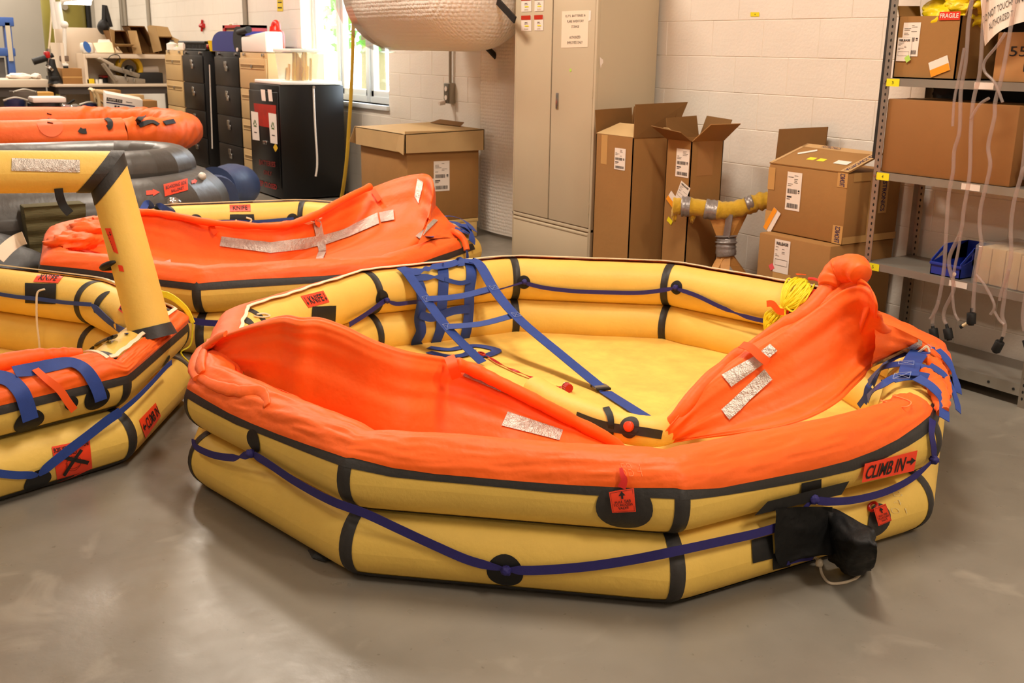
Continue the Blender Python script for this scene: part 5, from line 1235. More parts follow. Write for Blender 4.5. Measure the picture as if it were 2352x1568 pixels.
# ================================================================== GREY STORAGE CABINET
CABM = mat('beige_cabinet_paint', (196, 180, 152), .42, spec=.4, var=(2, .02)); GAPD = mat('gap_dark', (60, 52, 44), .8)
X0, X1, Y0, Y1, ZT = -6.215, -5.303, 4.04, 4.515, 1.98
cab = thing('storage_cabinet', 'tall grey beige metal storage cabinet with two doors and a bottom drawer', 'cabinet', ((X0+X1)/2, (Y0+Y1)/2, 0))
MB().box(X0, X1, Y0+.016, Y1, .0, ZT).build('body', CABM, cab, bevel=.006)
b = MB(); b.box(X0, X0+.012, Y0, Y0+.02, 0, ZT); b.box(X1-.022, X1, Y0-.002, Y0+.02, 0, ZT); b.box(X0, X1, Y0, Y0+.02, 0, .035); b.box(X0, X1, Y0, Y0+.02, ZT-.03, ZT); b.box(X0, X1, Y0, Y0+.02, .330, .350); b.build('front_frame', CABM, cab, bevel=.002)
XM = at(1266, 200, y=Y0).x
dl = MB().box(X0+.015, XM-.006, Y0-.002, Y0+.018, .356, ZT-.033).build('door', CABM, cab, bevel=.004); dr = MB().box(XM+.006, X1-.026, Y0-.002, Y0+.018, .356, ZT-.033).build('door', CABM, cab, bevel=.004)
MB().box(XM-.0065, XM+.0065, Y0+.006, Y0+.017, .356, ZT-.03).build('door_gap', GAPD, cab, smooth=0)
MB().box(X0+.015, X1-.026, Y0-.002, Y0+.018, .04, .322).build('drawer', CABM, cab, bevel=.004); MB().box(X0+.02, X1-.03, Y0-.006, Y0+.018, .305, .318).build('drawer_pull', CABM, cab, bevel=.002)
za, zb = at(1281, 250, y=Y0).z, at(1281, 213, y=Y0).z; hx = at(1281, 230, y=Y0).x
h = MB().box(hx-.014, hx+.014, Y0-.008, Y0+.001, za, zb).build('handle', CHROME, dr, bevel=.003); 
b = MB()
for z in np.linspace(.45, ZT-.1, 3): b.box(X1-.027, X1-.022, Y0-.006, Y0, z, z+.06)
b.build('hinge', CABM, cab, smooth=0)
def cabq(q): return quad_map(*[at(u, v, y=Y0-.0025) for u, v in q])
mp = cabq([(1289, 110), (1350, 108), (1353, 23), (1291, 26)]); t = sheet('paper_notice', mp, mat('glossy_paper', (240, 224, 200), .22), dr, .001, label='white printed paper notice')
for k, s_ in enumerate(("ELT'S, BATTERIES &", 'FLARE INVENTORY', 'STORAGE', '', 'AUTHORIZED', 'EMPLOYEES ONLY')):
    if s_: w = len(s_)/18*.74; z = .86-k*.145; lettering(s_, sub(mp, .52-w/2, .52+w/2, z-.035, z+.035), mat('soft_black_print', (90, 78, 66), .8), t, .002)
sheet('clear_sleeve', cabq([(1352, 48), (1357, 47), (1358, 24), (1353, 24)]), PAPER, dr, .001)
REDP = mat('red_card_print', (186, 44, 20), .5)
for q in ([(1198, 71), (1221, 71), (1221, 35), (1198, 36)], [(1228, 70), (1248, 70), (1249, 34), (1228, 35)], [(1198, 27), (1221, 26), (1221, -9), (1198, -8)], [(1228, 26), (1249, 25), (1250, -10), (1229, -9)]):
    mp = cabq(q); t = sheet('hazard_card', mp, PAPER, dl, .002, label='small white card with a red heading'); sheet('red_heading', sub(mp, 0, .95, .72, 1), REDP if q[0][0] != 1228 or q[0][1] > 50 else mat('grey_heading', (120, 112, 100), .6), t, .004)
    bars(mp, [(.35, .62, .52, .55), (.3, .7, .44, .46)], PRINT, t, .004); bars(mp, [(.35, .75, .28, .36)], YSTK, t, .004, 'yellow_print'); bars(mp, [(.3, .7, .14, .16), (.3, .72, .08, .10)], mat('pale_print', (190, 176, 160), .7), t, .004)
p = at(1310, 161, y=Y0-.004); MB().cyl(p, p+Vector((0, .002, 0)), .010, n=20).build('green_dot', GSTK, dr)
mp = quad_map(*[at(u, v, x=X1+.001) for u, v in ((1378, 152), (1384, 148), (1387, 138), (1376, 130))]); sheet('torn_tape', mp, PAPER, cab, .002, poly=[(0, .2), (.2, -.3), (.5, 0), (1, .4), (.8, .95), (.1, 1)])

# wall sticker and sockets
w1 = thing('wall_sticker', 'small yellow sticker alone on the white block wall', 'sticker', at(1734, 33, y=WALL_Y)); sheet('sticker', quad_map(*[at(u, v, y=WALL_Y-.002) for u, v in ((1724, 38), (1744, 38), (1744, 28), (1724, 28))]), YSTK, w1, .001)
p = at(1734, 33, y=WALL_Y-.004); MB().cyl(p, p+Vector((0, .002, 0)), .003, n=8).build('print_dot', INK, w1)
ol = thing('wall_socket', 'grey surface socket box at the foot of a conduit below the bubble wrap roll', 'socket', at(1032, 215, y=4.52)); GREYM = mat('grey_metal_box', (168, 160, 146), .45, metal=.3)
c = at(1034, 214, y=4.53); MB().box(c.x-.05, c.x+.04, 4.50, WALL_Y+.003, c.z-.085, c.z+.085).build('box', GREYM, ol, bevel=.006)
f = MB().box(c.x-.046, c.x+.036, 4.494, 4.501, c.z-.08, c.z+.08).build('face_plate', mat('dark_face', (96, 90, 74), .5), ol, bevel=.003)
for dz in (.036, -.036): MB().cyl((c.x-.004, 4.495, c.z+dz), (c.x-.004, 4.488, c.z+dz), .021, n=16).build('outlet', PAPER, f)
MB().cyl((c.x-.03, 4.49, c.z-.075), (c.x-.03, 4.44, c.z-.085), .022, .018, 14).build('plug', PAPER, ol)
MB().cyl((c.x, 4.53, c.z+.08), (c.x, 4.53, 2.6), .013, n=12).build('conduit', GREYM, ol)

# ================================================================== BUBBLE WRAP ROLL
def bubble_mat(name, tint, body, glaze):
    m = clear_mat(name, tint, .18, body, glaze); nt = m.node_tree; N = nt.nodes; L = nt.links
    tc = N.new('ShaderNodeTexCoord'); vo = N.new('ShaderNodeTexVoronoi'); vo.inputs['Scale'].default_value = 38; vo.inputs['Randomness'].default_value = .25; L.new(tc.outputs['Object'], vo.inputs['Vector'])
    bn = N.new('ShaderNodeBump'); bn.inputs['Distance'].default_value = .007; bn.invert = True; L.new(vo.outputs['Distance'], bn.inputs['Height'])
    for n in N:
        if n.type in ('BSDF_GLOSSY', 'BSDF_DIFFUSE'): L.new(bn.outputs[0], n.inputs['Normal'])
    return m
BUB = bubble_mat('bubble_wrap_roll', (250, 246, 236), .96, .06); BUBS = bubble_mat('bubble_wrap_sheet', (250, 244, 236), .72, .10)
rl = thing('bubble_wrap_roll', 'huge roll of bubble wrap on wall brackets, its loose end hanging to the floor', 'roll', (-7.2, 4.0, 1.9))
rc = (4.0, 1.885); rr = .455
b = MB(); P = []
for i in range(49):
    t = 2*PI*i/48; P.append([Vector((-7.93+1.69*f, rc[0]+(rr+.006*math.sin(5*t+k))*math.cos(t)*g_, rc[1]+(rr+.006*math.sin(3*t))*math.sin(t)*g_)) for k, f in enumerate([.0, .1, .2, .3, .4, .5, .6, .7, .78, .84, .89, .93, .96, .985, 1.0]) for g_ in [math.sqrt(max(.004, 1-(max(0, f-.72)/.28)**2))]])
b.grid(P).build('wrap_body', BUB, rl, smooth=60)
for x in (-7.93,):
    b = MB(); b.add([(x, rc[0]+rr*.985*math.cos(2*PI*i/40), rc[1]+rr*.985*math.sin(2*PI*i/40)) for i in range(40)], [tuple(range(40))]); b.build('roll_end', BUB, rl, smooth=0)
# the looser outer turn standing proud at the far end
b = MB(); P = []
for i in range(41):
    t = PI*.55+PI*1.1*i/40; P.append([Vector((-8.02+.3*k/3, rc[0]+(rr+.03)*math.cos(t), rc[1]+(rr+.03)*math.sin(t))) for k in range(4)])
b.grid(P).build('loose_turn', POLY, rl, smooth=60)
b = MB(); P = []
for i in range(13):
    row = []
    for j in range(25):
        u, v = i/12, j/24; row.append(Vector((-7.34+1.06*u, 4.455 - .01*math.sin(u*9)-.012*noise.noise(Vector((u*3, v*4, 1))), .03+1.75*v)))
    P.append(row)
b.grid(P).build('hanging_end', BUBS, rl, smooth=60)
MB().cyl((-8.1, rc[0], rc[1]), (-6.3, rc[0], rc[1]), .03, n=14).build('core_bar', BLK, rl)
br = MB(); 
p0, p1 = at(1152, 182, y=4.52), at(1150, 60, y=4.52); br.box(p0.x-.03, p0.x+.03, 4.50, WALL_Y+.003, p0.z, 2.1); q0, q1 = at(1150, 142, y=4.50), at(1118, 108, y=4.50)
br.tube([q0, Vector((q0.x, 4.0, q0.z+.42))], .022, 8); br.tube([q0, q1], .02, 8); br.build('wall_bracket', BLK, rl, smooth=0)
MB().ribbon([at(1120, -22, y=3.93), at(1183, 46, y=3.93)], [Vector((0, -1, 0))]*2, .045, .012).build('bracket_arm', BLK, rl)

# ================================================================== BIG LIDDED CARTON ON A PALLET BLOCK
X0, X1, Y0, Y1 = -7.97, -7.155, 3.70, 4.33
bc = carton('carton', 'big carton with a torn pale lid, standing on a wooden block under the window side', X0, X1, Y0, Y1, .155, .70, CARD, False, None, False)
L = .03
b = MB(); zl0, zl1 = .685, .825
b.box(X0-L, X1+L, Y0-L, Y0-L+.006, zl0, zl1); b.box(X1+L-.006, X1+L, Y0-L, Y1+L, zl0, zl1+.02); b.box(X0-L, X1+L, Y1+L-.006, Y1+L, zl0, zl1+.02); b.box(X0-L, X0-L+.006, Y0-L, Y1+L, zl0, zl1)
b.hexa([(X0-L, Y0-L, zl1-.006), (X1+L, Y0-L, zl1-.006), (X1+L, Y1+L, zl1+.014), (X0-L, Y1+L, zl1+.014)], [(X0-L, Y0-L, zl1), (X1+L, Y0-L, zl1), (X1+L, Y1+L, zl1+.02), (X0-L, Y1+L, zl1+.02)]); lid = b.build('lid', CARDL, bc, smooth=0, label='torn pale lid')
flap(lid, (X0-L, Y0-L-.004, zl1), (X0-L, Y0-L+.12, zl1), (X0-L-.09, Y0-L+.10, zl0-.02), (X0-L-.10, Y0-L-.01, zl0+.01), CARDL, .004, 'torn_flap')
flap(lid, (X1-.06, Y0-L-.008, zl1-.02), (X1+L, Y0-L-.008, zl1), (X1+L+.005, Y0-L-.02, zl0-.01), (X1-.10, Y0-L-.012, zl0+.015), CARDL, .004, 'corner_tab')
flap(lid, (X0+.12, Y1-.05, zl1+.024), (X1-.25, Y1-.02, zl1+.024), (X1-.28, Y1+.03, zl1+.05), (X0+.14, Y1+.03, zl1+.05), CARDD, .004, 'top_flap')
mp = face(0, X0, X1, Y0, Y1, .155, .70, 'right'); t = ship_label(sub(mp, .36, .58, .42, .84), bc, 21); sheet('small_label', sub(mp, .22, .36, .54, .60), PAPER, bc, .002)
pb_ = thing('pallet_block', 'wooden pallet block under the big lidded carton', 'wood', (-7.4, 4.05, 0)); PINE = mat('pale_pine', (214, 178, 112), .65, bump=(14, .002, (8, 1, 1)), var=(5, .1))
for (a, c) in ((X0+.03, X0+.15), (-7.62, -7.50), (X1-.14, X1-.005)): MB().box(a, c, Y0+.05, Y1-.01, .005, .125).build('bearer', PINE, pb_, bevel=.004)
MB().box(X0+.02, X1-.002, Y0+.03, Y1, .125, .152).build('top_board', PINE, pb_, bevel=.003)

# ================================================================== WINDOW
ALU = mat('white_window_frame', (226, 232, 236), .4); GLASS = clear_mat('window_glass', (255, 255, 255), .02, 0.0, .12)
b = MB(); YG = WALL_Y+.17
b.box(WX0, WX0+.05, YG-.04, YG+.04, WZ0, WZ1); b.box(WX1-.05, WX1, YG-.04, YG+.04, WZ0, WZ1); b.box(WX0, WX1, YG-.04, YG+.04, WZ0, WZ0+.06); b.box(WX0, WX1, YG-.04, YG+.04, WZ1-.06, WZ1)
win = b.build('window_1', ALU, None, smooth=0); win['kind'] = 'structure'
n_ = 3; ww = (WX1-WX0)/n_
for k in range(n_):
    a, c = WX0+k*ww, WX0+(k+1)*ww
    b = MB()
    for x in (a+.03, c-.09): b.box(x, x+.06, YG-.03, YG+.03, WZ0+.05, WZ1-.05)
    b.box(a+.03, c-.03, YG-.03, YG+.03, WZ0+.05, WZ0+.12); b.box(a+.03, c-.03, YG-.03, YG+.03, WZ1-.12, WZ1-.05); b.build('sash', ALU, win, bevel=.006)
    if k: MB().box(a-.03, a+.03, YG-.05, YG+.05, WZ0, WZ1).build('mullion', ALU, win, bevel=.006)
    MB().box(a+.09, c-.09, YG-.003, YG+.003, WZ0+.12, WZ1-.12).build('pane', GLASS, win, smooth=0)
MB().box(WX0-.02, WX1+.01, WALL_Y-.03, YG-.03, WZ0-.045, WZ0).build('sill', ALU, win, bevel=.006)
# lawn and trees outside
g_ = MB().box(-40, 10, WALL_Y+.4, 40, -.6, -.5).build('ground', mat('pale_lawn', (150, 190, 110), .9, var=(.8, .15)), None, smooth=0); g_['kind'] = 'structure'
LEAF = mat('tree_leaves', (120, 176, 92), .7, var=(1.5, .2)); BARK = mat('tree_bark', (110, 90, 70), .9)
rnd = random.Random(12)
for k, (tx, ty, th, tr) in enumerate(((-21.5, 10.5, 4.2, 1.7), (-26.5, 12.5, 5.2, 2.0), (-19.5, 12.8, 4.8, 1.5))):
    tr_ = thing('tree', ('broad leafy tree seen through the window panes', 'taller leafy tree at the far end of the window view', 'slim leafy tree at the near end of the window view')[k], 'tree', (tx, ty, -.5))
    MB().cyl((tx, ty, -.5), (tx, ty, th*.6), .16, .08, 10).build('trunk', BARK, tr_)
    b = MB()
    for i in range(900):
        d = Vector((rnd.gauss(0, 1), rnd.gauss(0, 1), rnd.gauss(0, 1))).normalized()*tr*rnd.uniform(.45, 1.0)*(1+.25*noise.noise(Vector((i*.05, k, 0))))
        c = Vector((tx, ty, th*.62+.3))+Vector((d.x, d.y, d.z*1.1)); a = Vector((rnd.uniform(-1, 1), rnd.uniform(-1, 1), rnd.uniform(-1, 1))).normalized()*.13; e = a.orthogonal().normalized()*.09
        b.quad(c-a, c+e, c+a, c-e)
    b.build('crown', LEAF, tr_, smooth=0, kind='stuff')

# ================================================================== BLACK RECYCLING CABINET
BKC = mat('black_cabinet_paint', (9, 9, 11), .3, spec=.4, var=(4, .1))
X0, X1, Y0, Y1, Z1 = -10.56, -9.75, 3.70, 4.36, 1.088
rc_ = thing('recycling_cabinet', 'black recycling collection cabinet with red panel and two recycling signs', 'cabinet', ((X0+X1)/2, (Y0+Y1)/2, 0))
MB().box(X0, X1, Y0, Y1, .015, Z1).build('body', BKC, rc_, bevel=.012)
fq = lambda q: quad_map(*[at(u, v, y=Y0-.001) for u, v in q])
RPN = mat('red_panel', (168, 26, 12), .4, var=(9, .25)); DKR = mat('dim_red_print', (120, 26, 16), .6)
MB().box(X0+.01, X1-.02, Y0-.012, Y0+.002, .12, 1.02).build('door', BKC, rc_, bevel=.005)
f2 = lambda q: quad_map(*[at(u, v, y=Y0-.0135) for u, v in q])
sheet('red_panel', f2([(588, 287), (634, 296), (634, 242), (583, 237)]), RPN, rc_, .001)
for q in ([(602, 231), (611, 232), (609, 206), (599, 205)], [(618, 232), (627, 233), (624, 206), (615, 205)]): sheet('white_card', f2(q), PAPER, rc_, .002)
GRN = mat('green_print', (70, 110, 50), .6)
for q in ([(581, 320), (597, 323), (593, 258), (577, 255)], [(622, 328), (638, 331), (635, 262), (617, 259)]):
    mp = f2(q); t = sheet('recycling_sign', mp, PAPER, rc_, .003, label='white card with a green recycling triangle')
    for k in range(3):
        a0 = PI/2+2*PI*k/3; a1 = a0+2*PI/3; P0_ = (math.cos(a0), math.sin(a0)); P1_ = (math.cos(a1), math.sin(a1)); f = lambda p, s_: (.5+.34*s_*p[0], .58+.19*s_*p[1])
        l = lambda a, c, t_: (a[0]+(c[0]-a[0])*t_, a[1]+(c[1]-a[1])*t_)
        sheet('arrow', mp, GRN, t, .005, poly=[f(l(P0_, P1_, .15), 1.05), f(l(P0_, P1_, .62), 1.05), f(l(P0_, P1_, .62), 1.3), f(l(P0_, P1_, .92), .85), f(l(P0_, P1_, .62), .35), f(l(P0_, P1_, .62), .6), f(l(P0_, P1_, .15), .6)])
    bars(mp, [(.3, .7, .26, .29)], PRINT, t, .005)
sheet('warning_diamond', f2([(628, 348), (639, 350), (639, 330), (628, 328)]), mat('yellow_warning', (226, 180, 40), .5), rc_, .003, poly=[(.5, 0), (1, .5), (.5, 1), (0, .5)])
MB().box(at(604, 325, y=Y0-.02).x, at(612, 325, y=Y0-.02).x, Y0-.025, Y0-.01, at(608, 330, y=Y0).z, at(608, 322, y=Y0).z).build('latch', CHROME, rc_, bevel=.003)
lettering('BATTERIES', f2([(596, 378), (633, 384), (633, 372), (596, 366)]), DKR, rc_, .003, bold=.02); lettering('ONLY', f2([(606, 400), (625, 404), (625, 394), (606, 390)]), DKR, rc_, .003, bold=.02)
lettering('KEEP CLOSED', f2([(590, 424), (636, 436), (636, 424), (590, 412)]), mat('red_print', (160, 26, 22), .6), rc_, .003, bold=.02)
P = [at(720, 200, x=X1+.006), at(722, 250, x=X1+.006), at(725, 310, x=X1+.006), at(728, 355, x=X1+.006), at(728, 385, x=X1+.006), at(725, 405, x=X1+.006)]
MB().tube(crom(P, 30), .010, 8).build('hanging_cord', PAPER, rc_); MB().cyl(P[0]-Vector((.006, 0, 0)), P[0]+Vector((.01, 0, 0)), .014, n=12).build('cord_hook', CHROME, rc_)
tray = thing('white_board', 'white board lying flat on top of the black recycling cabinet', 'board', (-10.1, 4.05, Z1)); WPL = mat('white_plastic', (238, 236, 228), .4)
MB().box(X0+.10, X1+.01, Y0+.02, Y1-.02, Z1+.003, Z1+.035).build('board', WPL, tray, bevel=.008)
cx = at(684, 180, y=3.97).x; cz = Z1+.037
jug = thing('clear_tub', 'clear tub of yellow strips on the white board over the black cabinet', 'tub', (cx, 3.97, cz)); ztop = at(684, 112, y=3.97).z
b = MB().hexa([(cx-.20, 3.85, cz), (cx+.18, 3.85, cz), (cx+.18, 4.09, cz), (cx-.20, 4.09, cz)], [(cx-.23, 3.83, ztop), (cx+.21, 3.83, ztop), (cx+.21, 4.12, ztop), (cx-.23, 4.12, ztop)]); b.build('tub_wall', clear_mat('milky_plastic', (244, 244, 238), .2, .25, .2), jug, bevel=.01)
MB().box(cx-.24, cx+.22, 3.82, 4.13, ztop-.03, ztop).build('tub_rim', WPL, jug, bevel=.006)
rnd = random.Random(2); YST = mat('amber_strips', (240, 186, 60), .5); b = MB()
for i in range(26): x = cx-.16+.30*rnd.random(); h = rnd.uniform(.10, .30); b.hexa([(x-.012, 3.88+.02*(i % 9), cz+.004), (x+.012, 3.88+.02*(i % 9), cz+.004), (x+.012, 3.895+.02*(i % 9), cz+.004), (x-.012, 3.895+.02*(i % 9), cz+.004)], [(x-.012+.03, 3.88+.02*(i % 9), cz+h), (x+.012+.03, 3.88+.02*(i % 9), cz+h), (x+.042, 3.895+.02*(i % 9), cz+h), (x+.018, 3.895+.02*(i % 9), cz+h)])
b.build('strips', YST, jug, smooth=0, kind='stuff')

# ================================================================== FILE CABINETS
BKF = mat('black_file_paint', (24, 22, 21), .4, spec=.35, var=(3, .08)); TAN = mat('tan_file_paint', (200, 168, 116), .45, var=(3, .04))
def file_cabinet(label, x0, x1, m, style):
    y0, y1, z1 = 3.9, 4.53, 1.372; c = thing('file_cabinet', label, 'file cabinet', ((x0+x1)/2, (y0+y1)/2, 0), 'four drawer file cabinets')
    MB().box(x0, x1, y0+.018, y1, .01, z1).build('body', m, c, bevel=.006); h = (z1-.10)/4
    for k in range(4):
        z0 = .05+k*h; d = MB().box(x0+.012, x1-.012, y0, y0+.02, z0+.004, z0+h-.006).build('drawer', m, c, bevel=.005); xm = (x0+x1)/2
        if style == 'black':
            b = MB(); b.box(xm-.05, xm+.03, y0-.012, y0, z0+h-.115, z0+h-.05); b.box(xm-.015, xm+.065, y0-.014, y0, z0+h-.155, z0+h-.10); b.build('handle', CHROME, d, bevel=.004)
        else:
            b = MB(); b.box(x0+.05, x1-.05, y0-.006, y0, z0+h-.075, z0+h-.062); b.box(x0+.05, x1-.05, y0-.006, y0, z0+h-.115, z0+h-.102); b.build('pull_ledge', m, d, bevel=.003); MB().box(x0+.055, x1-.055, y0-.002, y0, z0+h-.100, z0+h-.077).build('pull_recess', mat('tan_shade', (142, 112, 66), .6), d, smooth=0); MB().cyl((xm, y0-.014, z0+h-.088), (xm, y0, z0+h-.088), .020, n=12).build('label_knob', CHROME, d)
    for x in (x0+.16, x1-.10): MB().cyl((x, y0-.006, z1-.022), (x, y0+.02, z1-.022), .017, n=12).build('lock', CHROME, c)
    return c
file_cabinet('tan file cabinet next to the workbench, a yellow dot on its edge', -14.28, -13.54, TAN, 'tan')
fb_ = file_cabinet('black file cabinet beside the tan one with the yellow dot', -13.52, -12.70, BKF, 'black')
file_cabinet('black file cabinet under the blue machine', -12.26, -11.44, BKF, 'black')
file_cabinet('tan file cabinet under the red can, partly behind the recycling cabinet', -11.42, -10.60, TAN, 'tan')
P = [Vector((-12.69, 3.98, 1.22)), Vector((-12.685, 3.97, .9)), Vector((-12.68, 3.96, .5)), Vector((-12.675, 3.95, .25))]; MB().tube(crom(P, 20), .008, 6).build('hanging_cord', PAPER, fb_)
zc = 1.373
# on top of the cabinets
q = lambda u, v, y=4.1: at(u, v, y=y)
bk = thing('wire_basket', 'shallow black slatted basket on the black file cabinets', 'basket', (-13.1, 4.1, zc)); xa, xb = q(434, 110).x, q(496, 110).x; zt = q(470, 98).z
b = MB(); 
for (z, r) in ((zc+.012, .012), (zt, .018)):
    b.tube([(xa, 3.98, z), (xb, 3.98, z), (xb, 4.36, z), (xa, 4.36, z)], r, 6, True)
b.build('rim', BLK, bk); 
for i in range(20):
    x = xa+(xb-xa)*i/19; MB().box(x-.014, x+.014, 3.975, 3.985, zc+.01, zt).build('slat', BLK, bk, smooth=0)
MB().box(xa, xb, 3.98, 4.36, zc+.003, zc+.012).build('bottom', BLK, bk, smooth=0)
rt_ = thing('red_tool', 'red tool lying in the black slatted basket', 'tool', ((xa+xb)/2, 4.15, zc+.02)); MB().tube([(xa+.3, 4.15, zc+.045), (xb-.3, 4.12, zc+.045)], .03, 10).build('tool_body', RED, rt_); MB().tube([(xb-.3, 4.12, zc+.045), (xb-.1, 4.1, zc+.045)], .018, 8).build('tool_grip', BLK, rt_)
yc = thing('yellow_cup', 'small yellow cup between the basket and the blue machine', 'cup', q(502, 110)); c = q(502, 110); MB().lathe([(0, 0), (.10, 0), (.12, .12), (.11, .12), (.09, .02)], (c.x, c.y, zc), 16).build('cup_body', mat('yellow_plastic', (240, 200, 30), .4), yc)
mc = thing('blue_machine', 'blue machine with a round black wheel on top of the file cabinets', 'machine', (-11.9, 4.1, zc)); MBL = mat('blue_machine_paint', (30, 42, 124), .4)
xa, xb = q(515, 110).x, q(594, 110).x; za = q(550, 73).z; ym = 4.02
b = MB(); n = 14; prof = [(xa, zc+.004), (xb, zc+.004), (xb, za-.03), (xb-.05, za)] + [(xa+.35-.35*math.sin(PI/2*i/n), zc+.004+(za-zc)*(1-.0*i)-(za-zc)*.62*(1-math.cos(PI/2*i/n))) for i in range(n+1)]
vs = [(x, 3.96, z) for x, z in prof]+[(x, 4.4, z) for x, z in prof]; m_ = len(prof); b.add(vs, [tuple(range(m_))[::-1], tuple(range(m_, 2*m_))]+[(i, (i+1) % m_, m_+(i+1) % m_, m_+i) for i in range(m_)]); b.build('housing', MBL, mc, smooth=30)
c = q(549, 92, 3.95); MB().cyl((c.x, 3.93, c.z), (c.x, 3.965, c.z), .14, .14, 28).build('wheel', BLK, mc); MB().cyl((c.x, 3.92, c.z-.10), (c.x, 3.93, c.z-.10), .022, n=12).build('wheel_knob', PAPER, mc)
e = q(582, 68, 3.95); MB().tube([(c.x+.1, 3.92, c.z+.08), (e.x, 3.9, e.z)], .035, 10).build('handle_arm', BLK, mc)
rb_ = thing('red_case', 'red framed case resting on the blue machine', 'case', q(550, 65)); xa, xb = q(527, 65).x, q(573, 65).x; z0, z1 = za+.004, q(550, 58).z; b = MB(); b.box(xa, xa+.07, 4.02, 4.3, z0, z1); b.box(xb-.07, xb, 4.02, 4.3, z0, z1); b.box(xa, xb, 4.02, 4.3, z1-.03, z1); b.build('frame', RED, rb_, smooth=0); MB().box(xa+.06, xb-.06, 4.04, 4.3, z0, z1-.03).build('case_body', CARDL, rb_, smooth=0)
wp = thing('upright_board', 'narrow white upright panel beside the blue machine', 'panel', q(511, 80)); xa, xb = q(506, 80).x, q(518, 80).x; MB().box(xa, xb, 4.20, 4.25, zc, q(511, 53, 4.2).z).build('panel', PAPER, wp, bevel=.008); MB().box(xa+.05, xb-.05, 4.195, 4.2, q(511, 66, 4.2).z, q(511, 56, 4.2).z).build('sticker', CARDL, wp, smooth=0)
wt = thing('white_box', 'low white box on the tan file cabinet in front of the blue machine', 'box', q(585, 108)); xa, xb = q(558, 108, 3.93).x, q(614, 108, 3.93).x; MB().hexa([(xa, 3.91, zc+.003), (xb, 3.91, zc+.003), (xb, 4.1, zc+.003), (xa, 4.1, zc+.003)], [(xa, 3.91, zc+.16), (xb, 3.91, zc+.21), (xb, 4.1, zc+.21), (xa, 4.1, zc+.16)]).build('box_body', WPL, wt, bevel=.02)
gc = thing('fuel_can', 'red plastic fuel can on the tan file cabinet near the window', 'fuel can', q(637, 90)); RCAN = mat('red_can_plastic', (222, 40, 18), .38); xa, xb = q(613, 110, 4.13).x, q(637, 110, 4.13).x; yb3 = xb/at(658, 100, y=1.0).x; z1 = q(637, 68, 4.13).z
MB().box(xa, xb, 4.13, yb3, zc+.003, z1).build('can_body', RCAN, gc, bevel=.05, seg=3); xm = (xa+xb)/2; ym_ = (4.13+yb3)/2; MB().tube(crom([(xm-.07, ym_, z1-.02), (xm-.065, ym_, z1+.05), (xm, ym_, z1+.075), (xm+.065, ym_, z1+.05), (xm+.07, ym_, z1-.02)], 20), .026, 10).build('can_handle', RCAN, gc); MB().cyl((xa+.06, ym_, z1-.02), (xa+.06, ym_, z1+.035), .035, .03, 14).build('can_cap', RCAN, gc)
for k, (u, v0, v1, r) in enumerate(((389, 119, 92, .07), (402, 118, 105, .06))):
    c = q(u, v0, 3.93); bt = thing('bottle', ('white bottle with a dark spray cap at the edge of the tan file cabinet', 'short white bottle behind the tan file cabinet front')[k], 'bottle', (c.x, 3.97, zc)); h = at(u, v1, y=3.93).z-zc
    MB().lathe([(0, .003), (r, .003), (r, h*.62), (r*.35, h*.8), (r*.35, h*.88), (0, h*.88)], (c.x, 3.97, zc), 16).build('bottle_body', WPL, bt); MB().cyl((c.x, 3.97, zc+h*.86), (c.x, 3.97, zc+h), r*.4, r*.3, 12).build('bottle_cap', (BLK if k == 0 else GSTK), bt)
wc = thing('white_carton', 'white carton standing on the tan file cabinet beside the bottles', 'box', q(418, 108)); xa, xb = q(409, 108, 3.95).x, q(420, 108, 3.95).x; MB().box(xa, xb, 3.95, 4.2, zc+.003, q(418, 98, 3.95).z).build('box_body', PAPER, wc, bevel=.006)
# on the wall
ys = thing('warning_sign', 'tall yellow warning sign high on the block wall left of the window', 'sign', at(643, 10, y=WALL_Y)); mp = quad_map(*[at(u, v, y=WALL_Y-.003) for u, v in ((637, 26), (650, 26), (649, -22), (636, -22))]); t = sheet('sign_plate', mp, mat('sign_yellow', (236, 208, 40), .5), ys, .001)
bars(mp, [(.2, .8, .80, .88), (.2, .8, .66, .74), (.2, .8, .54, .60), (.15, .85, .14, .20), (.15, .85, .40, .46)], INK, t, .003)
rh = thing('red_hook', 'small red cross shaped hook on the block wall', 'hook', at(464, 60, y=WALL_Y)); b = MB(); a, c = at(463.5, 72, y=WALL_Y-.02), at(464.5, 46, y=WALL_Y-.02); b.tube([a, c], .016, 8); b.tube([at(461, 59, y=WALL_Y-.02), at(468, 59, y=WALL_Y-.02)], .03, 8); b.tube([at(464, 56, y=WALL_Y), at(464, 56, y=WALL_Y-.03)], .02, 8); b.build('hook_body', RED, rh)
for k, (u, lab) in enumerate(((562, 'thin grey conduit on the block wall behind the blue machine'), (278, 'grey conduit nearest the room corner on the block wall'), (286, 'second grey conduit from the room corner on the block wall'), (340, 'grey conduit on the block wall above the open cartons'))):
    cd = thing('conduit', lab, 'conduit', at(u, 0, y=WALL_Y-.03)); x = at(u, 20, y=WALL_Y-.03).x; MB().cyl((x, WALL_Y-.03, 1.3), (x, WALL_Y-.03, CEIL_Z), .03, n=8).build('pipe', GREYM, cd)
    MB().box(x-.05, x+.05, WALL_Y-.035, WALL_Y+.004, 2.3, 2.34).build('clip', GREYM, cd, smooth=0)
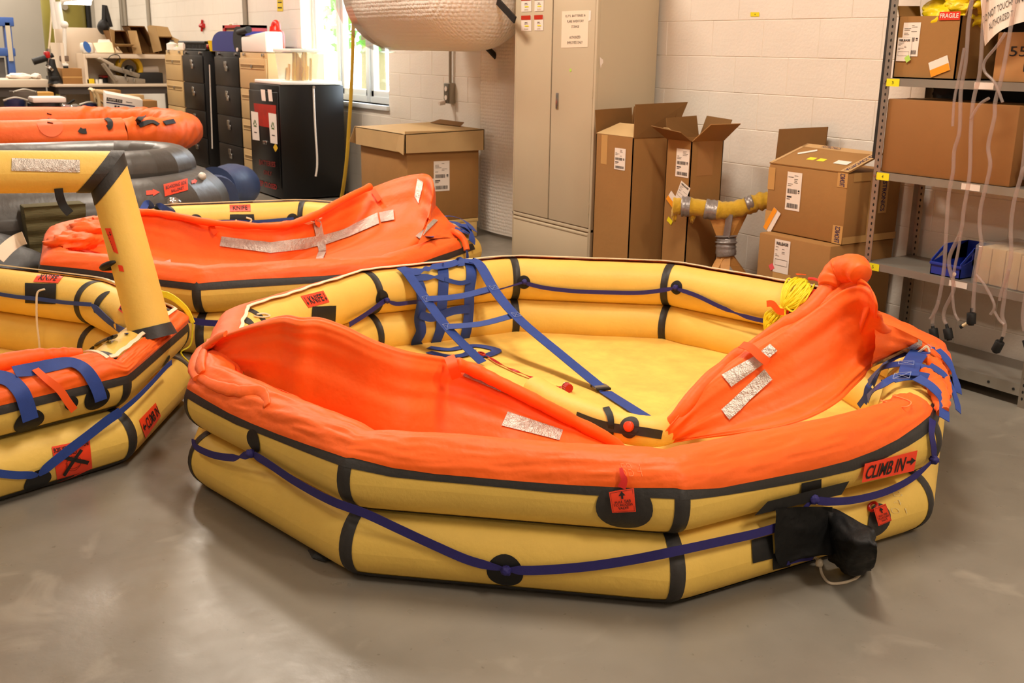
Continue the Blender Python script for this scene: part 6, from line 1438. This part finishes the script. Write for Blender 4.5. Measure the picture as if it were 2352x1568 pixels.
# yellow rope from the ceiling
ROPEY = mat('tan_yellow_rope', (206, 166, 44), .7, fine=(300, .002)); P = [at(816, -500, y=3.98), at(812, 0, y=3.98), at(810, 120, y=3.98), at(806, 220, y=3.98), at(801, 300, y=3.99), at(797, 360, y=4.0), at(790, 420, y=4.02), at(784, 455, y=4.04), at(779, 475, z=.02)]
rp = thing('hanging_rope', 'yellow rope hanging down in front of the window', 'rope', P[1]); MB().tube(crom(P, 80), .017, 8).build('rope', ROPEY, rp)

# ================================================================== WORKBENCH CORNER AT THE FAR LEFT
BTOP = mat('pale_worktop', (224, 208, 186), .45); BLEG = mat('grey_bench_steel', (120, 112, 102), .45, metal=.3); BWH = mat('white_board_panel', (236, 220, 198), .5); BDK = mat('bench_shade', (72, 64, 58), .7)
w = lambda u, v, x=-15.6: at(u, v, x=x)
# right bench, its long front facing the rafts
bx0, bx1 = -16.15, -15.3; by0, by1 = w(127, 196, bx1).y, 4.50; bz = w(375, 193, bx1).z
b1 = thing('workbench', 'pale topped workbench with an upper shelf beside the file cabinets', 'workbench', (-15.7, 3.6, 0))
MB().box(bx0, bx1, by0, by1, bz-.035, bz).build('worktop', BTOP, b1, bevel=.006)
MB().box(bx0+.03, bx1-.03, by0+.04, by1-.03, bz-.13, bz-.036).build('apron', BDK, b1, smooth=0)
for x in (bx0+.05, bx1-.08):
    for y in (by0+.10, by0+.62, by1-.10): MB().box(x-.03, x+.03, y-.03, y+.03, .005, bz-.036).build('leg', BLEG, b1, smooth=0)
sy0 = w(190, 130, -15.75).y; sz = w(280, 124, -15.55).z; szb = w(280, 134, -15.55).z
MB().box(-16.1, -15.55, sy0, by1, szb, sz).build('upper_shelf', BTOP, b1, bevel=.004)
MB().box(-16.12, -16.1, sy0, by1, bz, sz).build('shelf_back', BWH, b1, smooth=0)
MB().box(-16.1, -15.6, sy0-.02, sy0+.02, bz+.002, sz).build('shelf_side', BWH, b1, smooth=0)
pn = thing('divider_board', 'tall white partition board at the end of the workbench', 'panel', (-16.2, 3.2, bz)); ya, yb_ = w(128, 100, -16.2).y, w(256, 100, -16.2).y
MB().box(-16.25, -16.2, ya, yb_, bz-.3, w(200, 64, -16.2).z).build('board', BWH, pn, bevel=.004); MB().box(-16.2, -15.5, w(131, 130, -15.9).y-.02, w(131, 130, -15.9).y+.02, bz+.003, w(131, 98, -15.9).z).build('return_board', BWH, pn, smooth=0)
# left counter
c0, c1 = -16.4, -15.55; cy1 = by0-.03; cz = w(60, 183, c1).z
b2 = thing('counter', 'long white covered counter running out of the picture at the far end of the room', 'counter', (-16, 1, 0))
MB().box(c0, c1, -1.5, cy1, cz-.10, cz).build('counter_top', BTOP, b2, bevel=.01); MB().box(c0+.05, c1-.04, -1.45, cy1-.04, cz-.22, cz-.101).build('apron', BDK, b2, smooth=0)
for y in (-1.3, .2, cy1-.12): MB().box(c1-.12, c1-.06, y-.03, y+.03, .005, cz-.1).build('leg', BLEG, b2, smooth=0)
MB().box(c0, c0+.05, -1.5, cy1, .01, cz-.23).build('back_panel', GREYW, b2, smooth=0)
# helpers for small things sighted on the benches
def sbox(name, label, cat, x, u0, u1, v0, v1, dep, m, parts=None, bev=.006, group=None):
    y0, y1 = w(u0, v1, x).y, w(u1, v1, x).y; z0, z1 = w((u0+u1)/2, v1, x).z, w((u0+u1)/2, v0, x).z
    if v1 > 255: z0 = .005
    t = thing(name, label, cat, (x-dep/2, (y0+y1)/2, z0), group); MB().box(x-dep, x, y0, y1, z0, z1).build(parts or 'box_body', m, t, bevel=bev); return t, y0, y1, z0, z1
# open cartons on the upper shelf
def openbox(label, u0, u1, v0, v1, x, tilt=0.0, dep=.35, lid=None):
    y0, y1 = w(u0, v1, x).y, w(u1, v1, x).y; z0 = sz+.003; z1 = w((u0+u1)/2, v0, x).z; t = thing('carton', label, 'box', (x-dep/2, (y0+y1)/2, z0), 'open cartons on the workbench shelf'); s_ = .012; k = tilt*(z1-z0)
    b = MB(); sh = lambda y, z: y + k*((z-z0)/(z1-z0)-.5)
    def wall(ya, yb2, xa, xb2, za, zb2): b.hexa([(xa, sh(ya, za), za), (xb2, sh(ya, za), za), (xb2, sh(yb2, za), za), (xa, sh(yb2, za), za)], [(xa, sh(ya, zb2), zb2), (xb2, sh(ya, zb2), zb2), (xb2, sh(yb2, zb2), zb2), (xa, sh(yb2, zb2), zb2)])
    wall(y0, y0+s_, x-dep, x, z0, z1); wall(y1-s_, y1, x-dep, x, z0, z1); wall(y0, y1, x-dep, x-dep+s_, z0, z1); wall(y0, y1, x-dep, x, z0, z0+s_); wall(y0, y1, x-dep, x, z1-s_, z1)
    b.build('body', CARDD, t, smooth=0); return t, y0, y1, z0, z1
t, y0, y1, z0, z1 = openbox('carton lying open on the bench shelf, a flap folded across its mouth', 263, 303, 70, 122, -15.6, -.35)
flap(t, (-15.6, y0, z0+.10), (-15.6, y1, z0+.10), (-15.48, y1+.02, z0+.13), (-15.48, y0, z0+.13), CARDL); flap(t, (-15.6, y1+.02, z0), (-15.45, y1+.10, z0), (-15.5, y1+.06, z1), (-15.6, y1-.03, z1), CARDL); flap(t, (-15.6, y0, z0), (-15.6, y0+.02, z1), (-15.5, y0-.07, z1+.02), (-15.5, y0-.02, z0), CARDL)
t, y0, y1, z0, z1 = openbox('dark carton on the bench shelf, standing tallest and tilted', 314, 352, 60, 122, -15.65, -.5); flap(t, (-15.65, y1, z0+.02), (-15.65, y1-.06, z1), (-15.5, y1+.02, z1), (-15.5, y1+.08, z0+.05), CARDL)
t, y0, y1, z0, z1 = openbox('carton with a pale top flap on the bench shelf, nearest the file cabinet', 355, 398, 84, 122, -15.7, .0); flap(t, (-15.7, y0, z1), (-15.7, y1, z1), (-15.75, y1-.04, z1+.13), (-15.75, y0-.04, z1+.15), CARDL); flap(t, (-15.7, y1, z0), (-15.7, y1, z1), (-15.5, y1+.03, z1-.04), (-15.5, y1+.05, z0), CARDL)
# dispenser, papers
t, y0, y1, z0, z1 = sbox('dispenser', 'white dispenser with an oval blue window on the bench shelf', 'dispenser', -15.6, 191, 216, 98, 123, .2, WPL, 'housing', .03); c = w(200, 108, -15.595); b = MB(); b.add([(c.x, c.y+.045*math.cos(2*PI*i/20)-.02*math.sin(2*PI*i/20), c.z+.075*math.sin(2*PI*i/20)) for i in range(20)], [tuple(range(20))]); b.build('blue_window', mat('blue_window', (60, 110, 190), .3), t, smooth=0)
pp = thing('papers', 'leaning stack of white papers on the bench shelf', 'papers', w(235, 120, -15.7)); a, c = w(218, 122, -15.6), w(262, 122, -15.6); MB().slab(a, c, w(256, 92, -15.8), w(226, 92, -15.8), .01).build('sheet', PAPER, pp, smooth=0); MB().slab(a+Vector((.05, .02, 0)), c+Vector((.05, .1, 0)), w(262, 97, -15.75), w(214, 100, -15.75), .01).build('sheet', mat('cream_paper', (240, 218, 180), .6), pp, smooth=0)
# on the worktop
t, y0, y1, z0, z1 = sbox('carton', 'small plain carton on the workbench by the white partition', 'box', -15.45, 145, 191, 157, 194, .35, CARD); MB().box(-15.449, -15.447, y0, y1, (z0+z1)/2-.02, (z0+z1)/2).build('packing_tape', TAPEC, t, smooth=0)
t, *_ = sbox('yellow_box', 'small yellow box on the workbench under the shelf', 'box', -15.6, 200, 218, 181, 195, .15, mat('yellow_card', (240, 208, 30), .5), None, .008); 
for k, (u0, u1) in enumerate(((220, 226), (227, 237))):
    c = w((u0+u1)/2, 195, -15.6); r = (w(u1, 195, -15.6).y-w(u0, 195, -15.6).y)/2; bt = thing('jar', ('small white jar beside the yellow box', 'wider white jar, second from the yellow box')[k], 'jar', c); h = w(225, 182, -15.6).z-c.z; MB().lathe([(0, .002), (r, .002), (r, h*.75), (r*.9, h*.78), (0, h*.78)], c, 14).build('jar_body', WPL, bt); MB().cyl(c+Vector((0, 0, h*.76)), c+Vector((0, 0, h)), r*.95, n=14).build('jar_lid', WPL, bt)
rb2 = thing('red_case', 'flat red case on the workbench behind the grey press', 'case', w(244, 190, -15.8)); a = w(238, 190, -15.75); MB().box(a.x-.3, a.x, a.y, a.y+.25, bz+.003, bz+.07).build('case_body', BLK, rb2, bevel=.01); MB().box(a.x-.3, a.x+.002, a.y, a.y+.25, bz+.071, bz+.10).build('case_lid', RED, rb2, bevel=.01)
# grey hinged press
PRS = mat('grey_press_metal', (150, 140, 126), .4, metal=.35, var=(8, .1)); pr = thing('hinged_press', 'grey hinged metal press gaping open on the workbench', 'machine', w(280, 192, -15.45)); X_ = -15.38
A, Bq, Cq, D = w(262, 194, X_), w(334, 194, X_), w(334, 182, X_), w(262, 172, X_); dp = Vector((-.4, 0, 0)); MB().hexa([A+dp, A, Bq, Bq+dp], [D+dp, D, Cq, Cq+dp]).build('press_base', PRS, pr, bevel=.008)
A, Bq, Cq, D = w(250, 158, X_), w(320, 180, X_), w(322, 170, X_), w(250, 146, X_); MB().hexa([A+dp, A, Bq, Bq+dp], [D+dp, D, Cq, Cq+dp]).build('press_jaw', PRS, pr, bevel=.008)
A, Bq, Cq, D = w(229, 136, X_), w(262, 156, X_), w(262, 147, X_), w(231, 131, X_); MB().hexa([A+dp, A, Bq, Bq+dp], [D+dp, D, Cq, Cq+dp]).build('press_arm', mat('pale_press_metal', (190, 178, 160), .4, metal=.3), pr, bevel=.006)
MB().tube([w(236, 146, X_), w(266, 186, X_)], .03, 8).build('strut', PRS, pr); b = MB()
for u, v in ((283, 154), (300, 158), (288, 170), (292, 178), (308, 180)): b.tube([w(u, v, X_+.02), w(u, v+8, X_+.02)], .012, 6)
b.build('clamp_pins', CHROME, pr)
MB().tube(crom([w(248, 135, -15.5), w(256, 127, -15.5), (w(270, 126, -15.5)), w(276, 134, -15.5), w(274, 144, -15.5)], 16), .006, 6).build('wire', BLK, pr)
hs = thing('hose_coil', 'coil of yellow hose behind the grey press', 'hose', w(300, 150, -15.7)); c = w(298, 158, -15.72); b = MB()
for k in range(3): b.tube([c+Vector((-.04*k, .15*math.cos(t), .16*math.sin(t))) for t in np.linspace(0, 2*PI, 30, endpoint=False)], .035, 8, True)
b.build('coil', mat('hose_yellow', (226, 180, 20), .45), hs); MB().cyl(c+Vector((-.1, 0, 0)), c+Vector((.03, 0, 0)), .05, n=14).build('hub', BLK, hs)
t, *_ = sbox('black_case', 'flat black case on the workbench beside the tan file cabinet', 'case', -15.6, 322, 376, 167, 193, .3, BLK, 'case_body', .012)
rol = thing('paper_roll', 'white paper roll lying under the bench shelf', 'roll', w(340, 165, -15.8)); MB().cyl(w(316, 164, -15.85), w(362, 160, -15.85), .06, n=16).build('roll_body', PAPER, rol); MB().cyl(w(312, 164, -15.85), w(316, 164, -15.85), .03, n=10).build('roll_core', CARD, rol)
# pole scale on the partition and its base
ps = thing('drill_stand', 'slim white pole stand with a round knob in front of the white partition', 'stand', w(149, 153, -15.5)); MB().cyl(w(149, 152, -15.55), w(148, 60, -15.55), .025, n=12).build('pole', WPL, ps); MB().blob(w(148, 57, -15.55), (.05, .05, .05), 0, 1).build('knob', WPL, ps); a, c = w(143, 152, -15.5), w(157, 146, -15.5); MB().box(-15.68, -15.48, a.y, c.y, a.z, c.z).build('foot', WPL, ps, bevel=.01); MB().box(-15.68, -15.47, a.y+.01, c.y-.01, a.z-.05, a.z).build('foot_pad', BLK, ps, smooth=0)
a, c = w(138, 141, -15.52), w(158, 128, -15.52); MB().box(-15.56, -15.52, a.y, c.y, a.z, c.z).build('gauge_block', mat('brown_grey', (120, 100, 84), .6), ps, bevel=.01)
# hoist clamp and vice at the counter end
vc = thing('bench_vice', 'black bench tool with a red clamp and a long black handle on the counter', 'tool', w(122, 190, -15.5))
MB().tube([w(76, 142, -15.5), w(105, 133, -15.5)], .045, 12).build('handle', BLK, vc); MB().tube([w(105, 133, -15.5), w(122, 126, -15.5)], .03, 10).build('handle_bar', BLK, vc)
a, c = w(105, 134, -15.45), w(115, 118, -15.45); MB().box(-15.6, -15.45, a.y, c.y, a.z, c.z).build('red_clamp', RED, vc, bevel=.02)
MB().tube([w(112, 112, -15.5), w(113, 165, -15.5)], .03, 10).build('column', CHROME, vc); MB().tube(crom([w(118, 135, -15.5), w(119, 155, -15.5), w(126, 180, -15.5), w(128, 191, -15.5)], 14), [.04+.06*i/13 for i in range(14)], 12).build('motor_body', BLK, vc); MB().cyl(w(112, 158, -15.45), w(116, 154, -15.45), .06, n=14).build('collar', CHROME, vc)
MB().box(-15.75, -15.4, w(115, 190, -15.5).y, w(134, 190, -15.5).y, cz+.002, cz+.05).build('tool_base', BLK, vc, bevel=.01)
mcr = thing('black_lamp_arm', 'jointed black lamp arm above the white partition', 'lamp', w(245, 60, -16)); MB().tube([w(240, 12, -16), w(239, 62, -16)], .035, 8).build('upper_arm', BLK, mcr); MB().tube([w(241, 14, -16), w(254, 62, -16)], .035, 8).build('lower_arm', BLK, mcr); MB().blob(w(238, 62, -16), (.09, .08, .1), .1, 2).build('lamp_head', BLK, mcr, smooth=60)
# olive air tank and blue press in the far corner
OLV = mat('olive_tank_paint', (142, 132, 56), .4, var=(2, .1)); tk = thing('air_tank', 'tall olive green air tank behind the partition', 'tank', (-19.6, 4.0, 0)); X_ = -19.3; ya, yb2 = w(96, 30, X_).y, w(196, 30, X_).y; r = (yb2-ya)/2; cy = (ya+yb2)/2
MB().lathe([(0, .35), (r*.6, .37), (r, .55), (r, 2.15), (r*.8, 2.35), (r*.4, 2.45), (0, 2.48)], (X_, cy, 0), 36).build('tank_body', OLV, tk, smooth=60)
for k in range(3): t_ = 2*PI*k/3+.4; MB().cyl((X_+r*.7*math.cos(t_), cy+r*.7*math.sin(t_), .005), (X_+r*.7*math.cos(t_), cy+r*.7*math.sin(t_), .6), .05, n=8).build('tank_leg', OLV, tk)
MB().cyl((X_+r, cy-.05, 2.0), (X_+r+.06, cy-.05, 2.0), .05, n=12).build('gauge', GREYM, tk); MB().tube([(X_+.1, cy+r+.02, .4), (X_+.1, cy+r+.02, 2.6)], .05, 8).build('side_pipe', BLK, tk)
BLP = mat('blue_press_paint', (62, 96, 166), .4); hp = thing('shop_press', 'blue workshop press frame at the far wall', 'press', (-18, 1.3, 0)); X_ = -18.0
ub = [w(20, 50, X_), w(43, 175, X_)]; zt = w(22, 40, X_).z; zb2 = .01; y1 = w(22, 45, X_).y
for dy in (0, -.95): MB().box(X_-.09, X_+.09, y1-.10+dy, y1+dy, zb2, zt-.12).build('upright', BLP, hp, bevel=.01)
MB().box(X_-.11, X_+.11, y1-1.1, y1+.04, zt-.13, zt).build('top_beam', BLP, hp, bevel=.01); MB().box(X_-.1, X_+.1, y1-1.05, y1+.02, w(10, 110, X_).z-.12, w(10, 110, X_).z).build('cross_beam', BLP, hp, bevel=.01)
MB().box(X_+.09, X_+.11, y1-.085, y1-.02, w(30, 140, X_).z, w(20, 52, X_).z).build('pale_channel', mat('pale_channel', (196, 186, 166), .5), hp, smooth=0)
for dy in (.0, -.95): MB().box(X_-.35, X_+.35, y1-.1+dy, y1+dy, .005, .08).build('foot', BLP, hp, bevel=.01)
MB().cyl((X_, y1-.5, zt-.13), (X_, y1-.5, w(10, 105, X_).z), .06, n=16).build('ram', CHROME, hp)
MB().box(X_-.2, X_-.08, y1-.9, y1-.12, .3, w(10, 112, X_).z-.13).build('guard_plate', mat('grey_guard', (140, 134, 126), .5), hp, smooth=0)
# task light and its white post
tl = thing('task_light', 'lit tube lamp over the partition with a long white post', 'lamp', w(175, 5, -15.6)); EM = mat('lit_tube', (255, 248, 236), .5, emit=((255, 246, 230), 7.0)); MB().tube([w(146, 2, -15.5), w(208, 4, -15.5)], .045, 12).build('lamp_tube', EM, tl); MB().tube([w(140, 1, -15.5), w(210, -6, -15.5)], .05, 10).build('lamp_shade', WPL, tl)
MB().tube([w(129, 4, -15.6), w(140, 66, -15.6)], .055, 12).build('post', WPL, tl); MB().tube([w(119, -10, -15.6), w(128, 66, -15.6)], .035, 10).build('post', WPL, tl)
cd = thing('white_string', 'thin white cord hanging in front of the olive tank', 'cord', w(116, 0, -15.8)); MB().tube(crom([w(118, -20, -15.8), w(118, 30, -15.8), w(115, 80, -15.8), w(112, 112, -15.8)], 20), .012, 6).build('cord', WHITE, cd)
for k, (u, v) in enumerate(((45, 178), (83, 182))):
    c = w(u, v, -15.9); cl = thing('white_cloth', ('crumpled white cloth on the counter under the blue press', 'small white wad on the counter near the vice')[k], 'cloth', c); MB().blob((c.x, c.y, cz+.03), (.14, .16-.1*k, .045), .3, 3, k).build('cloth_body', PAPER, cl, smooth=80)
# tubs, boxes and a chair under and before the benches
NAVT = mat('navy_tub_plastic', (36, 44, 84), .4); BKT = mat('black_tub_plastic', (26, 24, 26), .42); GRT = mat('grey_tub', (112, 100, 88), .6)
def tub(label, u0, u1, v0, v1, x, m, hand=True):
    y0, y1 = w(u0, v0, x).y, w(u1, v0, x).y; r = (y1-y0)/2; z1 = w((u0+u1)/2, v0, x).z; t = thing('tub', label, 'tub', (x, (y0+y1)/2, 0), 'round tubs in front of the benches'); c = (x, (y0+y1)/2, 0)
    MB().lathe([(0, .006), (r*.86, .006), (r, z1-.05), (r*1.03, z1-.05), (r*1.03, z1), (r*.95, z1), (r*.93, z1-.03), (0, z1-.03)], c, 28).build('tub_body', m, t, smooth=40)
    if hand: MB().tube(crom([(x+r*.6, c[1]-.12, z1-.01), (x+r*.6, c[1], z1+.02), (x+r*.6, c[1]+.12, z1-.01)], 12), .012, 8).build('handle', GREYM, t)
    return t
tub('navy tub standing first from the picture edge before the counter', 8, 58, 228, 262, -12.75, NAVT); tub('black tub beside the navy tub', 64, 139, 236, 262, -12.6, BKT); tub('grey tub behind the navy and black tubs', 22, 84, 209, 240, -13.6, GRT); tub('navy tub under the workbench behind the chair', 186, 222, 238, 262, -13.9, NAVT)
t, *_ = sbox('carton', 'tan carton under the counter behind the black tub', 'box', -15.0, 88, 128, 212, 260, .35, mat('orange_tan_cardboard', (196, 144, 62), .75)); 
wt2 = thing('white_cover', 'folded white cover on the black tub', 'cloth', w(108, 226, -12.6)); c = w(108, 228, -12.6); MB().box(c.x-.15, c.x+.15, c.y-.17, c.y+.17, w(108, 236, -12.6).z+.004, c.z+.03).build('cover', PAPER, wt2, bevel=.02)
xt = thing('fire_extinguisher', 'red extinguisher under the workbench', 'extinguisher', w(153, 235, -15.1)); c = w(153, 240, -15.1); MB().lathe([(0, .15), (.09, .15), (.09, .55), (.04, .62), (.04, .66), (0, .66)], (c.x, c.y, 0), 16).build('cylinder', RED, xt); MB().tube([(c.x, c.y, .66), (c.x+.02, c.y+.1, .72)], .015, 8).build('lever', BLK, xt); MB().lathe([(0, .005), (.10, .005), (.10, .15), (0, .15)], (c.x, c.y, 0), 14).build('base', BLK, xt)
pbg = thing('plastic_bag', 'clear bag of dark items slumped under the workbench', 'bag', w(165, 245, -14.6)); c = w(165, 245, -14.6); MB().blob((c.x, c.y, .34), (.3, .3, .34), .35, 2.4, 3, 36, 22).build('bag_film', POLY, pbg, smooth=80); MB().blob((c.x, c.y, .26), (.22, .22, .24), .35, 2.4, 5).build('bag_contents', NAVT, pbg, smooth=80)
wbx = thing('carton', 'tilted white carton with blue and black print before the workbench', 'box', w(285, 240, -13.2)); X_ = -13.2; q = [w(240, 258, X_), w(325, 266, X_), w(328, 230, X_), w(243, 214, X_)]; dp = Vector((-.35, .05, .02)); lo = [Vector((p.x, p.y, p.z-.25)) for p in (q[0], q[1])]
MB().hexa([lo[0]+dp, lo[0], lo[1], lo[1]+dp], [q[3]+dp, q[3], q[2], q[2]+dp]).build('box_body', PAPER, wbx, bevel=.006); mp = quad_map(*q); bars(mp, [(.03, .45, .62, .80)], INK, wbx, .003, 'black_print'); lettering('PAPER CO', sub(mp, .06, .42, .66, .77), PAPER, wbx, .005); bars(mp, [(.03, .80, .50, .57)], BLUEP, wbx, .003, 'blue_print'); bars(mp, [(.25, .31, .33, .44), (.33, .39, .33, .44), (.55, .72, .70, .74), (.86, .9, .25, .3)], PRINT, wbx, .003)
t, *_ = sbox('carton', 'brown carton with shiny tape right behind the tilted white carton', 'box', -13.45, 328, 364, 231, 275, .35, CARD); t, *_ = sbox('carton', 'brown carton behind the metal chair under the workbench', 'box', -14.3, 224, 282, 207, 262, .35, CARD); t, *_ = sbox('carton', 'flat brown carton low under the workbench behind the white carton', 'box', -14.4, 286, 334, 218, 262, .3, CARDL)
jr = thing('bucket', 'white bucket under the workbench beside the table leg', 'bucket', w(343, 235, -14.8)); c = w(343, 235, -14.8); MB().lathe([(0, .006), (.15, .006), (.18, .5), (.17, .5), (0, .48)], (c.x, c.y, 0), 20).build('bucket_body', WPL, jr); MB().lathe([(0, .50), (.19, .50), (.19, .53), (0, .53)], (c.x, c.y, 0), 20).build('bucket_lid', WPL, jr)
ch = thing('metal_chair', 'beige tubular metal chair before the workbench', 'chair', w(235, 240, -13.7)); BGE = mat('beige_tube', (204, 178, 132), .45); X_ = -13.6; a = [w(212, 211, X_), w(218, 208, X_), w(226, 225, X_), w(231, 262, X_)]; b_ = [p+Vector((-.42, .05, 0)) for p in a]
for k, P in enumerate((a, b_)): MB().tube(crom(P+[Vector((P[-1].x, P[-1].y+.05, .01))], 20), .02, 8).build('leg', BGE, ch)
P = [w(220, 209, X_), w(238, 214, X_), w(243, 230, X_), w(243, 262, X_)]; MB().tube(crom(P+[Vector((P[-1].x, P[-1].y, .01))], 20), .025, 8).build('leg', BGE, ch); MB().hexa([a[2]+Vector((0, 0, -.02)), P[2]+Vector((0, .1, -.12)), P[2]+Vector((-.42, .1, -.12)), b_[2]+Vector((0, 0, -.02))], [a[2], P[2]+Vector((0, .1, -.1)), P[2]+Vector((-.42, .1, -.1)), b_[2]]).build('seat', BGE, ch, smooth=0); MB().slab(a[0], a[1], b_[1], b_[0], .02).build('backrest', BGE, ch, smooth=0)
# olive canvas bag in front of the charcoal raft
OLB = mat('olive_canvas', (88, 80, 48), .85, bump=(20, .004, (1, 1, 6)), var=(6, .12)); X_ = -7.25; ob_ = thing('canvas_bag', 'olive canvas bag standing against the charcoal raft, pleated across', 'bag', w(127, 560, X_)); q = [w(72, 600, X_), w(196, 590, X_), w(196, 467, X_), w(54, 476, X_)]
rows = []
for j in range(25):
    v = j/24; o = .018*abs(math.sin(v*PI*4.2)); A = q[0].lerp(q[3], v); Bq = q[1].lerp(q[2], v); rows.append([A.lerp(Bq, i/10)+Vector((o+.01*noise.noise(Vector((i*.4, v*5, 0))), 0, 0)) for i in range(11)])
bb = MB().grid(rows); bb.build('front_panel', OLB, ob_, smooth=60); dp = Vector((-.16, 0, 0)); MB().hexa([Vector((q[0].x, q[0].y, .01))+dp, Vector((q[0].x-.012, q[0].y, .01)), Vector((q[1].x-.012, q[1].y, .01)), Vector((q[1].x, q[1].y, .01))+dp], [q[3]+dp, q[3]-Vector((.012, 0, 0)), q[2]-Vector((.012, 0, 0)), q[2]+dp]).build('bag_body', OLB, ob_, bevel=.01)
